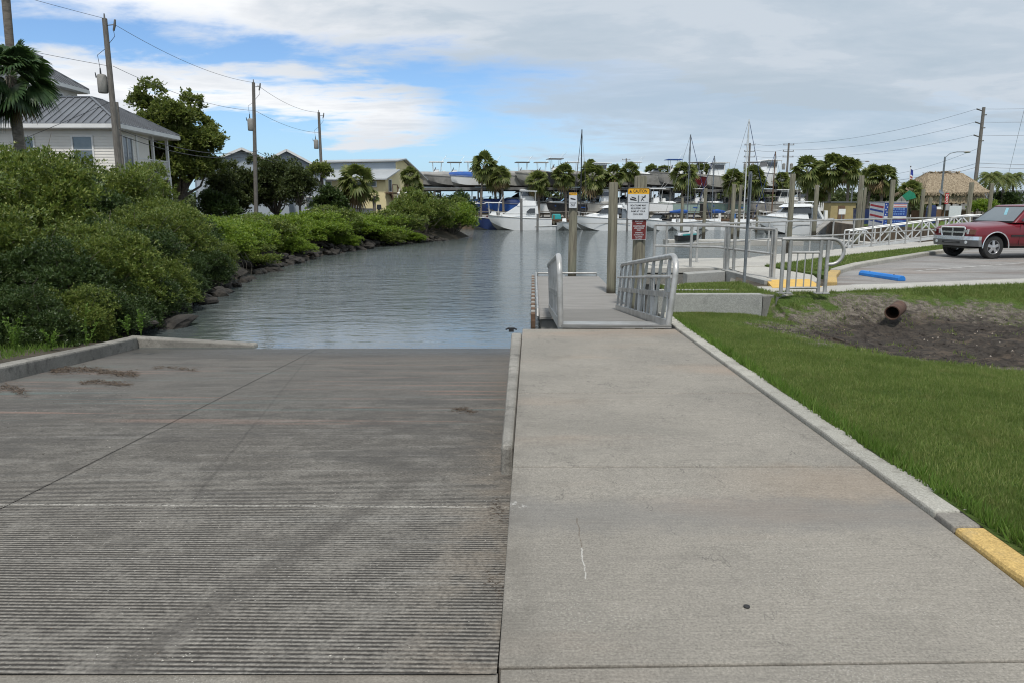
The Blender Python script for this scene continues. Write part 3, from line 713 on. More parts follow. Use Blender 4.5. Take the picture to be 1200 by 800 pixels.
# B: rail with a picket panel and a looped end, by the footpath
bx0, bx1 = xof(912, 12.75), xof(966, 12.75); yB = 12.75
rb = thing('railing', 'short aluminium railing with a picket panel and a looped end at the footpath', 'railing', (bx0, yB, .05))
H = .95
def bp(px): return xof(px, yB)-bx0
m_ = MB(); pts = [(0, 0, H-.01), (bp(967), .0, H+.0)]
cx, cz, rr = bp(970), H-.20, .22
arc = [(cx+rr*math.sin(a), 0, H-rr+rr*math.cos(a)) for a in [PI*i/12 for i in range(13)]]
m_.tube([(0, 0, H)]+arc+[(bp(965), 0, H-2*rr)], .032, 10); m_.build('top_rail', M['alu'], rb, smooth=True)
for px in (914.5, 922.5, 958, 966):
    m_ = MB(); m_.tube([(bp(px), 0, 0), (bp(px), 0, H-.02)], .033, 10); m_.box((bp(px), 0, .008), (.13, .13, .016)); m_.build('post', M['alu'], rb, smooth=True)
m_ = MB(); m_.tube([(bp(922.5), 0, .72), (bp(958), 0, .72)], .022, 8); m_.tube([(bp(922.5), 0, .10), (bp(958), 0, .10)], .022, 8)
for px in (931.5, 940.5, 949): m_.tube([(bp(px), 0, .10), (bp(px), 0, .72)], .011, 6)
m_.build('picket_panel', M['alu'], rb, smooth=True)
# ------------------------------------------------------------------ gangway to the floating dock
hd = math.atan(24/FPX)                      # the walk, gangway and dock head slightly right of the camera axis
gx0, gy0 = 1.45, 10.16
gang = thing('gangway', 'aluminium gangway with truss handrails running down from the walkway to the dock', 'gangway', (gx0, gy0, 0), -hd*1.0)
GL = 6.3; gz = lambda s: -.125-.62*s/GL
m_ = MB()
m_.add([(-.70, 1.25, gz(1.25)), (.70, 1.25, gz(1.25)), (.70, GL, gz(GL)), (-.70, GL, gz(GL)), (-.70, 1.25, gz(1.25)-.06), (.70, 1.25, gz(1.25)-.06), (.70, GL, gz(GL)-.06), (-.70, GL, gz(GL)-.06)],
       [(0, 1, 2, 3), (7, 6, 5, 4), (0, 4, 5, 1), (1, 5, 6, 2), (2, 6, 7, 3), (3, 7, 4, 0)]); m_.build('deck', M['decking'], gang)
m_ = MB(); m_.add([(-.77, -.05, gz(0)+.012), (.80, -.05, gz(0)+.012), (.72, 1.24, gz(1.24)+.012), (-.70, 1.24, gz(1.24)+.012), (-.77, -.05, gz(0)), (.80, -.05, gz(0)), (.72, 1.24, gz(1.24)), (-.70, 1.24, gz(1.24))],
       [(0, 1, 2, 3), (7, 6, 5, 4), (0, 4, 5, 1), (1, 5, 6, 2), (2, 6, 7, 3), (3, 7, 4, 0)]); m_.build('threshold_plate', M['alu'], gang)
m_ = MB(); m_.tube([(-.75, -.03, gz(0)+.02), (.8, -.03, gz(0)+.02)], .022, 8); m_.build('hinge', M['steel'], gang)
HT = 1.02
for sd_ in (-1, 1):
    X0 = sd_*.76; lean = .10 if sd_ > 0 else .03
    def pt(s, h): return (X0+sd_*lean*h/HT, s, gz(s)+h)
    tr = []
    m_ = MB(); m_.bar(pt(-.0, .04), pt(GL, .04), .06, .14); m_.build('bottom_chord', M['alu'], gang, bevel=.004)
    arc = [pt(.42-.42*math.sin(a*PI/2/6)**1.0, HT-.28+.28*math.cos(a*PI/2/6)) for a in range(7)]
    m_ = MB(); m_.tube([pt(GL, HT-.05), pt(GL-.2, HT)]+arc+[pt(.0, .0)], .042, 10); m_.build('handrail', M['alu_w' if 0 else 'alu'], gang, smooth=True)
    m_ = MB(); m_.bar(pt(.05, .46), pt(GL, .46), .035, .085); m_.build('kick_rail', M['alu'], gang, bevel=.004)
    m_ = MB(); m_.tube([(pt(-.0, .72)[0]-sd_*.05, 0, gz(0)+.72), (pt(GL, .72)[0]-sd_*.05, GL+.1, gz(GL)+.72)], .024, 8); m_.build('grab_rail', M['alu'], gang, smooth=True)
    n = 8
    for i in range(n+1):
        s_ = .55+(GL-.6)*i/n
        m_ = MB(); m_.bar(pt(s_, .05), pt(s_, HT-.02), .045, .06); m_.build('upright', M['alu'], gang, bevel=.003)
        if i < n and i % 1 == 0 and sd_ > 0:
            s2 = .55+(GL-.6)*(i+1)/n
            m_ = MB(); m_.bar(pt(s_-.25 if i == 0 else s_, .06), pt(s2, HT-.04) if i % 2 else pt(s2, .5), .035, .05) if i % 2 else m_.bar(pt(s_, HT-.04), pt(s_-.42, .08), .045, .05)
            m_.build('diagonal', M['alu'], gang, bevel=.003)
# floating dock
DZ = -.80
dck = thing('floating_dock', 'floating dock with grey decking at the foot of the aluminium gangway', 'dock', (gx0+.42, 20.2, 0), -hd)
m_ = MB(); m_.prism([(-1.14, -4.6), (1.0, -4.6), (1.0, 4.9), (-1.14, 4.9)], DZ-.06, DZ); m_.build('decking', M['dock'], dck, bevel=.01)
m_ = MB(); m_.prism([(-1.10, -4.5), (.95, -4.5), (.95, 4.8), (-1.10, 4.8)], DZ-.8, DZ-.08); m_.build('float', M['cgrey'], dck)
m_ = MB(); m_.tube([(-1.12, 4.8, DZ), (-1.12, 4.8, DZ+.12), (.9, 4.8, DZ+.12), (.9, 4.8, DZ)], .028, 8); m_.build('end_rail', M['alu'], dck, smooth=True)
m_ = MB(); m_.tube([(-1.18, -4.5, DZ), (-1.18, -4.45, DZ+.14), (-1.18, 4.7, DZ+.14), (-1.18, 4.75, DZ)], .028, 8); m_.build('edge_rail', M['alu'], dck, smooth=True)
for i in range(24):
    m_ = MB(); y_ = -4.4+i*.395; m_.box((-1.28, y_, DZ-.12), (.10, .24, .36)); m_.build('fender', M['cgrey' if i % 2 else 'brownw'], dck, bevel=.02)
m_ = MB(); m_.bar((-1.27, -4.6, DZ-.16), (-1.27, 4.85, DZ-.16), .08, .16); m_.build('rub_strip', M['brownw'], dck)
# ------------------------------------------------------------------ piles
def pile(px, ytop, Y, r, label, zb=-3., group=None, collar=False, mat=None):
    zt = zof(ytop, Y); z_mid = max(zb, 0.)
    X_ = xof(px, Y, (zt+max(zb, WL))/2)
    o = MB(); rnd = random.Random(px)
    o.tube([(0, 0, zb), (0, 0, zt-.04), (0, 0, zt)], [r*1.04, r, r*.9], 18)
    ob = o.build('piling', mat or M['pile'], smooth=.6); ob.location = (X_, Y, 0)
    ob.rotation_euler = (rnd.uniform(-.006, .006), rnd.uniform(-.008, .008), rnd.random()*6)
    return tag(ob, label, 'piling', group), X_, zt
pA = pile(671, 233, 25.6, .145, 'wooden piling with the small faded caution sign, at the far end of the floating dock')
pB = pile(717.3, 214, 20.1, .125, 'bare greenish wooden piling standing through the floating dock, between the two sign pilings')
pC = pile(748.5, 206.5, 17.0, .145, 'thick wooden piling that carries the caution sign and the brown sign')
# signs -----------------------------------------------------------
def text_mesh(txt, size, mat, name, parent, loc, align='CENTER', wd=1.):
    c = bpy.data.curves.new(name, 'FONT'); c.body = txt; c.size = size; c.align_x = align; c.align_y = 'CENTER'; c.extrude = .0008; c.offset = size*.012
    o = bpy.data.objects.new(name+'_curve', c); COL.objects.link(o); bpy.context.view_layer.update()
    me = bpy.data.meshes.new_from_object(o.evaluated_get(bpy.context.evaluated_depsgraph_get())); me.name = name
    me.materials.clear(); me.materials.append(mat)
    bpy.data.objects.remove(o); bpy.data.curves.remove(c)
    n = bpy.data.objects.new(name, me); COL.objects.link(n); n.parent = parent; n.location = loc; n.rotation_euler = (PI/2, 0, 0); n.scale = (wd, 1, 1)
    return n
def rrect(w_, h_, r_, n=4):
    pts = []
    for cx_, cz_, a0 in ((w_/2-r_, h_/2-r_, 0), (-w_/2+r_, h_/2-r_, PI/2), (-w_/2+r_, -h_/2+r_, PI), (w_/2-r_, -h_/2+r_, 1.5*PI)):
        for k in range(n+1):
            a = a0+PI/2*k/n; pts.append((cx_+r_*math.cos(a), cz_+r_*math.sin(a)))
    return pts
def plate(poly, y0, y1):
    m_ = MB(); n = len(poly)
    m_.add([(x, y0, z) for x, z in poly]+[(x, y1, z) for x, z in poly], [tuple(range(n)), tuple(range(2*n-1, n-1, -1))]+[(i, (i+1) % n, n+(i+1) % n, n+i) for i in range(n)])
    return m_
M['syel'] = gen('sign_yellow', (.80, .42, .02), (.72, .38, .03), 8, .45)
M['swhite'] = gen('sign_white', (.62, .64, .66), (.55, .57, .60), 8, .45)
M['sbrown'] = gen('sign_maroon', (.16, .025, .022), (.13, .02, .02), 8, .5)
M['sink'] = gen('sign_ink', (.02, .02, .025), (.03, .03, .035), 8, .6)
def caution(Xc, Yc, zt, W_, H_, label, full=True):
    s_ = thing('caution_sign', label, 'sign', (Xc, Yc, zt-H_/2))
    plate(rrect(W_, H_, .05*W_/.5), -.004, .004).build('panel', M['swhite'], s_)
    yh = H_*.19
    top = [(x, z) for x, z in rrect(W_-.012, H_-.012, .045*W_/.5) if z > 0]
    top = top+[(-W_/2+.006, H_/2-yh), (W_/2-.006, H_/2-yh)]
    plate(top, -.0065, -.0045).build('header', M['syel'], s_)
    m_ = MB(); rr_ = rrect(W_-.014, H_-.014, .04*W_/.5); m_.tube([(x, -.006, z) for x, z in rr_]+[(rr_[0][0], -.006, rr_[0][1])], .006, 6); m_.build('border', M['sink'], s_)
    text_mesh('CAUTION', H_*.135, M['sink'], 'lettering', s_, (W_*.07, -.008, H_/2-yh*.55), wd=W_/H_*1.02)
    m_ = MB(); x_ = -W_*.36; z_ = H_/2-yh*.55; m_.add([(x_-.03, -.008, z_-.03), (x_+.03, -.008, z_-.03), (x_, -.008, z_+.03)], [(0, 1, 2)]); m_.build('warning_triangle', M['sink'], s_)
    if full:
        m_ = MB()   # pictogram of a trailer on a ramp, and of a slipping figure
        m_.add([(-.19, -.0055, .13), (-.04, -.0055, .09), (-.04, -.0055, .065), (-.19, -.0055, .085)], [(0, 1, 2, 3)])
        m_.add([(-.17, -.0055, .165), (-.05, -.0055, .135), (-.06, -.0055, .105), (-.15, -.0055, .135)], [(0, 1, 2, 3)])
        m_.build('trailer_pictogram', M['sink'], s_)
        m_ = MB()
        for q in ([(.14, .165), (.075, .11)], [(.11, .145), (.16, .15)], [(.115, .15), (.07, .16)], [(.075, .11), (.13, .075)], [(.085, .115), (.06, .06)]):
            m_.bar((q[0][0], -.0055, q[0][1]), (q[1][0], -.0055, q[1][1]), .001, .016)
        m_.lathe([(.001, -.006), (.017, -.006), (.017, -.005), (.001, -.005)], (.15, 0, .178), 10, axis='y'); m_.build('slipping_pictogram', M['sink'], s_)
        m_ = MB(); m_.box((0, -.0055, .115), (.03, .002, .15)); m_.box((0, -.0055, .03), (W_-.05, .002, .012)); m_.build('divider', M['galv'], s_)
        for i, l in enumerate(('BOAT RAMP MAY', 'BE SLIPPERY. USE', 'RAMP AT YOUR', 'OWN RISK')):
            text_mesh(l, .052, M['sink'], 'lettering', s_, (0, -.0065, -.035-.066*i), wd=.88)
    else:
        m_ = MB(); m_.add([(-W_*.3, -.0055, H_*.16), (W_*.3, -.0055, H_*.08), (W_*.3, -.0055, H_*.0), (-W_*.3, -.0055, H_*.06)], [(0, 1, 2, 3)]); m_.build('trailer_pictogram', M['sink'], s_)
        text_mesh('BOAT RAMP\nMAY BE\nSLIPPERY', H_*.09, M['sink'], 'lettering', s_, (0, -.0065, -H_*.26), wd=.8)
    return s_
def sgn(px0, px1, py0, py1, Y):
    zt, zb_ = zof(py0, Y), zof(py1, Y); xm = xof((px0+px1)/2, Y, (zt+zb_)/2); return xm, zt, (px1-px0)/FPX*(Y*CP), zt-zb_
xm, zt, w_, h_ = sgn(735, 761, 220.5, 258, 16.82); caution(xm, 16.82, zt, w_, h_, 'yellow and white caution sign with two pictograms, upper sign on the thick piling')
xm, zt, w_, h_ = sgn(740, 757.5, 257.5, 281.5, 16.84)
s_ = thing('rules_sign', 'small maroon sign with white lettering below the caution sign on the thick piling', 'sign', (xm, 16.84, zt-h_/2))
plate(rrect(w_, h_, .025), -.004, .004).build('panel', M['swhite'], s_); plate(rrect(w_-.02, h_-.02, .02), -.006, -.0045).build('field', M['sbrown'], s_)
for i, (l, sz) in enumerate((('BOAT RAMP', .04), ('PARKING', .036), ('LOADING AND', .046), ('UNLOADING', .046), ('ONLY', .046), ('SWIMMING', .042), ('OR FISHING NOT', .036), ('ALLOWED', .042), ('NO DUMPING', .028))):
    zz = h_/2-.045-i*.047-(0.012 if i > 1 else 0)-(.012 if i > 4 else 0)
    text_mesh(l, sz, M['swhite'], 'lettering', s_, (0, -.008, zz), wd=.82)
xm, zt, w_, h_ = sgn(666.5, 676.5, 225.5, 244.5, 25.4); caution(xm, 25.42, zt, w_, h_, 'small faded yellow and white caution sign on the far dock piling', False)
# galvanised post with a sign seen edge-on
Yp = 14.5; xp = xof(875.3, Yp, 1.)
s_ = thing('sign_post', 'grey galvanised post with a sign seen edge-on, in the patch of turf', 'sign post', (xp, Yp, .04))
m_ = MB(); m_.bar((0, 0, -.2), (0, 0, zof(204, Yp)), .05, .045, up=(0, 1, 0)); m_.build('post', M['galv'], s_, bevel=.004)
m_ = MB(); m_.box((-.0, -.045, (zof(204, Yp)+zof(262, Yp))/2-.04), (.016, .46, zof(204, Yp)-zof(262, Yp)), rz=math.atan2(xp, Yp)*-1+.06); m_.build('panel', M['galv'], s_)
# ------------------------------------------------------------------ blue wheel stop, drain pipe, small things
xw, yw = gp(1034, 327.5)
ws = thing('wheel_stop', 'bright blue concrete wheel stop lying in the parking lot', 'wheel stop', (xw, yw, -.012), math.radians(-36))
m_ = MB(); L_ = .82
a_, c_ = gp(1010, 322), gp(1057, 329); L_ = math.dist(a_, c_)/2; ws.rotation_euler.z = math.atan2(c_[1]-a_[1], c_[0]-a_[0]); ws.location = ((a_[0]+c_[0])/2, (a_[1]+c_[1])/2, -.012)
prf = [(-.09, 0), (-.085, .06), (-.045, .11), (.045, .11), (.085, .06), (.09, 0)]
n = len(prf); m_.add([(-L_, y, z) for y, z in prf]+[(L_, y, z) for y, z in prf], [tuple(range(n)), tuple(range(2*n-1, n-1, -1))]+[(i, (i+1) % n, n+(i+1) % n, n+i) for i in range(n)])
m_.build('block', M['bluep'], ws, bevel=.012)
for q in (-.6, .6):
    m_ = MB(); m_.lathe([(.018, .108), (.018, .118), (.001, .118)], (q*L_, 0, 0), 8); m_.build('anchor_pin', M['rust'], ws)
pxx, pyy = gp(1045, 372, -.24)
pp = thing('drain_pipe', 'rusty iron drain pipe sticking out of the bank above the mud', 'pipe', (pxx, pyy, -.13), math.radians(-38))
m_ = MB(); ro, ri = .118, .102
m_.lathe([(ri, .0), (ro, .0), (ro, 1.6), (ri, 1.6), (ri, .0)], (0, 0, 0), 28, axis='y')
o = bpy.data.objects.new; m2 = MB()
vs = []; fs = []; N = 28
for r_, y_ in ((ro, 0), (ro, .55), (ri, .55), (ri, 0)):
    for k in range(N): vs.append((r_*math.cos(2*PI*k/N), y_, r_*math.sin(2*PI*k/N)))
for i in range(4):
    for k in range(N): fs.append((i*N+k, i*N+(k+1) % N, ((i+1) % 4)*N+(k+1) % N, ((i+1) % 4)*N+k))
m2.add(vs, fs); m2.build('pipe_shell', M['rust'], pp, smooth=.6); pp.location.z = -.17; pp.rotation_euler.x = .06
m2 = MB(); m2.lathe([(ri-.001, .42), (ri-.001, .44)], (0, 0, 0), 28, axis='y'); m2.build('dark_disc', M['void'], pp)  # black disc standing in for the shade deep inside the pipe
# bottle cap on the walk, cleat at the ramp edge
x_, y_ = G(875, 711, 0.); m_ = MB(); m_.lathe([(.0, .0), (.012, .0), (.013, .005), (.009, .007), (.001, .007)], (0, 0, 0), 14)
tag(m_.build('bottle_cap', M['rubber'], loc=(x_, y_, .001)), 'small black bottle cap lying on the concrete walkway', 'bottle cap')
cl = thing('dock_cleat', 'small black mooring cleat at the corner between the walkway and the ramp', 'cleat', (-.01, 10.0, -.16))
m_ = MB(); m_.tube([(-.08, 0, .03), (-.04, 0, .045), (.04, 0, .045), (.08, 0, .03)], [.01, .014, .014, .01], 8); m_.build('horn', M['black'], cl, smooth=True)
m_ = MB(); m_.box((0, 0, .018), (.07, .03, .04)); m_.build('foot', M['black'], cl, smooth=True)
# seaweed wrack on the ramp
def wrack(px0, px1, py0, py1, n, label):
    rnd = random.Random(px0); mb = MB()
    for i in range(n):
        u_ = rnd.random(); px = px0+(px1-px0)*u_; py = py0+(py1-py0)*(.5+rnd.gauss(0, .22))+(py0-py1)*.3*math.sin(u_*5)
        s = slope(py); Yr = (EYE-RS*2.22)/(-s-RS)
        x, z = xof(px, Yr, z_ramp(Yr)), z_ramp(Yr)
        a = rnd.uniform(-.6, .6)+(PI if rnd.random() < .5 else 0); k_ = min(1., Yr/11.); L = rnd.uniform(.03, .13)*k_; h = rnd.uniform(.002, .022)*k_
        p0 = Vector((x, Yr, z+h*.4)); p1 = p0+Vector((math.cos(a)*L*.5, math.sin(a)*L*.5, h)); p2 = p1+Vector((math.cos(a+.5)*L*.5, math.sin(a+.5)*L*.5, -h))
        wd_ = Vector((-math.sin(a), math.cos(a), 0))*rnd.uniform(.002, .009)*k_
        mb.add([p0-wd_, p0+wd_, p1+wd_, p1-wd_, p2+wd_*.5, p2-wd_*.5], [(0, 1, 2, 3), (3, 2, 4, 5)])
    return tag(mb.build('seaweed', M['weedbrown'], fix=False), label, 'seaweed', kind='stuff')
wrack(60, 160, 431, 440, 900, 'line of dry brown seaweed near the left kerb of the boat ramp')
wrack(95, 150, 446, 452, 300, 'smaller clump of dark seaweed on the boat ramp')
wrack(0, 30, 452, 462, 200, 'scrap of brown seaweed at the left edge of the ramp')
wrack(532, 555, 478, 484, 160, 'small tuft of brown seaweed on the right part of the ramp')
wrack(575, 592, 590, 612, 120, 'dead leaves caught at the walkway edge halfway up the ramp')
wrack(570, 588, 672, 700, 160, 'dead leaves caught at the walkway edge near the camera')
wrack(180, 230, 430, 434, 100, 'thin scattered seaweed strands on the wet part of the ramp')
# ------------------------------------------------------------------ grass blades on the lawn
def blades(name, fn, n, region, hgt, wdt, mat, seed=1, mask=None, shape=None):
    rng = np.random.default_rng(seed); V = []; 
    x0, x1, y0, y1 = region; k = 0; out = []
    while len(out) < n and k < n*6:
        k += 1
        y = y0+(y1-y0)*rng.random()**1.5; x = x0+(x1-x0)*rng.random()
        if x > .74*y+1.2: continue
        if mask and not mask(x, y, rng.random()): continue
        out.append((x, y, fn(x, y)))
    B = np.array(out); n = len(B)
    a = rng.random(n)*2*PI; h = hgt*(.55+.8*rng.random(n)); ln = rng.random(n)*.9*h; wd = wdt*(.7+.6*rng.random(n))
    dx, dy = np.cos(a), np.sin(a); b_ = rng.random(n)*2*PI
    c, s = np.cos(b_), np.sin(b_)
    p0 = B+np.stack([dx*wd, dy*wd, np.zeros(n)-.005], 1); p1 = B-np.stack([dx*wd, dy*wd, np.zeros(n)+.005], 1)
    p2 = B+np.stack([c*ln, s*ln, h], 1)
    V = np.stack([p0, p1, p2], 1).reshape(-1, 3); F = np.arange(3*n).reshape(-1, 3)
    o = np_mesh(name, V, F, mat); return tag(o, kind='stuff')
def lm(x, y, r):
    if x < wr(min(y, 11.6))+KW+.0: return False
    if y > 11.9 and x < 4.8: return False
    if y > far_lawn(x)-.02: return False
    mk = mudmask(x, y)+.25*noise.noise(Vector((x*4, y*4, 2)))
    return mk < .10+.6*r*r*r*r and noise.noise(Vector((x*2.2, y*2.2, 9)))+noise.noise(Vector((x*9, y*9, 5)))*.5 < .34+.9*r
blades('grass', z_lawn, 240000, (2.3, 13., 2.6, 15.6), .027, .0032, M['grass'], 1, lm)
def tz(x, y): return .055
def tm_(x, y, r): return 2.8 < x < 4.6 and 12.3 < y < 13.9+ (x-2.8)*.4
blades('grass', lambda x, y: .05, 9000, (2.7, 4.6, 12.15, 15.), .055, .007, M['grass'], 2, lambda x, y, r: tm_(x, y, r))
def in_poly(x, y, ps):
    c = False
    for i in range(len(ps)):
        (xa, ya), (xb, yb) = ps[i], ps[i-1]
        if (ya > y) != (yb > y) and x < (xb-xa)*(y-ya)/(yb-ya)+xa: c = not c
    return c
blades('grass', lambda x, y: .05, 26000, (6., 24., 17.4, 34.), .05, .009, M['grass'], 3, lambda x, y, r: in_poly(x, y, poly) and (x-6)*.9+18 < y+9)
# taller rough grass at the lawn's far lip and along the kerb
blades('grass', z_lawn, 5200, (3.6, 12., 6.8, 12.8), .05, .006, M['grass'], 14, lambda x, y, r: .12 < mudmask(x, y) and mudmask(x, y)*.55 < noise.noise(Vector((x*2.6, y*2.6, 21)))+.1*r)
blades('grass', z_lawn, 9000, (4.5, 12., 11.9, 15.6), .06, .006, M['grass'], 4, lambda x, y, r: far_lawn(x)-1.2-.4*r < y < far_lawn(x)-.03 and lm(x, y, .3))
blades('grass', z_lawn, 3500, (2.3, 3.0, 2.8, 11.), .07, .005, M['weed'], 5, lambda x, y, r: wr(y)+KW-.035 < x < wr(y)+KW+.05+.05*r)
# loose shell, grit and leaf crumbs lying on the ramp
rnd = random.Random(12); mb = MB()
for i in range(2600):
    q = rnd.random()
    if q < .35: y = 2.25+abs(rnd.gauss(0, .09)); x = rnd.uniform(-3.2, -.1)
    elif q < .6: y = rnd.uniform(2.3, 9.); x = wl(y)-abs(rnd.gauss(0, .07))-.02-(.13 if y > 4.7 else 0)
    elif q < .72: y = rnd.gauss(4.03, .03); x = rnd.uniform(-4, -.1)
    else: y = 2.3+7*rnd.random()**1.3; x = rnd.uniform(-5.5, -.1)
    r_ = rnd.uniform(.0018, .006)*(1.5 if rnd.random() < .05 else 1); z = z_ramp(y)+.002; a = rnd.random()*6
    mb.add([(x+r_*math.cos(a+k*2.1)*rnd.uniform(.6, 1.5), y+r_*math.sin(a+k*2.1)*rnd.uniform(.6, 1.5), z) for k in range(3)]+[(x, y, z+r_*.6)], [(0, 1, 3), (1, 2, 3), (2, 0, 3)], rnd.choice((0, 1, 1, 2)))
M['grit'] = gen('dark_grit', (.07, .055, .04), (.04, .033, .026), 30, .9); M['shellw'] = gen('pale_shell', (.50, .48, .43), (.38, .35, .30), 30, .8)
tag(mb.build('shell_grit', [M['grit'], M['shellw'], M['weedbrown']], fix=False), 'loose pale shell grit and crumbs on the ramp', 'shell grit', kind='stuff')
# clods and shell bits in the mud
rnd = random.Random(5); mb = MB()
for i in range(5200):
    x, y = rnd.uniform(3.6, 12), rnd.uniform(7.0, 12.6)
    mk = mudmask(x, y)
    if mk < .35 or rnd.random() > .25+.75*sm(noise.noise(Vector((x*1.5, y*1.5, 4))), -.1, .35): continue
    r_ = rnd.uniform(.008, .034)*(1.9 if rnd.random() < .08 else 1)
    z = z_lawn(x, y); a = rnd.random()*6
    vs = [(x+r_*math.cos(a+k*2.1)*rnd.uniform(.6, 1.6), y+r_*math.sin(a+k*2.1)*rnd.uniform(.6, 1.3), z-.005) for k in range(3)]+[(x, y, z+r_*rnd.uniform(.5, 1.1))]
    mb.add(vs, [(0, 1, 3), (1, 2, 3), (2, 0, 3)], 1 if r_ < .02 and rnd.random() < .16 else 0)
M['clod'] = gen('wet_clod', (.035, .03, .027), (.06, .05, .042), 30, .9); M['shell'] = gen('shell_bit', (.42, .38, .33), (.30, .22, .16), 30, .8)
tag(mb.build('mud_clods', [M['clod'], M['shell']], fix=False), 'dark clods and pale shell bits strewn over the mud', 'mud clods', kind='stuff')
# ------------------------------------------------------------------ foliage generators
def tips(rng, n, R, nclump, inner=.45, flat=.0, zmin=-.6, clump_r=.34):
    """points of twig tips in an irregular crown of radii R; returns points, outward directions, clump centres"""
    C_ = []; ph0 = rng.random(2)*6.28
    while len(C_) < nclump:
        d = rng.normal(size=3); d /= np.linalg.norm(d)
        if d[2] < zmin: continue
        rr = inner+(1-inner)*rng.random()**.6
        lump = 1+.15*math.sin(d[0]*4.1+ph0[0])*math.sin(d[1]*4.7+ph0[1]+d[2]*3.)
        C_.append(d*rr*lump*(.74+.3*rng.random()))
    C_ = np.array(C_); sz = clump_r*(.65+.7*rng.random(nclump))
    idx = rng.integers(0, nclump, n)
    d = rng.normal(size=(n, 3)); d /= np.linalg.norm(d, axis=1)[:, None]
    d[:, 2] = np.where(d[:, 2] < -.35, -d[:, 2]*.6, d[:, 2])
    rad = sz[idx]*(.72+.34*rng.random(n)**.5)*np.where(rng.random(n) < .09, 1.45, 1)
    p = C_[idx]+d*rad[:, None]
    dirs = d*.75+C_[idx]*.5; dirs[:, 2] += .35
    dirs /= np.linalg.norm(dirs, axis=1)[:, None]
    return p*np.array(R), dirs, C_*np.array(R)
def leaves(name, pts, dirs, per, L, Wd, mat, rng, parent=None, spread=.9, droop=0., mi=None, step=0.):
    n = len(pts); N = n*per
    p = np.repeat(pts, per, 0); d0 = np.repeat(dirs, per, 0)
    d = d0*(1-spread*.35)+rng.normal(size=(N, 3))*spread*.62; d[:, 2] -= droop
    d /= np.linalg.norm(d, axis=1)[:, None]
    l = L*(.65+.6*rng.random(N)); w_ = Wd*(.75+.5*rng.random(N))
    side = np.cross(d, rng.normal(size=(N, 3))*.45+np.array([0, 0, 1.])); side /= (np.linalg.norm(side, axis=1)[:, None]+1e-9)
    nrm = np.cross(side, d)
    p = p+d0*(rng.random(N)*L*.8*step)[:, None]+rng.normal(size=(N, 3))*L*.22
    a = p; b = p+d*(l*.5)[:, None]+side*w_[:, None]-nrm*(w_*.25)[:, None]; c = p+d*l[:, None]; e = p+d*(l*.5)[:, None]-side*w_[:, None]-nrm*(w_*.25)[:, None]
    V = np.stack([a, b, c, e], 1).reshape(-1, 3); F = np.arange(4*N).reshape(-1, 4)
    return np_mesh(name, V, F, mat, parent)
def limbs(name, base_pts, ends, rng, mat, parent, r0=.12, r1=.02, sag=.15, extra=None):
    mb = extra or MB()
    for i, e in enumerate(ends):
        b_ = base_pts[i % len(base_pts)]; b_ = Vector(b_); e = Vector(e); mid = b_.lerp(e, .5)+Vector(rng.normal(size=3)*.12*(e-b_).length); mid.z -= sag*(e-b_).length*.2
        q = b_.lerp(mid, .5)+Vector(rng.normal(size=3)*.04*(e-b_).length)
        mb.tube([b_, q, mid, mid.lerp(e, .55), e], [r0, r0*.8, r0*.55, r0*.35, r1], 6)
    return mb.build(name, mat, parent, smooth=True, fix=False)
RNG = np.random.default_rng(11)
# ---- left bank
SH = [(-6.55, -6), (-6.55, 2.), (-6.95, 7.), (-7.2, 9.7), (-7.65, 12.5), (-8.0, 14.9), (-8.5, 17.5), (-9.3, 21), (-10.4, 27), (-11.2, 33), (-11.4, 40), (-10.9, 47), (-9.6, 54), (-7.2, 61), (-4.6, 67), (-3.8, 72), (-5.5, 77), (-8.5, 84), (-10.5, 92), (-11, 99)]
def shore_x(y):
    for (x0_, y0_), (x1_, y1_) in zip(SH, SH[1:]):
        if y <= y1_: return x0_+(x1_-x0_)*max(0, (y-y0_))/(y1_-y0_)
    return SH[-1][0]
cols = [(-1.2, -2.4), (0, -1.6), (.5, -1.2), (1.4, -.75), (3.2, -.35), (7., .0), (14, .15), (40, .2), (400, .3)]
V = []; ny = 160
for j in range(ny+1):
    y = -6+105*j/ny; sx_ = shore_x(y)
    for d_, z_ in cols:
        if y < 14.9:
            k = z_ramp(max(y, 1.))+.17
            z = {0: -1.9, 1: k-.02, 2: k, 3: k+.03, 4: k+.12}.get(cols.index((d_, z_)), max(z_, k+.15)); d2 = 0 if d_ < .3 else d_
            if d_ == -1.2: d2 = .0
            z_u = z
        else: d2 = d_; z_u = z_
        V.append((sx_-d2, y, z_u+(.05*noise.noise(Vector((sx_-d2, y, 0))) if d_ > 0 else 0)))
nc = len(cols); F = [(j*nc+i, (j+1)*nc+i, (j+1)*nc+i+1, j*nc+i+1) for j in range(ny) for i in range(nc-1)]
tag(np_mesh('bank', V, [f[::-1] for f in F], M['soil'], smooth=True), kind='structure')
def z_bank(d, y):
    if y < 14.9: return z_ramp(max(y, 1.))+.17+.03*min(d, 3)
    ds = [c[0] for c in cols]; zs = [c[1] for c in cols]
    for i in range(len(ds)-1):
        if d <= ds[i+1]: return zs[i]+(zs[i+1]-zs[i])*(d-ds[i])/(ds[i+1]-ds[i])
    return .3
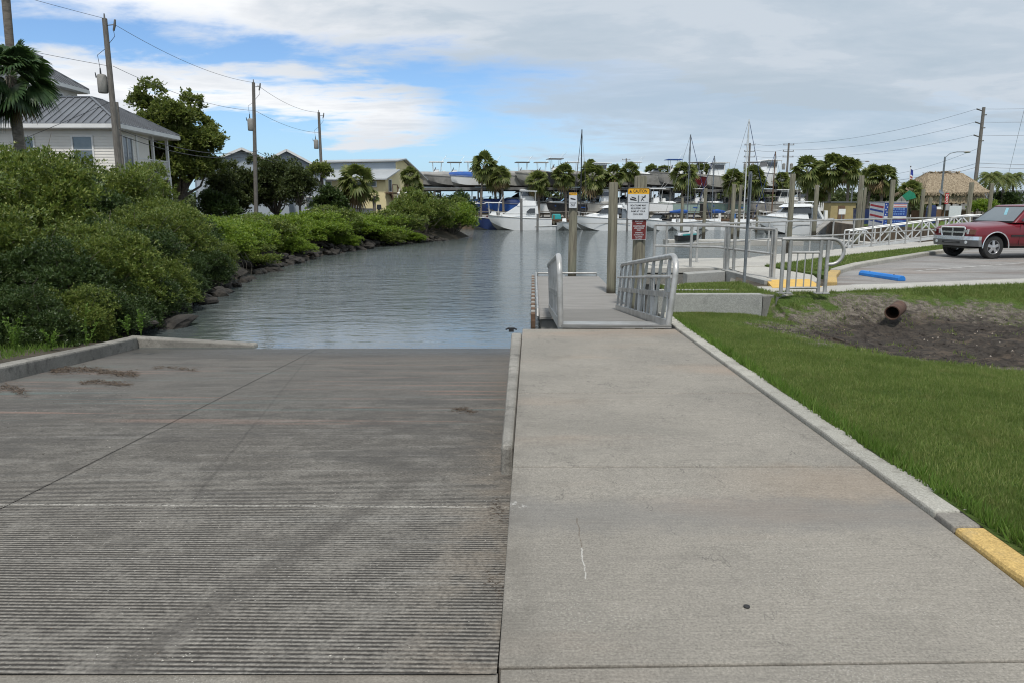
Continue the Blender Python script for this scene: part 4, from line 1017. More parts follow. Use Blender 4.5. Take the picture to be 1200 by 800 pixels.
# riprap
def rock_mesh(seed, dims):
    bm = bmesh.new(); bmesh.ops.create_icosphere(bm, subdivisions=2, radius=1); r = random.Random(seed)
    for v in bm.verts:
        n_ = noise.noise(v.co*1.3+Vector((seed*3.1, 0, 0)))*.45; v.co *= 1+n_; v.co.x *= dims[0]; v.co.y *= dims[1]; v.co.z *= dims[2]
    bmesh.ops.dissolve_limit(bm, angle_limit=.35, verts=bm.verts, edges=bm.edges)
    me = bpy.data.meshes.new('rock'); bm.to_mesh(me); bm.free(); me.materials.append(M['rock']); return me
rocks = [rock_mesh(i, d) for i, d in enumerate([(.55, .4, .28), (.4, .36, .3), (.7, .42, .25), (.34, .3, .22)])]
rnd = random.Random(3)
for i in range(170):
    y = 16.2+(i/170)**.9*48+rnd.uniform(-.3, .3); d_ = rnd.uniform(-.35, 1.0)
    o = bpy.data.objects.new('rock', rocks[rnd.randrange(4)]); COL.objects.link(o)
    o.location = (shore_x(y)-d_, y, -1.32+.42*max(0, d_)+rnd.uniform(0, .1)); o.rotation_euler = (rnd.uniform(-.3, .3), rnd.uniform(-.3, .3), rnd.random()*6)
    s_ = rnd.uniform(.4, .85); o.scale = (s_, s_, s_*.9); tag(o, 'dark riprap rock at the waterline below the mangrove hedge', 'rock', 'riprap rocks along the left bank')
# ---- mangroves: three source bushes per tone, near ones with small dense leaves
def bush_src(mat, R, n, per, L, Wd, seed, nclump=26, stems=7):
    rng = np.random.default_rng(seed)
    t_ = thing('mangrove_bush', '', 'bush', (0, 0, -100))
    p, d, C_ = tips(rng, n, R, nclump, .5, zmin=-.35, clump_r=.32 if nclump < 50 else .23)
    p[:, 2] += R[2]*.62; C_[:, 2] += R[2]*.62
    leaves('foliage', p, d, per, L, Wd, mat, rng, t_, .9, 0., step=1.)
    base = [(rng.normal()*.25, rng.normal()*.25, -.3) for _ in range(5)]
    mb = MB()
    for c in C_[:22]:
        c = Vector(c); o_ = Vector((c.x, c.y, (c.z-R[2]*.62)*1.2)).normalized(); e = c+o_*R[2]*rng.uniform(.25, .5)+Vector((0, 0, .1)); mb.tube([c, c.lerp(e, .5)+Vector(rng.normal(size=3)*.05), e], [.012, .009, .005], 5)
    limbs('stems', base, [tuple(c) for c in C_[:22]], rng, M['twig'], t_, .05, .008, extra=mb)
    t_['_r'] = 1
    return t_
near = [bush_src(M[m_], R_, 7800, 8, .105, .021, 20+i, 70) for i, (m_, R_) in enumerate([('mang', (2.3, 2.0, 1.9)), ('mang_d', (2.2, 2.1, 1.8)), ('mang', (1.9, 1.9, 2.2))])]
mids = [bush_src(M[m_], R_, 2600, 8, .15, .034, 40+i, 26) for i, (m_, R_) in enumerate([('mang_y', (2.0, 2.0, 1.35)), ('mang', (2.1, 2.0, 1.4)), ('mang_y', (1.8, 1.9, 1.2))])]
fars = [bush_src(M[m_], R_, 1500, 7, .22, .055, 60+i, 22) for i, (m_, R_) in enumerate([('mang_y', (2.4, 2.3, 1.5)), ('mang', (2.5, 2.4, 1.7))])]
used = set()
def put(src, x, y, z, s=(1, 1, 1), rz=0., label='', group=None):
    if src.name in used: o = copy_tree(src)
    else: o = src; used.add(src.name)
    if '_r' in o: del o['_r']
    o.location = (x, y, z); o.scale = s; o.rotation_euler = (0, 0, rz); o['label'] = label
    if group: o['group'] = group
    return o
rnd = random.Random(9)
GR = 'mangroves of the hedge along the left bank'
LN = 'tall grey-green mangrove bush in the near part of the bank hedge'
LF = 'low bright green mangrove bush in the far part of the bank hedge'
# (distance along, inland offset, scale, source)
for y, d_, s_, k, dz in [(13.6, 1.5, .5, 1, -.1), (12.4, 2.8, .55, 1, -.1), (11.8, 4.8, .6, 0, -.1), (14.6, 1.0, .42, 2, -.1), (15.7, 1.0, .48, 1, -.2), (16.9, .9, .48, 1, -.1), (18.2, .8, .5, 1, 0), (19.7, .9, .52, 0, .1), (21.2, .9, .5, 1, .1), (22.8, 1.0, .5, 1, .1), (25., .9, .55, 1, .1), (27.6, .9, .5, 2, .1), (15.6, 2.2, .72, 1, -.25), (16.2, 4.6, .95, 0, 0), (17.6, 1.9, .72, 0, -.1), (14.6, 5.4, .85, 2, 0), (18.2, 7.2, 1.25, 2, .1), (20.2, 2.0, .80, 1, 0), (20.6, 4.8, 1.1, 0, .3), (16.6, 8.4, 1.1, 1, 0),
                         (22.6, 2.3, .8, 2, 0), (23.6, 5.2, 1.15, 1, .4), (25.2, 2.4, .85, 0, 0), (26.8, 5.0, 1.12, 2, .3), (28.2, 2.6, .82, 1, 0), (21.4, 9.2, 1.35, 0, .6), (25.6, 10.2, 1.4, 2, .6), (30.6, 5.6, 1.1, 0, .3), (14.2, 8.0, .75, 0, 0), (30.4, 9.6, 1.3, 1, .5), (12.9, 9.8, .65, 1, 0), (35.5, 7.2, 1.2, 0, .4)]:
    put(near[k], shore_x(y)-d_+(.2 if 1.7 < d_ < 3 and y > 15 else 0), y, z_bank(d_, y)-.35+dz*.6-(.08 if d_ > 4 else 0), (s_, s_, s_*rnd.uniform(.86, 1.02)), rnd.random()*6, LN, GR+', near')
for y, d_, s_, k in [(33.3, .9, .6, 1), (40.2, .9, .6, 0), (49.2, .9, .6, 2), (31., 2.2, .9, 0), (33.6, 2.3, .95, 2), (36.4, 2.2, 1., 0), (39.2, 2.1, 1., 1), (42, 2.2, 1.0, 0), (34.2, 5.2, 1.0, 1), (38., 5.2, .95, 0), (42.4, 5.4, .8, 2), (45., 2.2, 1.05, 2), (48, 2.2, 1.1, 0), (51, 2.3, 1.1, 1), (46.5, 5.4, .75, 1), (51, 5.6, .7, 0)]:
    put(mids[k], shore_x(y)-d_, y, z_bank(d_, y)-.15, (s_, s_, s_*rnd.uniform(.66, .82)), rnd.random()*6, LF, GR+', far')
for y, d_, s_, k in [(55.6, .6, .6, 1), (59, .6, .6, 0), (54, 2.2, .95, 0), (57, 2.3, 1., 0), (60., 2.4, .95, 1), (57.5, 6, .6, 1), (62, 6.2, .65, 0), (66, 8.5, .6, 1), (73, 7, .7, 1), (70, 11, .6, 0)]:
    put(fars[k], shore_x(y)-d_, y, z_bank(d_, y)-.1, (s_, s_, s_*rnd.uniform(.52, .66)), rnd.random()*6, LF, GR+', far')
for y, d_, s_, k in [(64.5, 2.2, .95, 1), (68.2, 1.4, 1.0, 0), (71, 1.8, .95, 1), (67.5, 4.6, .95, 1)]:
    put(fars[k], shore_x(y)-d_, y, z_bank(d_, y)-.1, (s_, s_, s_*rnd.uniform(1., 1.15)), rnd.random()*6, 'big rounded mangrove bush on the point where the left bank ends at the water', 'mangroves on the point')
for s_ in near+mids+fars:
    if s_.name not in used:
        for c in list(s_.children): bpy.data.objects.remove(c)
        bpy.data.objects.remove(s_)
# prop roots and shade under the near hedge
rng = np.random.default_rng(4)
mb = MB()
for i in range(260):
    y = 15.0+rng.random()*16; x = shore_x(y)-.2-rng.random()*1.6; z = z_bank(max(0, shore_x(y)-x), y)
    a = rng.normal()*.5; h_ = .4+rng.random()*.7
    mb.tube([(x, y, z-.1), (x-.12+a*.2, y+a*.15, z+h_*.5), (x-.35+a*.1, y+a*.3, z+h_)], [.016, .014, .012], 5)
tag(mb.build('mangrove_roots', M['twig'], fix=False), 'tangle of thin mangrove prop roots under the near hedge', 'roots', kind='stuff')
# weeds by the left kerb
def weed(x, y, z, h_, n, label, L=.06, mat='weed', seed=0):
    rng = np.random.default_rng(seed+int(abs(x)*50)); t_ = thing('weed', label, 'weed', (x, y, z)); mb = MB(); pts = []; dd = []
    for i in range(n):
        a = rng.random()*6.28; r_ = rng.random()*h_*.4; top = Vector((math.cos(a)*r_, math.sin(a)*r_, h_*(.6+.5*rng.random())))
        mb.tube([(0, 0, 0), top*.5+Vector((0, 0, .03)), top], [.006, .005, .003], 5)
        for k in range(7):
            q = top*(.3+.7*k/6); pts.append(tuple(q)); dd.append((math.cos(a+k), math.sin(a+k), .7))
    mb.build('stem', M['weed'], t_, fix=False); leaves('foliage', np.array(pts), np.array(dd)/1.2, 3, L, L*.28, M[mat], rng, t_, .8)
xk, yk = G(102, 392, -.85); 
for px, py, h_, n, lb in ((100, 396, .75, 3, 'upright bright green weed behind the left kerb of the ramp'), (18, 405, .55, 9, 'leafy weed clump at the left frame edge behind the kerb'), (60, 400, .35, 7, 'low broad weed behind the kerb, left of the upright one'), (150, 390, .5, 4, 'thin grey weed near the kerb corner'), (165, 391, .55, 4, 'taller thin weed at the kerb corner by the water')):
    x_, y_ = G(px, py, -.75); weed(x_, y_, -.80 if y_ > 13 else z_ramp(y_)+.17, h_, n, lb)
blades('grass', lambda x, y: z_bank(shore_x(y)-x, y), 16000, (-14, -7, 7, 15.), .10, .006, M['weed'], 8, lambda x, y, r: shore_x(y)-x > .35 and noise.noise(Vector((x*.9, y*.9, 0))) > -.1-.2*r)
# ---- broadleaf trees
def tree(name, label, x, y, z0, H_, R, mat, n, per, L, Wd, seed, trunk_r=.2, nclump=30, cat='tree', fork=.35, zc=None, group=None, clump_r=.33):
    rng = np.random.default_rng(seed); t_ = thing(name, label, cat, (x, y, z0), group=group)
    p, d, C_ = tips(rng, n, R, nclump, .45, zmin=-.75, clump_r=clump_r); zc = zc or H_-R[2]
    p[:, 2] += zc; C_[:, 2] += zc
    leaves('crown', p, d, per, L, Wd, mat, rng, t_, 1., .1, step=1.)
    mb = MB(); fz = max(.6, (zc-R[2])*.9+fork); f = Vector((rng.normal()*.1, rng.normal()*.1, fz))
    mb.tube([(0, 0, -.3), (0, 0, .2), f*.6, f], [trunk_r*1.35, trunk_r, trunk_r*.85, trunk_r*.8], 10)
    for c in C_[:24]:
        e = Vector(c); q = f.lerp(e, .45)+Vector(rng.normal(size=3)*.25); mb.tube([f, q, e], [trunk_r*.5, trunk_r*.3, trunk_r*.08], 6)
    mb.build('trunk', M['bark'], t_, smooth=True, fix=False)
    return t_
def tree_at(name, label, pxc, pyt, pyb, wpx, Y, mat, seed, **kw):
    zt = zof(pyt, Y); zb_ = zof(pyb, Y); R = (wpx/2/FPX*Y*.88, wpx/2/FPX*Y*.88, (zt-zb_)/2*.88)
    z0 = kw.pop('z0', .15); return tree(name, label, xof(pxc, Y, (zt+zb_)/2), Y, z0, zt-z0, R, mat, zc=(zt+zb_)/2-z0, seed=seed, **kw)
tree_at('broadleaf_tree', 'large rounded broadleaf tree right of the cream house', 203, 104, 244, 118, 60, M['ficus'], 101, n=8200, per=8, L=.28, Wd=.085, trunk_r=.3, nclump=90, clump_r=.20)
tree_at('oak_tree', 'dark spreading tree left of the middle utility pole', 272, 188, 262, 74, 66, M['oak'], 102, n=3800, per=7, L=.22, Wd=.06, trunk_r=.18, nclump=55, clump_r=.22)
tree_at('oak_tree', 'dark dense tree between the two far utility poles, in front of the grey house', 322, 178, 262, 84, 68, M['oak'], 103, n=4200, per=7, L=.22, Wd=.06, trunk_r=.2, nclump=60, clump_r=.22)
tree_at('oak_tree', 'forked brownish tree with its trunk showing, left of the third utility pole', 350, 194, 248, 44, 64, M['oak'], 104, n=2200, per=7, L=.2, Wd=.055, trunk_r=.12)
tree_at('small_tree', 'thin sprawling shrub tree against the third utility pole', 374, 182, 216, 26, 79, M['ficus'], 105, n=420, per=7, L=.26, Wd=.08, trunk_r=.1, nclump=14)
tree_at('broadleaf_tree', 'dark bushy tree below the third utility pole', 388, 222, 262, 40, 76, M['mang_d'], 106, n=1700, per=7, L=.26, Wd=.07, trunk_r=.12)
tree_at('oak_tree', 'low dark tree behind the hedge at the foot of the middle utility pole', 256, 225, 262, 40, 62, M['mang_d'], 107, n=1700, per=7, L=.24, Wd=.06, trunk_r=.12)
tree_at('broadleaf_tree', 'dark green tree behind the mangrove point', 532, 230, 262, 46, 74, M['mang_d'], 108, n=2200, per=7, L=.26, Wd=.07, trunk_r=.12)
tree_at('broadleaf_tree', 'leaning dark shrub at the left shoulder of the mangrove point', 505, 238, 270, 40, 73, M['mang_d'], 109, n=1800, per=7, L=.26, Wd=.07, trunk_r=.12)
# ---- palms
def fan(mb, base, dirv, L, nbl, bw, rng, droop=.35, mi=0, pet=.45, open_=2.2, seg=3):
    """one fan leaf: petiole and a fan of folded blades"""
    base = Vector(base); d = Vector(dirv).normalized(); up = Vector((0, 0, 1))
    side = d.cross(up); side = side.normalized() if side.length > .1 else Vector((1, 0, 0)); nrm = side.cross(d).normalized()
    ro_ = rng.uniform(-1.1, 1.1); side, nrm = side*math.cos(ro_)+nrm*math.sin(ro_), nrm*math.cos(ro_)-side*math.sin(ro_); hub = base+d*L*pet
    mb.add([base-side*.02, base+side*.02, hub+side*.012, hub-side*.012], [(0, 1, 2, 3)], mi)
    R = L*(1-pet)*1.25
    for i in range(nbl):
        a = (i/(nbl-1)-.5)*open_*1.25; dd = d*math.cos(a)+side*math.sin(a)
        r_ = R*(.78+.22*math.cos(a*.9))*rng.uniform(.9, 1.05)
        prev = [hub, hub]; w0 = bw
        for k in range(1, seg+1):
            f = k/seg; c = hub+dd*r_*f*(1-.12*f)-up*droop*r_*f*f*f-nrm*r_*.10*f*(1 if i % 2 else -.4)*.3
            ww = w0*(1 if k < seg else .08)*(1.0 if k > 1 else 1.15); sd2 = (side*math.cos(a)-d*math.sin(a))
            nx = [c-sd2*ww, c+sd2*ww]
            mb.add([prev[0], prev[1], nx[1], nx[0]] if k > 1 else [prev[0], nx[1], nx[0]], [(0, 1, 2, 3)] if k > 1 else [(0, 1, 2)], mi)
            prev = nx
def fan_palm(name, label, x, y, z0, H_, rc, nfr, nbl, seed, tr=.16, mats=None, dead=.05, cat='palm tree', group=None, seg=2, skirt=True, lean=(0, 0)):
    r = random.Random(seed); t_ = thing(name, label, cat, (x, y, z0), group=group)
    top = Vector((lean[0], lean[1], H_-rc*.55)); mb = MB()
    n = 7; mb.tube([Vector((lean[0]*f*f, lean[1]*f*f, -.2+(top.z+.2)*f)) for f in [k/n for k in range(n+1)]], [tr*(1.25 if k == 0 else 1.+.08*(k % 2)) for k in range(n+1)], 10)
    mb.build('trunk', M['ptrunk'], t_, smooth=True, fix=False)
    mg = MB(); md = MB(); bw = rc*1.5/nbl*.55
    for i in range(nfr):
        f = (i+.5)/nfr; e = 1.5-2.75*f+r.uniform(-.35, .35); a = i*2.399+r.uniform(-.3, .3)
        dv = Vector((math.cos(a)*math.cos(e), math.sin(a)*math.cos(e), math.sin(e)))
        fan(md if (f > 1-dead and skirt) else mg, top+dv*.1, dv, rc*r.uniform(.85, 1.1), nbl, bw, r, droop=r.uniform(.15, .4)+(.2 if f > .7 else 0), seg=seg, pet=r.uniform(.32, .55))
    mg.build('fronds', mats or M['palm'], t_, fix=False)
    if md.v: md.build('dead_fronds', M['palm_dead'], t_, fix=False)
    return t_
def pinnate_palm(name, label, x, y, z0, H_, rc, nfr, seed, tr=.14, group=None):
    r = random.Random(seed); t_ = thing(name, label, 'palm tree', (x, y, z0), group=group); top = Vector((r.uniform(-.2, .2), 0, H_-rc*.4))
    mb = MB(); mb.tube([(0, 0, -.2), top*.5+Vector((.05, 0, 0)), top], [tr*1.3, tr, tr*.9], 10); mb.build('trunk', M['ptrunk'], t_, smooth=True, fix=False)
    mg = MB()
    for i in range(nfr):
        a = i*2.399; e = 1.2-1.7*(i/nfr)+r.uniform(-.1, .1); h_ = Vector((math.cos(a), math.sin(a), 0)); prev = None
        for k in range(13):
            f = k/12; c = top+h_*rc*1.15*f*math.cos(e*.7)+Vector((0, 0, rc*(math.sin(e)*f*1.1-.95*f*f)))
            if prev is not None:
                sdv = h_.cross(Vector((0, 0, 1)))
                for s_ in (-1, 1):
                    l = rc*.36*math.sin(PI*min(1, f*.9+.1))+.05; q = c+(sdv*s_*.8+h_*.5)*l-Vector((0, 0, l*.45))
                    mg.add([prev, c, q], [(0, 1, 2)])
            prev = c
    mg.build('fronds', M['palm'], t_, fix=False); return t_
def palm_at(label, px, pyt, Y, rpx, seed, trunk_to=0.2, name='cabbage_palm', group=None, **kw):
    rc = rpx/FPX*Y*1.28; zt = zof(pyt, Y); rs_ = random.Random(seed*7); kw.setdefault('lean', (rs_.uniform(-.5, .5), rs_.uniform(-.3, .3))); kw.setdefault('dead', rs_.choice((.03, .06, .14))); rc *= rs_.uniform(.88, 1.1); zt += rs_.uniform(-.25, .3)
    return fan_palm(name, label, xof(px, Y, zt), Y, trunk_to, zt-trunk_to, rc, kw.pop('nfr', 56), kw.pop('nbl', 11), seed, group=group, **kw)
# the near fan palm at the left edge and the bare trunk behind it
pn = fan_palm('fan_palm', 'large fan palm with broad dark fronds at the left edge in front of the house', xof(18, 25.5, 4.6), 25.5, .1, zof(64, 25.5)-.1, 1.3, 46, 24, 200, tr=.15, mats=M['palm_near'], dead=.07, seg=4)
mb = MB(); xt = xof(12, 30, 7.); mb.tube([(xt+.1, 30, 0), (xt+.02, 30, 6), (xof(8, 30, 10.)-.0, 30, 12.5)], [.2, .15, .15], 12)
tt = thing('tall_palm', 'tall bare palm trunk rising out of the frame at the left edge', 'palm tree', (0, 0, 0)); mb.build('trunk', M['ptrunk'], tt, smooth=True)
r = random.Random(4); mg = MB()
for i in range(24):
    f = (i+.5)/24; e = 1.4-2.*f; a = i*2.399; dv = Vector((math.cos(a)*math.cos(e), math.sin(a)*math.cos(e), math.sin(e)))
    fan(mg, Vector((xof(8, 30, 10.), 30, 12.4)), dv, 1.5, 12, .05, r, seg=2)
mg.build('fronds', M['palm'], tt, fix=False)
palm_at('full green cabbage palm in front of the yellow building', 421, 199, 80, 18, 201, nfr=46, nbl=13)
palm_at('slender palm beside the stairs of the yellow building', 477, 202, 84, 9, 202)
palm_at('small palm just right of the slender one by the yellow building', 489, 211, 86, 9, 203)
palm_at('little young palm right of the full palm by the yellow building', 438, 227, 80, 6, 204, nfr=20)
GP = 'cabbage palms in front of the boat racks'
for i, (px, pt, Y, r_) in enumerate([(563, 186, 102, 13), (580, 198, 103, 11), (590, 197, 101, 11), (632, 203, 102, 12), (664, 197, 102, 12), (697, 196, 103, 14), (693, 193, 120, 9), (722, 197, 103, 11), (737, 196, 104, 10),
                                     (800, 194, 103, 12), (826, 194, 110, 11), (856, 201, 102, 12), (885, 198, 103, 12), (914, 205, 106, 9)]):
    palm_at('cabbage palm with a rounded shaggy crown in front of the boat racks', px, pt, Y, r_, 210+i, group=GP)
for i, (px, pt, Y, r_, lb) in enumerate([(949, 190, 96, 15, 'cabbage palm with yellowing fronds, leftmost of the clump behind the tan shed'), (975, 185, 96, 15, 'tallest cabbage palm in the middle of the clump behind the tan shed'), (997, 189, 95, 14, 'cabbage palm with a curved trunk, right of the tallest in the clump'),
                                     (1020, 197, 98, 12, 'cabbage palm left of the two by the road sign'), (1036, 201, 97, 13, 'bushy palm just left of the flagpole'), (1066, 217, 84, 12, 'low round palm at the left corner of the thatched hut'), (960, 208, 99, 13, 'low palm in front of the clump behind the tan shed')]):
    palm_at(lb, px, pt, Y, r_, 230+i, nfr=44)
for i, (px, pt, Y, r_) in enumerate([(764, 196, 150, 9), (775, 196, 150, 8)]): palm_at('feathery dark palm far behind the boat racks', px, pt, Y, r_, 250+i, group='palms far behind the boat racks')
for i, (px, pt, r_) in enumerate([(1163, 199, 16), (1178, 202, 14), (1190, 200, 15)]):
    Y = 92+i*3; zt = zof(pt, Y); pinnate_palm('date_palm', ('arching feather palm right of the big utility pole', 'feather palm in the middle of the three at the right edge', 'feather palm at the right edge by the grey roof')[i], xof(px, Y, zt), Y, .1, zt-.1, r_/FPX*Y, 34, 260+i)
tree_at('broadleaf_tree', 'dark rounded tree behind the green road sign', 1032, 212, 250, 50, 108, M['mang_d'], 120, n=1500, per=7, L=.34, Wd=.1, trunk_r=.15)
tree_at('hedge_bush', 'light green bush in front of the fence by the big utility pole', 1150, 236, 250, 34, 80, M['mang_y'], 121, n=900, per=6, L=.2, Wd=.06, trunk_r=.06, cat='bush')
tree_at('hedge_bush', 'dark bush under the feather palms', 1176, 226, 250, 40, 96, M['mang_d'], 122, n=1000, per=6, L=.3, Wd=.08, trunk_r=.06, cat='bush')
# far tree line, one mass
rng = np.random.default_rng(77); P_ = []; 
for i in range(150):
    x = -120+rng.random()*330; y = 150+rng.random()*60
    h_ = 3.2+2.0*noise.noise(Vector((x*.05, 0, 0)))+rng.random()*1.6; c = np.array([x, y, h_*.5]); q = rng.normal(size=(190, 3)); q /= np.linalg.norm(q, axis=1)[:, None]
    P_.append(c+q*np.array([3.6, 3., h_*.55]))
P_ = np.concatenate(P_); dd = rng.normal(size=P_.shape); dd /= np.linalg.norm(dd, axis=1)[:, None]
tag(leaves('far_trees', P_, dd, 3, 1.1, .36, M['oak'], rng), 'low dark line of trees far behind the marina', 'trees', kind='stuff')
# ------------------------------------------------------------------ buildings
def lap_wall(mb, a, c, z0, z1, nz, step=.0):
    """clapboard wall from a to c (plan), outward to the right of a->c; every board is a slanted face"""
    a, c = Vector((a[0], a[1])), Vector((c[0], c[1])); d = (c-a).normalized(); n_ = Vector((d.y, -d.x))
    h_ = (z1-z0)/nz
    for i in range(nz):
        zb, zt_ = z0+i*h_, z0+(i+1)*h_; o1 = n_*.028; 
        mb.add([(a.x+o1.x, a.y+o1.y, zb), (c.x+o1.x, c.y+o1.y, zb), (c.x, c.y, zt_), (a.x, a.y, zt_), (a.x, a.y, zb), (c.x, c.y, zb)], [(0, 1, 2, 3), (4, 5, 1, 0)])
def hip_roof(mb, x0, x1, y0, y1, ze, zr, ins, ribs=.45, th=.16, rib_mb=None):
    rx0, rx1 = x0+ins, x1-ins; ry0, ry1 = y0+ins, y1-ins
    if rx0 > rx1: rx0 = rx1 = (x0+x1)/2
    if ry0 > ry1: ry0 = ry1 = (y0+y1)/2
    vs = [(x0, y0, ze), (x1, y0, ze), (x1, y1, ze), (x0, y1, ze), (rx0, ry0, zr), (rx1, ry0, zr), (rx1, ry1, zr), (rx0, ry1, zr), (x0, y0, ze-th), (x1, y0, ze-th), (x1, y1, ze-th), (x0, y1, ze-th)]
    mb.add(vs, [(0, 1, 5, 4), (1, 2, 6, 5), (2, 3, 7, 6), (3, 0, 4, 7), (4, 5, 6, 7), (8, 9, 1, 0), (9, 10, 2, 1), (10, 11, 3, 2), (11, 8, 0, 3), (11, 10, 9, 8)])
    # standing seams on front and right slopes
    def seam(p, q): mb.bar(Vector(p)+Vector((0, 0, .03)), Vector(q)+Vector((0, 0, .03)), .04, .06)
    k = x0+ribs
    while k < x1-.1:
        f = min(1, (k-x0)/(ins+1e-6), (x1-k)/(ins+1e-6)); seam((k, y0, ze), (k, y0+(ry0-y0)*f, ze+(zr-ze)*f)); k += ribs
    k = y0+ribs
    while k < y1-.1:
        f = min(1, (k-y0)/(ry0-y0+1e-6), (y1-k)/(y1-ry1+1e-6)); seam((x1, k, ze), (x1+(rx1-x1)*f, k, ze+(zr-ze)*f)); k += ribs
    for a_, b_ in ((0, 4), (1, 5), (2, 6), (3, 7), (4, 5), (5, 6)): mb.bar(Vector(vs[a_])+Vector((0, 0, .04)), Vector(vs[b_])+Vector((0, 0, .04)), .14, .07)
def window(parent, c, w_, h_, face, mull='h', name='window'):
    """face: unit outward normal in plan; frame is the part, pane its sub-part"""
    n_ = Vector((face[0], face[1], 0)); t_ = Vector((-n_.y, n_.x, 0)); c = Vector(c)
    m_ = MB(); f = .1
    for s_ in (-1, 1):
        m_.bar(c+t_*s_*(w_/2+f/2)-Vector((0, 0, h_/2+f))+n_*.04, c+t_*s_*(w_/2+f/2)+Vector((0, 0, h_/2+f))+n_*.04, .08, f, up=tuple(t_)) if 0 else m_.bar(c+t_*s_*(w_/2+f/2)-Vector((0, 0, h_/2+f))+n_*.04, c+t_*s_*(w_/2+f/2)+Vector((0, 0, h_/2+f))+n_*.04, .1, .09)
        m_.bar(c-t_*w_/2+Vector((0, 0, s_*(h_/2+f/2)))+n_*.042, c+t_*w_/2+Vector((0, 0, s_*(h_/2+f/2)))+n_*.042, .085, .1)
    if mull == 'h': m_.bar(c-t_*w_/2+n_*.04, c+t_*w_/2+n_*.04, .05, .05)
    if mull == 'v': m_.bar(c-Vector((0, 0, h_/2))+n_*.04, c+Vector((0, 0, h_/2))+n_*.04, .07, .06)
    fr = m_.build(name, M['trim'], parent)
    m2 = MB(); q = [c-t_*w_/2-Vector((0, 0, h_/2)), c+t_*w_/2-Vector((0, 0, h_/2)), c+t_*w_/2+Vector((0, 0, h_/2)), c-t_*w_/2+Vector((0, 0, h_/2))]
    m2.add([p+n_*.036 for p in q]+[p-n_*.01 for p in q], [(0, 1, 2, 3), (7, 6, 5, 4), (0, 4, 5, 1), (1, 5, 6, 2), (2, 6, 7, 3), (3, 7, 4, 0)]); m2.build('pane', M['hglass'], fr)
    return fr
hx, hy = -24.35, 46.
hs = thing('house', 'cream clapboard house with a grey metal hip roof and a corner porch, above the hedge', 'house', (hx, hy, 0))
W_ = 8.2; D_ = 7.0; ze = 6.55
m_ = MB(); m_.box((-W_/2, D_/2-1.35, 3.2), (W_-.06, D_-2.76, 6.3)); m_.box((-W_/2-.5, D_/2, 1.5), (W_-1.1, D_-.1, 2.8)); 
m_.box((-W_/2-1.7, D_/2, 4.7), (W_-3.4, D_-.06, 3.4))
lap_wall(m_, (-W_, 0), (0, 0), 0., 6.35, 36); lap_wall(m_, (0, 0), (0, 2.5), 0., 6.35, 36)
m_.build('wall', M['siding'], hs, fix=False)
m_ = MB()
for x_, y_ in ((-.0, -.0), (.0, 2.5)): m_.box((x_, y_, 3.2), (.16, .16, 6.35))
m_.box((-W_/2, -.03, 6.28), (W_, .1, .18)); m_.build('corner_board', M['trim'], hs)
m_ = MB(); hip_roof(m_, -W_-.55, .6, -.6, D_+.55, ze, ze+1.95, 3.4); m_.build('roof', M['roofm'], hs, fix=False)
m_ = MB(); m_.box((-W_/2, -.62, ze-.17), (W_+1.2, .05, .24)); m_.box((.62, D_/2, ze-.17), (.05, D_+1.2, .24)); m_.box((-W_/2+.02, D_/2, ze-.31), (W_+1.1, D_+1.1, .04)); m_.build('fascia', M['trim'], hs)
window(hs, (-2.0, 0, 5.0), 1.15, 1.55, (0, -1)); window(hs, (-5.6, 0, 5.0), 1.15, 1.55, (0, -1)); window(hs, (.0, 1.3, 4.9), 1.1, 1.9, (1, 0), 'v')
# porch
pch = MB(); pch.box((-1.6, 4.75, 3.55), (3.3, 4.5, .2)); pf_ = pch.build('porch_floor', M['trim'], hs)
for x_, y_ in ((-.05, 4.8), (-.05, 6.9), (-.05, 2.65), (-3.0, 6.9)):
    m_ = MB(); m_.box((x_, y_, 4.95), (.16, .16, 2.8)); m_.box((x_, y_, 1.7), (.2, .2, 3.5)); m_.build('porch_post', M['trim'], hs)
m_ = MB()
for z_ in (3.85, 4.7): m_.box((-.05, 4.75, z_), (.07, 4.3, .08)); m_.box((-1.5, 6.92, z_), (3., .07, .08))
for i in range(30): m_.box((-.05, 2.7+i*.145, 4.28), (.035, .05, .85))
for i in range(20): m_.box((-.1-i*.15, 6.92, 4.28), (.05, .035, .85))
m_.build('porch_railing', M['trim'], hs)
# upper storey
m_ = MB(); m_.box((-10.1, 6.05, 6.2), (7.4, 2.8, 6.6)); lap_wall(m_, (-13.8, 4.6), (-6.35, 4.6), 6.6, 9.55, 17); lap_wall(m_, (-6.35, 4.6), (-6.35, 7.5), 6.6, 9.55, 17); m_.build('upper_wall', M['siding'], hs, fix=False)
m_ = MB(); hip_roof(m_, -14.4, -5.8, 4.0, 8.1, 9.75, 11.2, 2.0); m_.build('upper_roof', M['roofm'], hs, fix=False)
m_ = MB(); m_.box((-10.1, 3.98, 9.6), (8.6, .05, .24)); m_.box((-5.78, 6.05, 9.6), (.05, 4.1, .24)); m_.box((-10.1, 6.05, 9.47), (8.5, 4.0, .04)); m_.build('fascia', M['trim'], hs)
window(hs, (-6.35, 5.3, 8.3), .7, 1.6, (1, 0), ''); window(hs, (-6.35, 6.75, 8.45), .8, 1.2, (1, 0), 'v')
m_ = MB(); m_.box((-9.2, 6.05, 11.0), (1.5, 1.5, 1.4)); m_.build('cupola', M['siding'], hs)
m_ = MB(); hip_roof(m_, -10.2, -8.2, 5.1, 7.1, 11.75, 12.1, .9); m_.build('cupola_roof', M['roofm'], hs, fix=False)
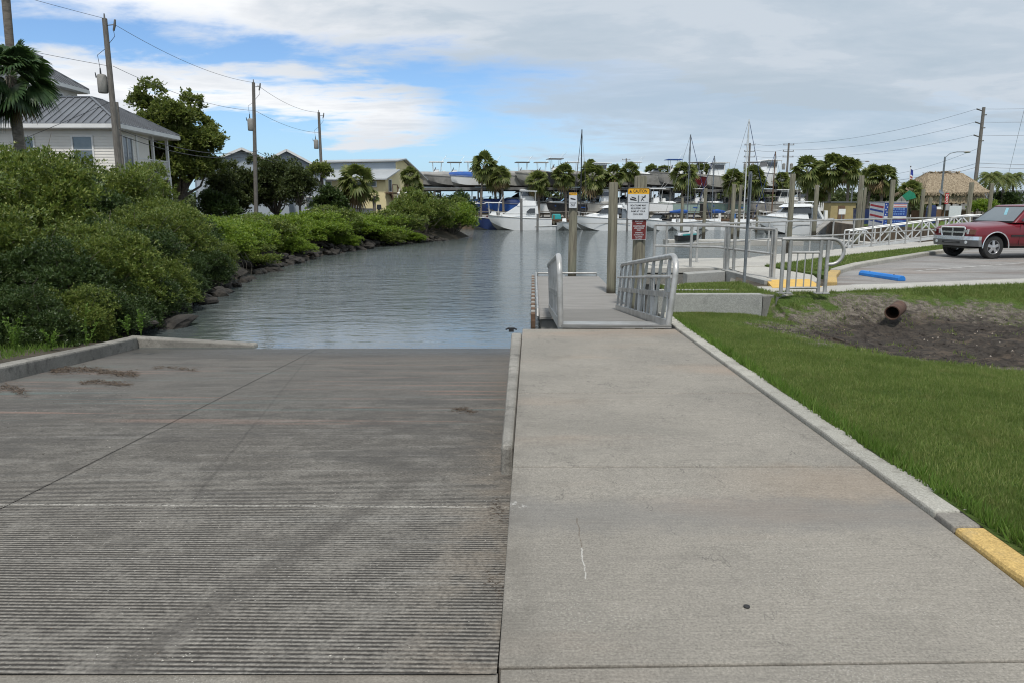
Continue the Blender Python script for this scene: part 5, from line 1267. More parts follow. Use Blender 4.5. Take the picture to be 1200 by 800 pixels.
def gable_house(name, label, px, Y, w_, d_, ze_, zr, rz, wall, roof, over=.5, wins=()):
    t_ = thing(name, label, 'house', (xof(px, Y, 3), Y, 0), rz)      # local: front gable on -y side, width along x
    m_ = MB(); hw = w_/2
    m_.add([(-hw, 0, 0), (hw, 0, 0), (hw, 0, ze_), (0, 0, zr-.15), (-hw, 0, ze_), (-hw, d_, 0), (hw, d_, 0), (hw, d_, ze_), (0, d_, zr-.15), (-hw, d_, ze_)],
           [(0, 1, 2, 3, 4), (9, 8, 7, 6, 5), (1, 6, 7, 2), (5, 0, 4, 9), (2, 7, 8, 3), (4, 3, 8, 9)]); m_.build('wall', wall, t_)
    m_ = MB(); k = (zr-ze_)/hw; eo = ze_-k*over
    for s_ in (-1, 1):
        a_ = (s_*(hw+over), -over, eo); b_ = (0, -over, zr); c_ = (0, d_+over, zr); e_ = (s_*(hw+over), d_+over, eo)
        m_.add([a_, b_, c_, e_]+[(p[0], p[1], p[2]-.14) for p in (a_, b_, c_, e_)], [(0, 1, 2, 3), (7, 6, 5, 4), (0, 4, 5, 1), (1, 5, 6, 2), (2, 6, 7, 3), (3, 7, 4, 0)])
        q = -over+.4
        while q < d_+over: m_.bar((a_[0], q, eo+.02), (0, q, zr+.02), .04, .05); q += .5
    m_.build('roof', roof, t_, fix=False)
    m_ = MB()
    for s_ in (-1, 1): m_.bar((s_*(hw+over), -over-.03, eo-.08), (0, -over-.03, zr-.08), .06, .24)
    m_.build('fascia', M['trim'], t_)
    for (x_, z_, a_, b_) in wins: window(t_, (x_, 0, z_), a_, b_, (0, -1))
    return t_
gable_house('house', 'blue-grey gabled house with a grey metal roof behind the left dark tree', 286, 78, 9., 12, 5.6, 7.6, math.radians(24), M['bsiding'], M['roofm'], wins=[(-2, 4.5, 1., 1.2), (2, 4.5, 1., 1.2), (-3, 2, 1, 1.5)])
gable_house('house', 'grey gabled house with a dark metal roof between the two far utility poles', 338, 84, 8.4, 12, 5.7, 7.9, math.radians(22), M['bsiding'], M['roofm'], wins=[(0, 4.6, 1., 1.2), (2.4, 2, 1, 1.3)])
# yellow building
ybx, yby = xof(452, 88, 3), 88.
yb = thing('yellow_building', 'pale yellow two-storey building with a light metal roof and an outside stair', 'building', (ybx, yby, 0), math.radians(-16))
m_ = MB(); Wy, Dy = 10.5, 11.5
yp_ = [(0, 0), (Dy, 0), (Dy, 5.0), (Dy*.45, 7.32), (3.22, 6.98), (3.22, 5.9), (0, 4.66)]; k7 = len(yp_)
m_.add([(-Wy, y, z) for y, z in yp_]+[(0, y, z) for y, z in yp_], [tuple(range(k7)), tuple(range(2*k7-1, k7-1, -1))]+[(i, (i+1) % k7, k7+(i+1) % k7, k7+i) for i in range(k7)]); m_.build('wall', M['yellow_wall'], yb)
def slab(mb, q, th=.14, mi=0): mb.add([tuple(p) for p in q]+[(p[0], p[1], p[2]-th) for p in q], [(0, 1, 2, 3), (7, 6, 5, 4), (0, 4, 5, 1), (1, 5, 6, 2), (2, 6, 7, 3), (3, 7, 4, 0)], mi)
m_ = MB(); slab(m_, [(-Wy-.5, -.7, 4.85), (.5, -.7, 4.85), (.5, 3.2, 6.1), (-Wy-.5, 3.2, 6.1)]); m_.build('lower_roof', M['roofl'], yb)
m_ = MB(); m_.add([(-Wy, 3.2, 6.0), (-.1, 3.2, 6.0), (-.1, 3.2, 6.95), (-Wy, 3.2, 6.95), (-Wy, 3.4, 6.0), (-.1, 3.4, 6.0), (-.1, 3.4, 6.95), (-Wy, 3.4, 6.95)], [(0, 1, 2, 3), (7, 6, 5, 4), (0, 4, 5, 1), (3, 2, 6, 7), (1, 5, 6, 2), (4, 0, 3, 7)]); m_.build('clerestory', M['bsiding'], yb)
m_ = MB(); slab(m_, [(-Wy-.4, 2.8, 7.15), (.45, 2.8, 7.15), (.45, Dy*.45, 7.5), (-Wy-.4, Dy*.45, 7.5)]); slab(m_, [(-Wy-.4, Dy*.45, 7.5), (.45, Dy*.45, 7.5), (.45, Dy+.7, 5.2), (-Wy-.4, Dy+.7, 5.2)]); m_.build('upper_roof', M['roofl'], yb)
for x_ in (-9.2, -7.6, -5.2, -3.4, -1.6): window(yb, (x_, 0, 4.25), .8, .55, (0, -1), '')
window(yb, (0, 1.2, 4.1), .7, 1.3, (1, 0), '')
m_ = MB(); slab(m_, [(-Wy, -2.6, 2.25), (-3.5, -2.6, 2.25), (-3.5, .0, 2.7), (-Wy, 0, 2.7)], .1); m_.build('awning', M['roofl'], yb)
m_ = MB(); m_.box((-5.2, -.02, 1.1), (2.6, .06, 2.2)); m_.build('garage_door', M['trim'], yb)
st = MB()
for i in range(12): st.box((.55, 1.2+i*.32, 3.1-i*.25), (1., .32, .06))
st.bar((1.05, 1., 3.2), (1.05, 5.2, 0.), .08, .3); st.bar((.08, 1., 3.2), (.08, 5.2, 0.), .08, .3); st.bar((1.05, 1., 4.1), (1.05, 5.2, .95), .07, .1)
st.box((.55, .4, 3.2), (1.1, 1.4, .12)); st.box((1.05, .4, 4.15), (.07, 1.4, .1))
for y_ in (-.25, 1.05, 3., 5.1): st.bar((1.05, y_, .0), (1.05, y_, 4.1 if y_ < 2 else 4.1-(y_-1)*.75), .08, .08)
st.build('outside_stair', M['brownw'], yb)
# thatched hut
Yt = 86.; tx = xof(1103, Yt, 3); th = thing('tiki_hut', 'open thatched hut with a tan palm roof and a lower thatch skirt', 'hut', (tx, Yt, 0))
def thatch(mb, hx_, hy_, z0, rx_, ry_, z1, seed, n=26):
    r = random.Random(seed); ring = []
    for f in (0, .25, .5, .75, 1.):
        row = []
        for i in range(4*n):
            s_ = i//n; u = (i % n)/n; c = [(-1, -1), (1, -1), (1, 1), (-1, 1)]; a_, b_ = c[s_], c[(s_+1) % 4]
            ax = a_[0]+(b_[0]-a_[0])*u; ay = a_[1]+(b_[1]-a_[1])*u; j = r.uniform(-.07, .07)*(1.6 if f == 0 else 1)
            row.append(((hx_+(rx_-hx_)*f+j)*ax, (hy_+(ry_-hy_)*f+j)*ay, z0+(z1-z0)*f+r.uniform(-.08, .05)*(1.8 if f == 0 else 1)+.12*math.sin(PI*f)))
        ring.append(row)
    vs = [p for row in ring for p in row]; m = 4*n
    fs = [(k*m+i, k*m+(i+1) % m, (k+1)*m+(i+1) % m, (k+1)*m+i) for k in range(4) for i in range(m)]+[tuple(4*m+i for i in range(m))]
    mb.add(vs, fs)
m_ = MB(); thatch(m_, 3.75, 3.2, 3.1, 2.0, .5, 5.35, 3); m_.build('roof', M['thatch'], th, fix=False)
m_ = MB(); r = random.Random(8)
for i in range(60): m_.bar((r.uniform(-2, 2), r.uniform(-.5, .5), 5.3), (r.uniform(-2.2, 2.2), r.uniform(-.6, .6), 5.3+r.uniform(.1, .35)), .12, .06)
for i in range(420):
    s_ = r.choice((0, 0, 1, 2)); u = r.uniform(-1, 1)
    if s_ == 0: p = (u*3.75, -3.2, 3.1)
    elif s_ == 1: p = (3.75, u*3.2, 3.1)
    else: p = (-3.75, u*3.2, 3.1)
    m_.bar((p[0], p[1], p[2]+.1), (p[0]*1.04, p[1]*1.04, p[2]-r.uniform(.05, .4)), .05, .02)
m_.build('roof_fringe', M['thatch'], th, fix=False)
m_ = MB(); thatch(m_, 3.5, 3.0, 2.0, 3.2, 2.8, 3.05, 4); m_.build('thatch_skirt', M['thatch'], th, fix=False)
for x_ in (-2.7, -.9, .9, 2.7):
    for y_ in (-2.3, 2.3):
        m_ = MB(); m_.tube([(x_, y_, 0), (x_, y_, 3.)], .11, 8); m_.build('post', M['brownw'], th)
m_ = MB(); m_.box((0, -.3, .6), (5., 3.4, 1.15)); m_.build('bar_counter', M['brownw'], th)
# grey-roofed house at the right edge
gable_house('house', 'low house with a grey gable roof at the right edge of the view', 1201, 104, 7., 9, 2.6, 3.9, math.radians(70), M['siding'], M['roofm'])
# ------------------------------------------------------------------ utility poles and wires
def upole(px, py, Y, label, pxb=None, r=.15, kind='service', zb=0.):
    zt = zof(py, Y); X_ = xof(px, Y, zt); Xb = X_ if pxb is None else pxb
    t_ = thing('utility_pole', label, 'utility pole', (X_, Y, 0)); m_ = MB(); m_.tube([(Xb-X_, 0, -.3), (0, 0, zt)], [r*1.15, r*.8], 12); m_.build('pole', M['upole'], t_, smooth=True)
    if kind in ('service', 'tall2'):
        m_ = MB(); m_.tube([(0, 0, zt), (0, 0, zt+.25)], [.05, .03], 8); m_.tube([(0, 0, zt-.35), (.55, 0, zt-.3)], .025, 6); m_.tube([(.55, 0, zt-.05), (.5, 0, zt-.35), (.42, 0, zt-.62)], [.05, .07, .05], 8); m_.build('cutout_bracket', M['steel'], t_, smooth=True)
        m_ = MB(); c = (-.42, -.05); z0 = zt-3.35
        m_.lathe([(.22, z0-.45), (.25, z0-.40), (.25, z0+.40), (.20, z0+.50), (.02, z0+.54)], (c[0], c[1], 0), 14); tr_ = m_.build('transformer', M['cgrey'], t_, smooth=True)
        m2 = MB(); m2.tube([(c[0]-.05, c[1], z0+.5), (c[0]-.05, c[1], z0+.85)], [.05, .03], 6); m2.tube([(c[0]-.3, c[1], z0+.35), (c[0]-.34, c[1], z0+.62)], [.04, .02], 6); m2.build('bushing', M['black'], tr_)
        m2 = MB(); m2.tube([(c[0]-.05, c[1], z0+.85), (c[0]-.12, c[1], z0+1.5), (c[0]+.3, c[1], z0+1.8), (.45, 0, zt-.9), (.42, 0, zt-.62)], .014, 5); m2.build('jumper_wire', M['black'], t_)
    if kind == 'cross':
        for k, z in enumerate((zt-.3, zt-1.3, zt-2.2)):
            m_ = MB(); m_.bar((-.9, 0, z), (.9, 0, z), .1, .1)
            for q in (-.8, .8): m_.lathe([(.05, z+.05), (.06, z+.2), (.02, z+.22)], (q, 0, 0), 8)
            m_.build('crossarm', M['upole'], t_)
        for q in (-.6, .65):
            m_ = MB(); m_.lathe([(.25, zt-4.2), (.25, zt-3.3), (.05, zt-3.15)], (q, 0, 0), 12); m_.build('transformer', M['cgrey'], t_)
    if kind == 'post':
        for k, z in enumerate((zt-.5, zt-2.1, zt-3.7)):
            m_ = MB(); m_.tube([(0, 0, z), (-.95, -.1, z+.28)], [.06, .09], 8); m_.build('insulator', M['steel'], t_, smooth=True)
            m_ = MB(); m_.tube([(0, 0, z-.45), (.5, .1, z-.4)], [.05, .08], 8); m_.build('insulator', M['steel'], t_, smooth=True)
    return (X_, Y, zt)
u1 = upole(122.5, 22, 41, 'nearest leaning utility pole with a transformer, in front of the cream house', r=.16)
u2 = upole(297, 97, 62, 'middle utility pole with a transformer, beside the dark trees on the left', r=.16, pxb=xof(299.5, 62, 1))
u3 = upole(373.5, 132, 81, 'farthest of the three left utility poles, before the yellow building', r=.17)
sp_ = thing('service_pole', 'short thin service pole right behind the nearest leaning utility pole', 'utility pole', (xof(142, 44.8, 5), 44.8, 0))
m_ = MB(); m_.tube([(0, 0, 0), (0, 0, zof(120, 44.8))], .09, 8); m_.build('pole', M['upole'], sp_, smooth=True)
m_ = MB(); m_.tube([(0, -.1, 5), (0, -.1, zof(123, 44.8))], .03, 6); m_.build('conduit', M['steel'], sp_)
v1 = upole(879, 168, 122, 'utility pole with crossarms behind the grey sign post and sailboat masts', kind='cross', r=.18)
v2 = upole(924.5, 168, 122, 'utility pole with crossarms and transformers directly behind the thick tall piling', kind='cross', r=.18)
v3 = upole(734, 186, 165, 'distant utility pole behind the racks, above the caution sign', kind='cross', r=.18)
v4 = upole(1153, 126, 96, 'tall dark utility pole without crossarms on the right, beside the thatched hut', kind='post', r=.23)
def wire(a, c, sag, label, r=.02, group='overhead wires on the left', n=14):
    if group != 'overhead wires on the left': r *= .6
    else: r *= .75
    a, c = Vector(a), Vector(c); m_ = MB()
    m_.tube([a.lerp(c, k/n)-Vector((0, 0, sag*4*(k/n)*(1-k/n))) for k in range(n+1)], r, 5)
    return tag(m_.build('power_line', M['black'], fix=False), label, 'wire', group)
V_ = Vector
t1, t2, t3 = V_(u1), V_(u2), V_(u3); dz = V_((0, 0, 1)); off0 = V_(u1)+V_((-7.5, -20, .8))
wire(off0, t1, .3, 'top wire running from the left frame edge to the nearest leaning pole', .014); wire(t1+V_((.5, 0, -.3)), t2, .5, 'top wire between the nearest and the middle left utility pole', .017); wire(t2+V_((.3, 0, -.2)), t3, .5, 'top wire between the middle and the farthest left utility pole', .02)
wire(off0-dz*2.6, t1-dz*2.4, .3, 'second wire from the left frame edge to the nearest pole, above its transformer', .014); wire(t1-dz*2.4+V_((.2, 0, 0)), t2-dz*2.2, .5, 'second wire between the nearest and the middle left pole', .017); wire(t2-dz*2.2, t3-dz*2.1, .4, 'second wire between the middle and the farthest left pole', .02)
wire(t1-dz*4.2, (u1[0]-9, u1[1]-2, 3.2), .1, 'service cable slanting down from the nearest pole across the house front', .018)
for k, (z_, l) in enumerate(((5.6, 'upper'), (5.9, 'lower'))): wire(t1-dz*z_, t2-dz*(z_-.2), .7, l+' communication cable strung lower between the nearest and middle pole', .03); wire(t2-dz*(z_-.1), t3-dz*(z_-.3), .6, l+' communication cable strung lower between the middle and farthest pole', .03)
GRW = 'overhead wires on the right'
for k in range(3):
    p = V_(v4)+V_((-.95, -.1, -.22-1.6*k)); wire(p, V_(v2)+V_((-.8, 0, -.1-.95*k)), 1.0, ('highest', 'second', 'third')[k]+' wire from the tall right pole to the crossarm pole behind the thick piling', .028, GRW)
    wire(V_(v2)+V_((-.8, 0, -.1-.95*k)), V_(v1)+V_((.8, 0, -.1-.95*k)), .3, ('highest', 'second', 'third')[k]+' wire between the two crossarm poles behind the marina', .028, GRW)
    wire(p, V_(v4)+V_((28, -14, 2.2-1.6*k)), 1.2, ('highest', 'second', 'third')[k]+' wire running from the tall right pole out of the frame', .028, GRW)
for k, (z_, l) in enumerate(((6.9, 'upper'), (7.4, 'lower'))):
    wire(V_(v4)-dz*z_, (xof(1012, 105, 5), 105, 4.9-.3*k), .5, l+' low cable from the tall right pole to the left over the thatched hut', .035, GRW)
    wire(V_(v4)-dz*z_, V_(v4)+V_((28, -10, -z_+.6)), .7, l+' low cable from the tall right pole out of the frame', .035, GRW)
wire(V_(v4)-dz*5., (xof(1010, 120, 5), 120, 6.2), .8, 'middle wire from the tall right pole leftwards above the hut', .028, GRW)
wire((xof(1200, 60, 9), 60, 9.2), (xof(1172, 78, 2), 78, 1.), .1, 'thin guy wire slanting at the right frame edge', .02, GRW)
# street lamps
def lamp(px, pyt, Y, arm, label, r=.09):
    zt = zof(pyt, Y); t_ = thing('street_lamp', label, 'street lamp', (xof(px, Y, 3), Y, 0)); m_ = MB(); m_.tube([(0, 0, 0), (0, 0, zt)], [r*1.3, r], 10); m_.build('pole', M['galv'], t_, smooth=True)
    m_ = MB(); m_.tube([(0, 0, zt-.1), (arm*.25, 0, zt+.35), (arm*.6, 0, zt+.5), (arm, 0, zt+.5)], .04, 8); m_.build('arm', M['galv'], t_, smooth=True)
    m_ = MB(); m_.sphere((arm+.28, 0, zt+.48), (.4, .17, .1), 12); m_.build('lamp_head', M['cgrey'], t_, smooth=True)
    return t_
L1 = lamp(1103, 184, 79, 2.0, 'street lamp with a small solar panel in front of the thatched hut')
m_ = MB(); m_.box((-.12, -.2, 3.1), (.55, .04, .42), rot=Matrix.Rotation(.5, 3, 'Y') @ Matrix.Rotation(-.6, 3, 'X')); m_.build('solar_panel', M['galv'], L1)
m_ = MB(); m_.box((0, -.16, 1.5), (.4, .2, .5)); m_.build('control_box', M['cgrey'], L1)
lamp(998, 193, 118, 1.7, 'distant street lamp whose arm shows above the palms left of the hut')
# flagpole
fx = xof(1064, 92, 3); fp = thing('flagpole', 'white flagpole with a limp red white and blue flag, left of the hut', 'flagpole', (fx, 92, 0)); zt = zof(196, 92)
m_ = MB(); m_.tube([(0, 0, 0), (0, 0, zt)], [.06, .04], 8); m_.build('pole', M['whitep'], fp, smooth=True); m_ = MB(); m_.sphere((0, 0, zt+.06), .09, 8); m_.build('finial', M['steel'], fp)
M['fred'] = gen('flag_red', (.45, .03, .04), None, 5, .8); M['fblue'] = gen('flag_blue', (.03, .05, .28), None, 5, .8)
m_ = MB(); n = 9
for i in range(n):
    za, zb_ = zt-.25-1.5*i/n, zt-.25-1.5*(i+1)/n; mi = (0 if i < 4 else (1 if i % 2 else 2))
    m_.add([(.04, 0, za), (.22+.03*math.sin(i*1.), .06*math.sin(i), za-.06), (.38, .05*math.cos(i), za-.2), (.04, 0, zb_), (.22+.03*math.sin(i+1.), .06*math.sin(i+1), zb_-.06), (.38, .05*math.cos(i+1), zb_-.2)], [(0, 1, 4, 3), (1, 2, 5, 4)], mi)
m_.build('flag', [M['fblue'], M['fred'], M['whitep']], fp, fix=False)
# road signs
M['sgreen'] = gen('road_sign_green', (.02, .22, .13), None, 5, .5); M['sred'] = gen('sign_red', (.50, .03, .04), None, 5, .5)
Y = 74.; rs = thing('road_sign', 'green diamond-shaped road sign seen beside the grey back of another sign', 'road sign', (xof(1064, Y, 2), Y, 0))
m_ = MB(); m_.tube([(0, 0, 0), (0, 0, 2.6)], .04, 8); m_.build('post', M['galv'], rs); zc = zof(231, Y)
m_ = MB(); m_.add([(0, -.06, zc+.65), (-.68, -.06, zc+.1), (-.2, -.06, zc-.35), (.75, -.06, zc-.1), (.55, -.06, zc+.35)], [(0, 1, 2, 3, 4)]); m_.add([(0, -.04, zc+.65), (-.68, -.04, zc+.1), (-.2, -.04, zc-.35), (.75, -.04, zc-.1), (.55, -.04, zc+.35)], [(4, 3, 2, 1, 0)]); m_.build('panel', M['sgreen'], rs)
rs = thing('road_sign', 'grey unpainted back of a diamond road sign, left of the green one', 'road sign', (xof(1056.5, Y-1, 2), Y-1, 0)); zc = zof(236, Y-1)
m_ = MB(); m_.tube([(0, 0, 0), (0, 0, 2.4)], .04, 8); m_.build('post', M['galv'], rs); m_ = MB(); m_.box((0, .05, zc), (.72, .03, .72), rot=Matrix.Rotation(PI/4, 3, 'Y')); m_.build('panel', M['cgrey'], rs)
Y = 80.; vs_ = thing('banner_sign', 'narrow vertical red and white sign hanging in front of the thatched hut', 'sign', (xof(1109, Y, 2), Y, 0)); zc = zof(233, Y)
m_ = MB(); m_.box((0, 0, zc), (.36, .04, 1.15)); m_.build('panel', M['sred'], vs_); m_ = MB(); m_.tube([(0, .1, 0), (0, .1, zc+.7)], .05, 8); m_.build('post', M['galv'], vs_)
for i in range(3):
    m_ = MB(); a_ = [(.10*math.cos(k*PI/6), -.03, zc+.34-.34*i+.12*math.sin(k*PI/6)) for k in range(13)]; m_.tube(a_, .03, 5); m_.build('letter', M['whitep'], vs_)
# board sign and small yard things in front of the hut
bs = thing('notice_board', 'blank pale grey notice board in front of the fence right of the hut posts', 'notice board', (xof(1119, 70, 1), 70, 0)); z0_, z1_ = zof(255, 70), zof(241.5, 70)
m_ = MB(); m_.box((0, 0, (z0_+z1_)/2), (1.15, .06, z1_-z0_)); m_.build('panel', M['swhite'], bs)
for q in (-.5, .5): m_ = MB(); m_.box((q, .06, .7), (.08, .08, 1.5)); m_.build('post', M['galv'], bs)
for px, mt, w_, h_, lb in ((1098.5, 'brownw', .5, 1.35, 'brown timber pump cabinet with a white cap beside the street lamp'), (1091, 'navy', .75, 1.5, 'dark navy locker to the left of the brown cabinet')):
    cb = thing('cabinet', lb, 'cabinet', (xof(px, 71, 1), 71, 0)); m_ = MB(); m_.box((0, 0, h_/2), (w_, .5, h_)); m_.build('body', M[mt], cb, bevel=.02); m_ = MB(); m_.box((0, 0, h_+.12), (w_*.9, .45, .24), taper=.8); m_.build('cap', M['whitep'] if mt == 'brownw' else M['navy'], cb)
# fence at the back
def fence(px0, px1, Y, zt, label, mat, pitch=2.4):
    xa, xb = xof(px0, Y, 1), xof(px1, Y, 1); t_ = thing('fence', label, 'fence', (xa, Y, 0)); m_ = MB(); n = int((xb-xa)/.16)
    for i in range(n): m_.box((i*.16+.07, 0, zt/2), (.13, .03, zt-.05*(i % 3 == 0)))
    m_.build('panel', mat, t_, fix=False); m_ = MB()
    for z in (.3, zt-.25): m_.box(((xb-xa)/2, .04, z), (xb-xa, .05, .09))
    m_.build('rail', mat, t_)
    q = 0
    while q < xb-xa: m_ = MB(); m_.box((q, .1, zt/2+.08), (.12, .12, zt+.16)); m_.build('post', mat, t_); q += pitch
    return t_
M['fence'] = gen('grey_fence_wood', (.20, .185, .16), (.13, .12, .105), 2, .9, stretch=(6, 1, .5))
fence(1018, 1068, 90, 1.55, 'grey timber fence left of the thatched hut', M['fence']); fence(1122, 1215, 88, 1.35, 'low brown-grey timber fence from the hut to the right edge', M['fence'])
# right bank of the basin, yard with the kiosk
rb_ = MB(); rb_.prism([(xof(1012, 62, 0), 62), (xof(1012, 62, 0)+3, 55.5), (80, 49.), (140, 60), (140, 300), (xof(943, 96, 0), 300), (xof(943, 96, 0), 96), (xof(970, 84, 0), 84)], -3.1, -.06)
tag(rb_.build('land', M['yard']), kind='structure')
ry = MB(); ry.prism([(xof(1012, 62, 0)+.5, 63), (xof(1012, 62, 0)+3.5, 56.5), (79, 50.), (130, 62), (130, 84), (xof(1000, 84, 0), 84)], -.5, -.03); tag(ry.build('turf_strip', M['turf']), kind='structure')
M['bulk'] = gen('timber_bulkhead', (.17, .125, .085), (.09, .07, .05), 1.2, .9, stretch=(2, 2, .5))
bk = MB(); Pq = [(xof(943, 96, 0), 96), (xof(970, 84, 0), 84), (xof(1012, 62, 0), 62), (xof(1012, 62, 0)+3, 55.5), (80, 49.)]
for a_, c_ in zip(Pq, Pq[1:]): bk.bar((a_[0], a_[1], -1.55), (c_[0], c_[1], -1.55), .3, 3.05)
tag(bk.build('bulkhead', M['bulk']), 'brown timber bulkhead of the right-hand basin below the yard', 'bulkhead')
# kiosk painted in stars and stripes
M['kblue'] = gen('kiosk_blue', (.03, .07, .30), (.02, .05, .22), 2, .5); M['kred'] = gen('kiosk_red', (.42, .04, .05), (.36, .03, .04), 2, .5); M['kwhite'] = gen('kiosk_white', (.66, .66, .66), (.58, .58, .6), 2, .5)
Yk = 60.; kx = xof(1036, Yk, 1); kk = thing('vending_kiosk', 'box-shaped vending kiosk painted with stars and red, white and blue lettering', 'kiosk', (kx, Yk, -.03), .12)
Wk, Hk = 1.98, 1.95
m_ = MB(); m_.box((Wk/2, 1., Hk/2), (Wk, 2., Hk)); m_.build('body', M['kblue'], kk, bevel=.02)
m_ = MB(); m_.box((Wk/2, 1., Hk+.03), (Wk+.12, 2.1, .06)); m_.build('roof', M['kwhite'], kk)
m_ = MB(); m_.box((Wk*.68, -.012, Hk-.26), (Wk*.6, .02, .30)); m_.build('header_panel', M['kwhite'], kk)
for i in range(2): m_ = MB(); m_.box((Wk*.68, -.026, Hk-.19-.15*i), (Wk*.56, .006, .055)); m_.build('stripe', M['kred'], kk)
m_ = MB(); m_.box((Wk*.5, -.012, .78), (Wk*.98, .02, .13)); m_.build('white_band', M['kwhite'], kk); m_ = MB(); m_.box((Wk*.5, -.012, .64), (Wk*.98, .02, .09)); m_.build('red_band', M['kred'], kk)
M['klb'] = gen('kiosk_light_blue', (.16, .28, .55), (.12, .22, .48), 6, .5); rk = random.Random(2)
for row, z_ in enumerate((1.42, 1.22, 1.02, .42, .22)):
    m_ = MB(); x_ = .12 if row > 2 else .62
    while x_ < Wk-.2: l_ = rk.uniform(.06, .2); m_.box((x_+l_/2, -.012, z_), (l_, .018, rk.uniform(.08, .14))); x_ += l_+rk.uniform(.03, .08)
    m_.build('faded_lettering', M['klb'], kk)
def star(c, r_, y):
    v = []
    for k in range(10): a = PI/2+k*PI/5; q = r_ if k % 2 == 0 else r_*.42; v.append((c[0]+q*math.cos(a), y, c[1]+q*math.sin(a)))
    return v
for i in range(5):
    for j in range(3): m_ = MB(); m_.add(star((.13+.24*j+.1*(i % 2), Hk-.18-.2*i), .075, -.012), [tuple(range(10))]); m_.build('star', M['kwhite'], kk, fix=False) if .13+.24*j+.1*(i % 2) < .62 else None
sdw = MB(); sdw.box((-.013, 1., Hk/2), (.02, 1.96, Hk-.1)); sdw.build('side_panel', M['kwhite'], kk)
for z_, mt in ((.35, 'kblue'), (.75, 'kred'), (1.2, 'kblue'), (1.55, 'kred')): m_ = MB(); m_.bar((-.03, .1, z_), (-.03, 1.9, z_+.22), .012, .16); m_.build('stripe', M[mt], kk)
dm = thing('dumpster', 'dark blue rubbish container left of the painted kiosk', 'container', (xof(1015, 66, 0), 66, -.03)); m_ = MB(); m_.box((0, 0, .75), (1.8, 1.3, 1.3), taper=1.06); m_.build('body', M['navy'], dm); m_ = MB(); m_.box((0, 0, 1.46), (1.95, 1.4, .08)); m_.build('lid', M['black'], dm)
# tan shed with a gangplank
Ys = 86.; sh = thing('tan_shed', 'tan plywood shed on the bulkhead in front of the palm clump', 'shed', (xof(987, Ys, 0), Ys, -.05))
m_ = MB(); m_.box((0, 1, 1.05), (2.9, 2, 2.1)); m_.build('wall', M['plyw'], sh); m_ = MB(); m_.box((0, 1, 2.18), (3.2, 2.4, .12)); m_.build('roof', M['roofm'], sh); m_ = MB(); m_.box((-.2, -.03, .9), (.8, .05, 1.7)); m_.build('door', M['brownw'], sh)
ws_ = thing('white_notice', 'small white notice on a stand before the tan shed', 'sign', (xof(986, 82, 0), 82, -.05)); m_ = MB(); m_.box((0, 0, 1.1), (.75, .05, .6)); m_.build('panel', M['whitep'], ws_); m_ = MB(); m_.box((0, .04, .5), (.08, .06, 1.0)); m_.build('post', M['galv'], ws_)
gpk = thing('boarding_ramp', 'grey boarding ramp leaning from the bulkhead to the water beside the tan shed', 'ramp', (xof(968, 78, 0), 78, 0)); m_ = MB(); m_.bar((-1.2, 0, -1.2), (1.2, 1.5, .35), .7, .1); m_.build('deck', M['cgrey'], gpk)
# ------------------------------------------------------------------ boats
def hull_mb(L, B, D, T=.35, rake=.9, flare=1., keel=True, n=13, trans=.9):
    """returns (mb, sheer function). x forward, stern at -L/2; slot 0 topsides, slot 1 bottom paint, slot 2 deck"""
    mb = MB(); rows = []
    def hb(t): return B/2*(trans+(1-trans)*min(1, t/.35))*(1-max(0, (t-.42)/.58)**2.3)
    def sheer(t): return D*(1+.32*t*t)
    for i in range(n):
        t_ = i/(n-1); b_ = max(hb(t_), .015); zs = sheer(t_); x = -L/2+L*t_
        zk = -T*(1-max(0, (t_-.75)/.25)**2*1.25); zc = -T*.25+(D*.75)*max(0, (t_-.45)/.55)**1.8
        r_ = rake*max(0, (t_-.6)/.4)**1.5
        pts = [(x-r_*.9, 0, zk), (x-r_*.55, b_*.5, (zk+zc)*.5), (x-r_*.35, b_*(.9-.28*max(0, (t_-.5)*2)**2*flare), zc), (x-r_*.15, b_*(.97-.12*max(0, (t_-.5)*2)*flare), zc+(zs-zc)*.5), (x, b_, zs), (x, b_*.86, zs-.02), (x, b_*.84, zs-.12), (x, 0, zs-.10)]
        rows.append(pts)
    m = 8; vs = [p for r in rows for p in r]; vs += [(p[0], -p[1], p[2]) for r in rows for p in r]; off = m*n
    for i in range(n-1):
        for k in range(m-1):
            a, b_, c, d = i*m+k, i*m+k+1, (i+1)*m+k+1, (i+1)*m+k
            mi = 1 if k < 2 else (0 if k < 4 else 2)
            mb.f.append((a, b_, c, d)); mb.m.append(mi); mb.f.append((off+d, off+c, off+b_, off+a)); mb.m.append(mi)
    mb.v = vs
    mb.f.append(tuple(range(0, 5))+tuple(off+k for k in (4, 3, 2, 1))); mb.m.append(0)
    mb.f.append((4, 5, 6, 7, off+6, off+5, off+4)); mb.m.append(0)
    return mb, hb, sheer
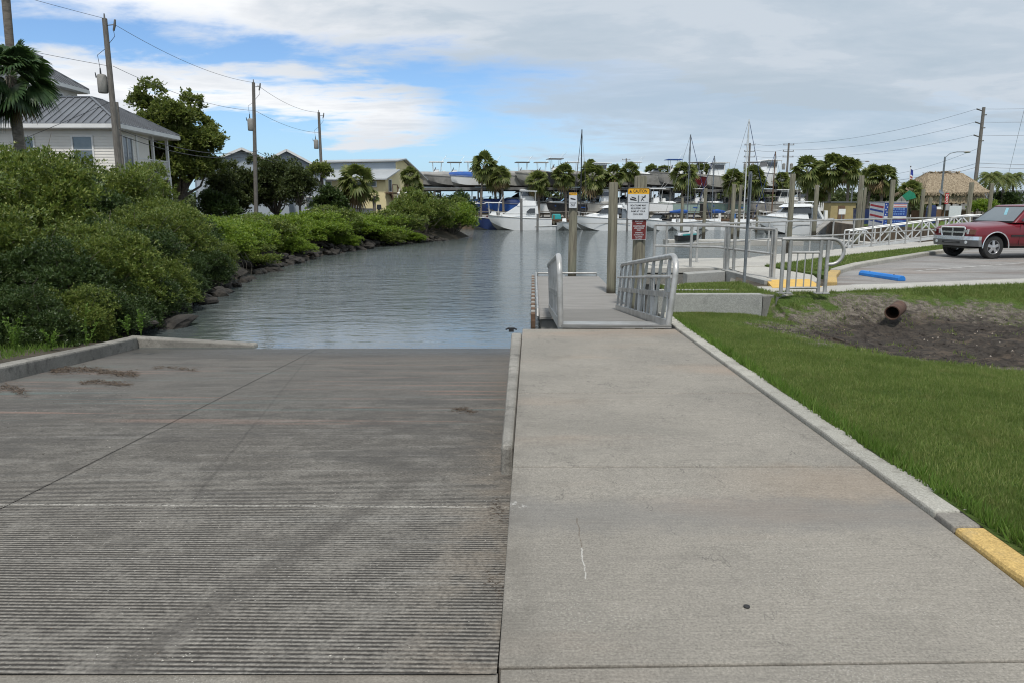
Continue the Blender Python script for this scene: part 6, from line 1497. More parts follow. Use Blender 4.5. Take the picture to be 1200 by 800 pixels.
def boat(kind, label, px, Y, z, L, B, D, hd_, hull='white', top='white', cat='boat', group=None, cover='blue', ttop='white', name=None, T=.35, lift=False):
    t_ = thing(name or {'cc': 'center_console_boat', 'sport': 'sportfishing_boat', 'cruiser': 'cabin_cruiser', 'cov': 'covered_boat', 'run': 'runabout', 'skiff': 'skiff', 'pilot': 'pilothouse_boat', 'sail': 'sailboat'}[kind], label, cat, (xof(px, Y, z), Y, z), math.radians(hd_), group)
    mb, hb, sh_ = hull_mb(L, B, D, T, rake=D*.9)
    mb.build('hull', [M[hull], M['cgrey'] if hull != 'cgrey' else M['steel'], M['white'] if kind != 'cov' else M['cgrey']], t_, smooth=.5)
    rp = [(-L/2+L*i/12, hb(i/12)+.015, sh_(i/12)-.05) for i in range(13)]
    m_ = MB(); m_.tube(rp, .035, 6); m_.tube([(x, -y, zz) for x, y, zz in rp], .035, 6); m_.build('rub_rail', M['cgrey'] if hull != 'navy' else M['white'], t_, smooth=True)
    S = lambda x: max(0., min(1., (x+L/2)/L))
    def cab(name_, prof, w0, w1, mat, zb, zt, par=t_, **k): 
        m_ = MB(); m_.side(prof, lambda x, z_: (w0+(w1-w0)*max(0, min(1, (z_-zb)/(zt-zb+1e-6))))*min(1., (hb(S(x))*1.6/B)+.1)); return m_.build(name_, mat, par, smooth=.5, bevel=.02)
    def motor(y=0., s=1.):
        m_ = MB(); m_.box((-L/2-.32*s, y, D*.95+.18*s), (.48*s, .34*s, .50*s), taper=.8); m_.box((-L/2-.30*s, y, D*.35), (.2*s, .12*s, D*1.3)); m_.box((-L/2-.4*s, y, -T*.9), (.5*s, .09*s, .12*s)); m_.build('outboard_motor', M['black'], t_, bevel=.03*s)
    if kind in ('cc',):
        zc = D+.0
        cab('console', [(-.5, zc-.1), (.55, zc-.1), (.4, zc+.65), (.15, zc+.95), (-.35, zc+.95)], .42, .36, M['white'], zc, zc+.95)
        cab('windshield', [(.42, zc+.66), (.17, zc+.97), (.10, zc+1.3), (.16, zc+1.3), (.5, zc+.68)], .37, .3, M['glass'], zc+.6, zc+1.3)
        m_ = MB(); m_.side([(-1.1, zc+2.0), (1.1, zc+2.0), (1.15, zc+2.04), (1.0, zc+2.1), (-1.05, zc+2.1)], lambda x, z_: .95); m_.build('t_top', M[ttop], t_, bevel=.02)
        for sx in (-.75, .6):
            for sy in (-.6, .6): m_ = MB(); m_.tube([(sx*.75, sy*.75, zc-.05), (sx, sy, zc+2.)], .035, 6); m_.build('t_top_leg', M['alu_w'], t_, smooth=True)
        m_ = MB(); m_.tube([(-.8, .5, zc+2.1), (-1.5, .9, zc+3.0)], .015, 5); m_.tube([(-.8, -.5, zc+2.1), (-1.5, -.9, zc+3.0)], .015, 5); m_.build('outrigger', M['alu_w'], t_)
        cab('leaning_post', [(-1.3, zc-.1), (-.8, zc-.1), (-.85, zc+.75), (-1.25, zc+.75)], .5, .5, M['whitep'], zc, zc+.75); motor(.25, 1.1); motor(-.25, 1.1)
    if kind == 'cov':
        rows = []; vs = []; n = 13
        for i in range(n):
            t2 = i/(n-1); x = -L/2+L*t2; b_ = hb(t2)*1.03+.02; zr_ = sh_(t2)+.03; hp = .62*math.sin(PI*min(1, t2*.9+.12))**.7
            for k in range(9): a = PI*k/8; vs.append((x*1.005, b_*math.cos(a), zr_-.16+hp*math.sin(a)**.8*(1 if b_ > .1 else .2)+.16*abs(math.sin(a))))
        m_ = MB(); m_.add(vs, [(i*9+k, i*9+k+1, (i+1)*9+k+1, (i+1)*9+k) for i in range(n-1) for k in range(8)]); m_.build('cover', M[cover], t_, smooth=True, fix=False); motor()
    if kind == 'run':
        zc = D*1.05
        cab('foredeck', [(0, zc), (L*.42, zc+.16), (L*.2, zc+.28), (-.1, zc+.34)], B*.40, B*.3, M['white'], zc, zc+.3)
        cab('windshield', [(.35, zc+.28), (-.25, zc+.78), (-.6, zc+.80), (-.9, zc+.3)], B*.38, B*.30, M['glass'], zc+.3, zc+.8)
        m_ = MB(); m_.side([(-.15, zc+.83), (-1.9, zc+.98), (-2.0, zc+.94), (-.5, zc+.78)], lambda x, z_: B*.36); m_.build('bimini', M['black'] if cover == 'black' else M[cover], t_)
        cab('seat', [(-L*.42, zc-.1), (-L*.2, zc-.1), (-L*.2, zc+.25), (-L*.42, zc+.25)], B*.38, B*.38, M[cover], zc, zc+.3); 
        m_ = MB()
        for s_ in (-1, 1): m_.bar((-L*.45, s_*(hb(.05)+.02), D*.55), (L*.2, s_*(hb(.7)*.97), D*.75), .02, .14)
        m_.build('hull_stripe', M['blue'], t_); motor()
    if kind == 'cruiser':
        zc = D*1.1
        cab('trunk_cabin', [(-L*.22, zc-.15), (L*.36, zc+.05), (L*.22, zc+.42), (-.2, zc+.55), (-L*.22, zc+.55)], B*.42, B*.33, M['white'], zc, zc+.55)
        cab('windshield', [(L*.12, zc+.50), (-.02*L, zc+1.12), (-L*.25, zc+1.16), (-L*.27, zc+.45)], B*.40, B*.32, M['glass'], zc+.5, zc+1.15)
        cab('hardtop', [(.05*L, zc+1.14), (-L*.30, zc+1.2), (-L*.33, zc+1.28), (-L*.26, zc+1.50), (-L*.02, zc+1.48), (.04*L, zc+1.24)], B*.40, B*.33, M['white'], zc+1.14, zc+1.5)
        m_ = MB()
        for s_ in (-1, 1): m_.bar((-L*.44, s_*B*.41, zc-.1), (-L*.28, s_*B*.36, zc+1.75), .07, .22)
        m_.bar((-L*.29, -B*.36, zc+1.72), (-L*.29, B*.36, zc+1.72), .3, .1); m_.build('radar_arch', M['white'], t_, bevel=.02)
        cab('aft_enclosure', [(-L*.45, zc-.1), (-L*.27, zc-.1), (-L*.27, zc+1.1), (-L*.40, zc+.9)], B*.39, B*.34, M['hglass'], zc, zc+1.2)
        m_ = MB(); m_.tube([(L*.47, 0, sh_(.97)+.45)]+[(-L/2+L*t2, hb(t2)*.95, sh_(t2)+.42) for t2 in (.9, .8, .7, .6)], .018, 5); m_.tube([(L*.47, 0, sh_(.97)+.45)]+[(-L/2+L*t2, -hb(t2)*.95, sh_(t2)+.42) for t2 in (.9, .8, .7, .6)], .018, 5)
        for t2 in (.9, .8, .7, .6):
            for s_ in (-1, 1): m_.tube([(-L/2+L*t2, s_*hb(t2)*.93, sh_(t2)-.05), (-L/2+L*t2, s_*hb(t2)*.95, sh_(t2)+.42)], .014, 5)
        m_.build('bow_rail', M['alu_w'], t_)
        m_ = MB(); m_.box((0, hb(.5)+.01, D*.62), (L*.8, .02, .06)); m_.box((0, -hb(.5)-.01, D*.62), (L*.8, .02, .06)); m_.build('hull_stripe', M['cgrey'], t_)
    if kind == 'sport':
        zc = D*1.1
        cab('cabin', [(-L*.30, zc-.3), (L*.34, zc+.1), (L*.22, zc+.5), (L*.05, zc+1.35), (-L*.28, zc+1.40)], B*.43, B*.34, M['white'], zc, zc+1.4)
        for s_ in (-1, 1):
            m_ = MB(); y_ = lambda z_: s_*(B*.43-(B*.09)*(z_-zc)/1.4+.01)
            q = [(-L*.24, zc+.55), (-L*.13, zc+.50), (-L*.10, zc+.62), (-L*.16, zc+1.08), (-L*.24, zc+1.10)]
            m_.add([(x, y_(z_), z_) for x, z_ in q]+[(x, y_(z_)-s_*.06, z_) for x, z_ in q], [(0, 1, 2, 3, 4), (9, 8, 7, 6, 5)]+[(i, (i+1) % 5, 5+(i+1) % 5, 5+i) for i in range(5)]); m_.build('side_window', M['glass'], t_)
            m_ = MB(); m_.bar((-L*.3, s_*(B*.425), zc+.40), (L*.26, s_*(B*.33), zc+.42), .02, .05); m_.build('cabin_stripe', M['steel'], t_)
        cab('flybridge', [(-L*.26, zc+1.40), (L*.04, zc+1.38), (L*.0, zc+1.75), (-L*.08, zc+2.05), (-L*.26, zc+2.0)], B*.36, B*.31, M['white'], zc+1.4, zc+2.)
        m_ = MB(); m_.side([(-L*.27, zc+3.15), (L*.0, zc+3.2), (L*.0, zc+3.28), (-L*.27, zc+3.25)], lambda x, z_: B*.34); m_.build('hardtop', M['white'], t_, bevel=.02)
        for sx in (-.25, -.02):
            for s_ in (-1, 1): m_ = MB(); m_.tube([(L*sx, s_*B*.31, zc+1.8), (L*sx, s_*B*.3, zc+3.2)], .03, 6); m_.build('hardtop_leg', M['alu_w'], t_)
        m_ = MB(); m_.side([(-L*.02, zc+2.0), (L*.0, zc+2.02), (-L*.0, zc+3.1), (-L*.02, zc+3.1)], lambda x, z_: B*.3); m_.build('bridge_enclosure', M['hglass'], t_)
        m_ = MB(); m_.tube([(L*.47, 0, sh_(.97)+.5)]+[(-L/2+L*t2, hb(t2)*.95, sh_(t2)+.45) for t2 in (.9, .8, .7)], .02, 5); m_.tube([(L*.47, 0, sh_(.97)+.5)]+[(-L/2+L*t2, -hb(t2)*.95, sh_(t2)+.45) for t2 in (.9, .8, .7)], .02, 5); m_.build('bow_rail', M['alu_w'], t_)
    if kind == 'pilot':
        zc = D*1.1
        cab('wheelhouse', [(-.9, zc-.1), (1.2, zc-.1), (1.0, zc+.9), (.75, zc+1.75), (-.9, zc+1.75)], B*.36, B*.31, M['white'], zc, zc+1.75)
        for s_ in (-1, 1):
            m_ = MB(); q = [(-.75, zc+.95), (.9, zc+.95), (.7, zc+1.5), (-.75, zc+1.5)]; y_ = lambda z_: s_*(B*.36-B*.05*(z_-zc)/1.75+.012)
            m_.add([(x, y_(z_), z_) for x, z_ in q]+[(x, y_(z_)-s_*.05, z_) for x, z_ in q], [(0, 1, 2, 3), (7, 6, 5, 4)]+[(i, (i+1) % 4, 4+(i+1) % 4, 4+i) for i in range(4)]); m_.build('side_window', M['glass'], t_)
        m_ = MB(); m_.add([(1.03, -B*.29, zc+.95), (1.03, B*.29, zc+.95), (.83, B*.27, zc+1.6), (.83, -B*.27, zc+1.6), (.93, -B*.29, zc+.95), (.93, B*.29, zc+.95), (.73, B*.27, zc+1.6), (.73, -B*.27, zc+1.6)], [(0, 1, 2, 3), (7, 6, 5, 4), (0, 4, 5, 1), (1, 5, 6, 2), (2, 6, 7, 3), (3, 7, 4, 0)]); m_.build('windshield', M['glass'], t_)
        m_ = MB(); m_.side([(-1.6, zc+1.76), (1.15, zc+1.76), (1.0, zc+1.88), (-1.55, zc+1.86)], lambda x, z_: B*.37); m_.build('roof', M['white'], t_, bevel=.02)
        for s_ in (-1, 1): m_ = MB(); m_.tube([(-1.5, s_*B*.33, zc-.1), (-1.5, s_*B*.33, zc+1.8)], .03, 6); m_.build('roof_post', M['alu_w'], t_)
        motor(.25, 1.1); motor(-.25, 1.1)
    if kind == 'skiff':
        cab('console', [(-.5, D-.1), (0, D-.1), (-.05, D+.6), (-.4, D+.6)], .3, .26, M['white'], D, D+.6); motor(0, 1.1)
        m_ = MB(); m_.box((-L*.3, 0, D*.8), (.4, B*.6, .3)); m_.build('bench', M['whitep'], t_)
    return t_
# --- marina land, bulkhead, yard
ml = MB(); ml.prism([(-400, 98.5), (xof(943, 98.5, 0), 98.5), (xof(943, 96, 0)+.0, 96.0), (xof(943, 96, 0), 300), (900, 300), (2500, 3300), (-2500, 3300), (-400, 3300)][:3]+[(500, 96), (2900, 3300), (-2900, 3300)], -3.1, .06)
tag(ml.build('land', M['yard']), kind='structure')
bk = MB(); bk.bar((-14, 98.4, -1.55), (xof(943, 98.4, 0), 98.4, -1.55), .3, 3.35); tag(bk.build('bulkhead', M['bulk']), 'dark timber bulkhead along the marina behind the moored boats', 'bulkhead')
# finger dock in front of it
dk = thing('marina_dock', 'weathered timber dock running along behind the moored boats', 'dock', (0, 0, 0)); m_ = MB(); m_.box(((xof(560, 97, 0)+xof(900, 97, 0))/2, 97.3, -.12), (xof(900, 97, 0)-xof(560, 97, 0), 1.4, .14)); m_.build('deck', M['brownw'], dk)
m_ = MB()
xa, xb = xof(560, 97, 0), xof(905, 97, 0)
for i in range(int((xb-xa)/2.4)+1): m_.box((xa+i*2.4, 97.9, .45), (.08, .08, 1.1))
m_.box(((xa+xb)/2, 97.9, .95), (xb-xa, .06, .09)); m_.box(((xa+xb)/2, 97.9, .5), (xb-xa, .05, .07)); m_.build('handrail', M['fence'], dk)
for i in range(16): m_ = MB(); m_.tube([(xa+i*2.5, 96.75, -3), (xa+i*2.5, 96.75, .5)], .13, 8); m_.build('pile', M['pile'], dk)
# --- boat racks
def rack(px0, px1, Y, zdeck, label, bays, depth=8.):
    xa, xb = xof(px0, Y, zdeck), xof(px1, Y, zdeck); t_ = thing('boat_rack', label, 'boat rack', (xa, Y, .05)); w_ = xb-xa
    for k in (0, depth*.5, depth):
        m_ = MB(); m_.box((w_/2, k, zdeck), (w_, .22, .34)); m_.build('beam', M['steel'], t_)
    m_ = MB(); m_.box((w_/2, depth/2, zdeck+.2), (w_, depth, .06)); m_.build('bunk_deck', M['steel'], t_)
    for i in range(bays+1):
        for k in (0, depth):
            m_ = MB(); m_.box((w_*i/bays, k+.12, zdeck/2), (.22, .22, zdeck-.3)); m_.build('post', M['steel'], t_)
        m_ = MB(); m_.box((w_*i/bays, depth/2, zdeck-.3), (.16, depth, .26)); m_.build('joist', M['steel'], t_)
    return t_
rack(484, 662, 103.5, 4.0, 'left dark steel boat rack with covered boats on its upper level', 7)
rack(666, 786, 104, 4.0, 'middle dark steel boat rack behind the caution sign', 5)
rack(790, 938, 104, 3.75, 'right dark steel boat rack behind the sailboat masts', 6)
# upper level boats
UZ = 4.75
U = 'boats on the upper level of the racks'
boat('cov', 'grey covered boat on the upper rack, farthest left next to the yellow building', 501, 107, UZ, 7, 2.5, 1.1, 200, 'cgrey', cover='cgrey', group=U, lift=True)
boat('cov', 'grey covered boat second from the left on the upper rack', 524, 107, UZ, 7, 2.5, 1.1, 205, 'cgrey', cover='canopy', group=U, lift=True)
boat('cov', 'boat under a bright blue cover on the upper rack, left of the tall palms', 546, 107, UZ, 6.5, 2.4, 1.1, 195, 'white', cover='blue', group=U, lift=True)
boat('cc', 'white boat with a pale T-top high on the rack behind the grey covered boats', 512, 112, UZ+.2, 7, 2.5, 1.2, 190, 'white', group=U, lift=True)
boat('cc', 'white boat with a dark T-top on the rack behind the blue cover', 533, 113, UZ+.2, 7, 2.5, 1.2, 185, 'white', ttop='steel', group=U, lift=True)
boat('cc', 'white T-top boat mostly hidden by the tallest palm on the rack', 553, 112, UZ+.2, 7, 2.5, 1.2, 190, 'white', group=U, lift=True)
boat('cov', 'beige hulled boat on the upper rack right of the three tall palms', 600, 107, UZ-.1, 7.6, 2.6, 1.3, 200, 'beige', cover='canopy', group=U, lift=True)
boat('cov', 'grey boat with raised bow on the upper rack, between the palms', 628, 107, UZ, 7, 2.6, 1.3, 210, 'beige', cover='cgrey', group=U, lift=True)
boat('cc', 'black-hulled T-top boat on the upper rack left of the dark mast', 650, 106.5, UZ, 7.4, 2.6, 1.5, 190, 'black', ttop='steel', group=U, lift=True)
boat('cc', 'white boat with a cream T-top on the upper rack behind the far sign piling', 634, 113, UZ+.2, 7, 2.5, 1.2, 185, 'white', ttop='beige', group=U, lift=True)
boat('cov', 'grey covered boat on the upper rack right of the dark mast', 690, 107, UZ, 7, 2.5, 1.2, 200, 'cgrey', cover='cgrey', group=U, lift=True)
boat('cov', 'dull grey boat on the upper rack behind the bare middle piling', 715, 108, UZ, 7, 2.5, 1.2, 185, 'cgrey', cover='canopy', group=U, lift=True)
boat('run', 'grey-hulled boat on the upper rack right of the caution sign', 764, 107, UZ, 7.6, 2.6, 1.3, 182, 'cgrey', cover='black', group=U, lift=True)
boat('cc', 'grey T-top boat with a blue roof on the upper rack left of the grey mast', 788, 106.5, UZ, 7.2, 2.6, 1.4, 184, 'cgrey', ttop='blue', group=U, lift=True)
boat('cc', 'dark red hulled T-top boat on the upper rack right of the grey mast', 817, 106.5, UZ-.2, 5.2, 2.4, 1.2, 222, 'redh', ttop='steel', group=U, lift=True)
boat('pilot', 'cream-hulled boat with a small wheelhouse on the upper rack', 839, 107, UZ-.3, 7, 2.6, 1.4, 184, 'beige', group=U, lift=True)
boat('cov', 'black and white boat on the upper rack left of the white mast', 866, 108, UZ-.2, 6, 2.4, 1.2, 190, 'white', cover='black', group=U, lift=True)
boat('pilot', 'white boat with a dark red bottom and a tall wheelhouse on the upper rack', 899, 107, UZ-.2, 7.4, 2.8, 1.6, 200, 'white', group=U, lift=True)
# ground level boats on stands
GZ = .75; Gg = 'boats stored on the ground level below the racks'
for k, (px, knd, hl, cv, lb, hd_) in enumerate([(508, 'cov', 'white', 'cgrey', 'white boat with a grey cover below the left rack, behind the shrubs', 184), (560, 'run', 'navy', 'blue', 'navy runabout on the ground rack behind the palms', 190), (574, 'cov', 'white', 'blue', 'white boat with a dark blue cover below the left rack', 186), (592, 'cov', 'blue', 'navy', 'deep blue boat below the left rack, right of the palms', 190),
                                      (618, 'pilot', 'white', 'blue', 'white wheelhouse boat stored behind the sportfisher', 184), (640, 'run', 'cgrey', 'cgrey', 'grey boat on the ground rack right of the sportfisher', 182), (660, 'run', 'black', 'black', 'black-hulled boat on the ground rack behind the far sign piling', 184), (690, 'run', 'beige', 'beige', 'beige boat on the ground rack right of the dark mast', 184),
                                      (712, 'pilot', 'white', 'blue', 'white wheelhouse boat stored behind the express cruiser', 182), (768, 'cc', 'white', 'blue', 'white open boat on the ground rack right of the caution sign', 188), (790, 'run', 'green', 'beige', 'pale seafoam green runabout on the ground rack', 182), (815, 'cc', 'black', 'white', 'black-hulled boat with a white console right of the seafoam runabout', 200),
                                      (845, 'run', 'dgreen', 'cgrey', 'grey-green boat on the ground rack right of the blue sail cover', 176), (893, 'run', 'cgrey', 'cgrey', 'grey boat on the ground rack left of the domed cruiser', 184), (918, 'pilot', 'white', 'blue', 'white tower boat on the ground rack behind the domed cruiser', 184)]):
    boat(knd, lb, px, 103.2+.3*(k % 3), GZ+.1, 6.6, 2.4, 1.15, hd_, hl, cover=cv, group=Gg, lift=True)
rb2 = random.Random(21)
for k, (px, knd, hl, cv, lb) in enumerate([(527, 'run', 'white', 'white', 'white runabout in the second ground row, far left behind the shrubs'), (548, 'cc', 'white', 'white', 'white open boat in the second ground row, behind the navy runabout'), (606, 'cruiser', 'white', 'white', 'white cruiser in the second ground row behind the sportfisher'), (632, 'cov', 'white', 'canopy', 'white boat under a pale cover in the second ground row'),
        (672, 'pilot', 'white', 'white', 'white wheelhouse boat in the second ground row by the dark mast'), (700, 'cc', 'white', 'white', 'white console boat in the second ground row behind the beige boat'), (726, 'run', 'white', 'navy', 'white boat stored just left of the thick sign piling'), (745, 'cov', 'white', 'white', 'white covered boat stored behind the maroon sign'),
        (780, 'pilot', 'white', 'white', 'white wheelhouse boat in the second ground row behind the open boat'), (803, 'cc', 'white', 'white', 'white console boat in the second ground row behind the grey mast'), (830, 'pilot', 'white', 'white', 'white wheelhouse boat in the second ground row behind the short mast'), (862, 'cc', 'white', 'white', 'white console boat in the second ground row beside the white mast'), (878, 'run', 'beige', 'white', 'beige runabout stored behind the grey sign post'), (936, 'cruiser', 'white', 'white', 'white cruiser stored at the right end of the racks')]):
    boat(knd, lb, px, 108.6+.4*(k % 2), GZ+.35, 7., 2.6, 1.25, rb2.choice((182, 188, 196, 176)), hl, cover=cv, group=Gg, lift=True)
for px, knd, lb, tt_ in ((575, 'cc', 'white T-top boat on the rack behind the two shorter tall palms', 'white'), (612, 'cc', 'white boat with a dark T-top on the rack right of the three tall palms', 'steel'), (670, 'cc', 'white T-top boat on the rack just left of the dark mast', 'white'), (703, 'pilot', 'white wheelhouse boat on the rack behind the palms right of the dark mast', 'white'), (742, 'cc', 'white T-top boat on the rack above the caution sign', 'white'), (880, 'cc', 'white T-top boat on the rack behind the grey sign post', 'steel')):
    boat(knd, lb, px, 112, UZ+.15, 7, 2.5, 1.2, 186, 'white', ttop=tt_, group=U, lift=True)
# stands under them
for px in (508, 560, 574, 592, 618, 640, 660, 690, 712, 768, 790, 815, 845, 893, 918):
    st_ = thing('boat_stand', 'low timber cradle under a stored boat on the ground rack', 'boat stand', (xof(px, 103.4, 0), 103.4, .06), group='cradles under the stored boats')
    for q in (-1.6, 1.6): m_ = MB(); m_.box((q, 0, .22), (.3, 2.2, .44)); m_.build('block', M['steel'], st_)
# moored boats
WZ = WL+.0
Mo = 'boats moored in the marina'
boat('cc', 'navy-hulled boat with a white T-top moored left of the sportfisher', 578, 95.4, WZ, 7.2, 2.6, 1.35, 186, 'navy', group=Mo)
boat('sport', 'big white sportfisher with a flybridge and a dark side window, behind a thin dark piling', 608.5, 93.2, WZ, 8.1, 3.1, 1.45, 181, 'white', group=Mo)
boat('skiff', 'low white skiff with a black outboard right of the sportfisher', 645, 92.8, WZ, 4.2, 1.7, .5, 8, 'white', group=Mo)
boat('skiff', 'small white open boat with a console left of the far sign piling', 661, 92., WZ, 3.2, 1.9, .85, 260, 'white', group=Mo)
boat('cruiser', 'white and grey express cruiser with a radar arch, behind the bare middle piling', 707, 91.5, WZ, 7.7, 3., 1.45, 183, 'white', group=Mo)
boat('skiff', 'plain white skiff half hidden by the maroon sign', 740, 93, WZ, 4.2, 1.8, .9, 182, 'white', group=Mo)
boat('run', 'white runabout with a blue stripe and a black bimini, right of the maroon sign', 769, 91.5, WZ, 5.6, 2.4, 1.1, 225, 'white', cover='black', group=Mo)
boat('skiff', 'small pale blue-white dinghy between the runabout and the sailboat', 789, 91, WZ, 2.6, 1.5, .8, 250, 'white', group=Mo)
cr = boat('cruiser', 'wide white cruiser with a domed white cabin, behind the thick tall piling', 922, 80, WZ, 8.2, 3.3, 1.55, 200, 'white', group=Mo)
m_ = MB(); m_.tube([(.2, 0, 1.7+1.4), (.2, 0, 1.7+3.)], .03, 6); m_.build('antenna', M['alu_w'], cr)
# sailboats
def sailboat(px, pytop, Y, L, label, mastmat, hd_=185, cover='blue', mast=True, boom=True):
    t_ = boat('sail', label, px+1, Y, WZ, L, L*.3, 1.0, hd_, 'white', group=Mo); zc = 1.05; zt = zof(pytop, Y)-WZ; h_ = math.radians(hd_)
    m_ = MB(); m_.side([(-L*.2, zc-.1), (L*.2, zc-.05), (L*.12, zc+.3), (-L*.2, zc+.38)], lambda x, z_: L*.09); m_.build('coachroof', M['white'], t_, bevel=.02)
    m_ = MB(); m_.tube([(0, 0, zc), (0, 0, zt)], [.085, .07], 8); m_.build('mast', mastmat, t_, smooth=True)
    m_ = MB(); m_.bar((0, -.5, zt*.62), (0, .5, zt*.62), .05, .04); m_.build('spreader', mastmat, t_)
    m_ = MB(); m_.tube([(0, 0, zc+1.), (-L*.38, 0, zc+1.1)], .05, 8); m_.build('boom', mastmat, t_); m_ = MB(); m_.tube([(-.05, 0, zc+1.25), (-L*.15, 0, zc+1.3), (-L*.36, 0, zc+1.2)], [.2, .24, .1], 8); m_.build('sail_cover', M[cover], t_, smooth=True)
    for a_, b_, r_ in (((L*.49, 0, 1.3), (0, 0, zt-.05), .035), ((-L*.49, 0, 1.1), (0, 0, zt-.05), .018), ((0, L*.14, 1.), (0, .5, zt*.62), .018), ((0, -L*.14, 1.), (0, -.5, zt*.62), .018), ((0, .5, zt*.62), (0, 0, zt-.1), .015), ((0, -.5, zt*.62), (0, 0, zt-.1), .015)):
        m_ = MB(); m_.tube([a_, b_], r_, 5); m_.build('stay', M['steel'] if r_ < .03 else M['navy'] if px > 790 else M['black'], t_)
    return t_
sailboat(679, 152, 100.9 if 0 else 95.9, 5.5, 'sailboat with a black mast standing behind the express cruiser', M['black'], 5 if 0 else 240, cover='black')
sailboat(803.5, 158, 92.5, 6.6, 'sailboat with a grey mast and blue sail cover, nearest the runabout', M['galv'], 12)
sailboat(832, 183, 93.5, 5.4, 'small sailboat with a short grey mast and blue sail cover', M['galv'], 195)
sailboat(869.5, 140, 92.5, 6.8, 'sailboat with the tallest white mast, left of the grey sign post', M['alu_w'], 10, cover='cgrey')
sailboat(902, 178, 96, 5.6, 'sailboat with a short brownish mast behind the domed cruiser', M['brownw'], 195, cover='cgrey')
# jet ski dock
Y = 57.; fd = thing('floating_dock', 'low pale floating dock with the jet ski, beyond the corner railing', 'dock', (0, 0, 0))
m_ = MB(); m_.prism([(xof(783, Y, -1), Y-.2), (xof(872, Y+1, -1), Y-1.5), (xof(930, Y, -1), Y-2.), (xof(930, Y, -1), Y+1.3), (xof(783, Y, -1), Y+1.9)], WL-.1, WL+.32); m_.build('deck', M['prom'], fd)
m_ = MB(); m_.prism([(xof(783, Y, -1)+.03, Y-.12), (xof(930, Y, -1)-.03, Y-1.9), (xof(930, Y, -1)-.03, Y+1.2), (xof(783, Y, -1)+.03, Y+1.8)], WL-.4, WL-.11); m_.build('float', M['black'], fd)
fd = thing('floating_dock', 'long low floating dock reaching right towards the kiosk, beyond the promenade', 'dock', (0, 0, 0))
m_ = MB(); m_.prism([(xof(925, 64, -1), 64.5), (xof(1010, 54, -1), 52.5), (xof(1180, 52, -1), 50.), (xof(1180, 54, -1), 52), (xof(1010, 56, -1), 55.), (xof(925, 68, -1), 68)], WL-.2, WL+.3); m_.build('deck', M['prom'], fd)
js = thing('jet_ski', 'black, white and teal jet ski parked on the pale floating dock', 'jet ski', (xof(806, 57, -1), 56.6, WL+.36), math.radians(10)); js.scale = (.72, .8, .75)
mb, hb_, sh2 = hull_mb(2.9, 1.1, .45, .1, .4); mb.build('hull', [M['black'], M['black'], M['black']], js, smooth=.5)
m_ = MB(); m_.side([(-1.2, .4), (1.2, .5), (.8, .78), (.35, .95), (-.1, .75), (-1.1, .72)], lambda x, z_: .34*(1-max(0, x-.2)*.5)); m_.build('cowl', M['white'], js, smooth=.6, bevel=.04)
m_ = MB(); m_.side([(-1.05, .7), (.0, .72), (-.1, .9), (-1., .86)], lambda x, z_: .2); m_.build('saddle', M['black'], js, bevel=.04)
M['teal'] = gen('teal_panel', (.03, .35, .36), None, 4, .4); m_ = MB(); m_.bar((-.9, .36, .5), (.9, .3, .62), .03, .12); m_.bar((-.9, -.36, .5), (.9, -.3, .62), .03, .12); m_.build('side_panel', M['teal'], js)
m_ = MB(); m_.bar((.25, -.38, 1.), (.25, .38, 1.), .05, .05); m_.build('handlebar', M['black'], js)
# second gangway down to the long dock
gx, gy = xof(1140, 44, 0), 44.; ex, ey = xof(992, 45.5, -.9), 45.6
g2 = thing('gangway', 'long bright aluminium truss gangway behind the promenade railing, sloping down to the left', 'gangway', (gx, gy, 0))
A_ = V_((0, 0, .05)); B_ = V_((ex-gx, ey-gy, -.95)); dd_ = (B_-A_); sdv = dd_.cross(V_((0, 0, 1))).normalized()
m_ = MB(); m_.bar(A_, B_, 1.3, .08); m_.build('deck', M['decking'], g2)
for s_ in (-1, 1):
    o_ = sdv*.68*s_; up = V_((0, 0, 1.05)); m_ = MB()
    m_.bar(A_+o_, B_+o_, .08, .16); m_.build('bottom_chord', M['alu_w'], g2)
    loop = [A_+o_+up*.0, A_+o_-dd_.normalized()*.45+up*.15, A_+o_-dd_.normalized()*.55+up*.55, A_+o_-dd_.normalized()*.35+up*.92, A_+o_+up]
    m_ = MB(); m_.tube(loop+[B_+o_+up], .045, 8); m_.build('top_chord', M['alu_w'], g2, smooth=True)
    n = 8
    for i in range(n+1): m_ = MB(); p = A_.lerp(B_, i/n)+o_; m_.bar(p, p+up, .06, .06); m_.build('upright', M['alu_w'], g2)
    for i in range(n):
        p = A_.lerp(B_, i/n)+o_; q = A_.lerp(B_, (i+1)/n)+o_; m_ = MB(); m_.bar(p+up, q, .05, .06) if i % 2 else m_.bar(p, q+up, .05, .06); m_.build('diagonal', M['alu_w'], g2)
pb = thing('gangway_landing', 'concrete landing at the head of the long gangway', 'landing', (0, 0, 0)); m_ = MB(); m_.prism([(gx-.1, gy-1), (gx+9, gy-1), (gx+9, gy+1), (gx-.1, gy+1)], -.2, .03); m_.build('slab', M['prom'], pb)
for q in (.5, 4., 7.5): m_ = MB(); m_.tube([(gx+q, gy, -3), (gx+q, gy, -.2)], .18, 10); m_.build('pile', M['seawall'], pb)
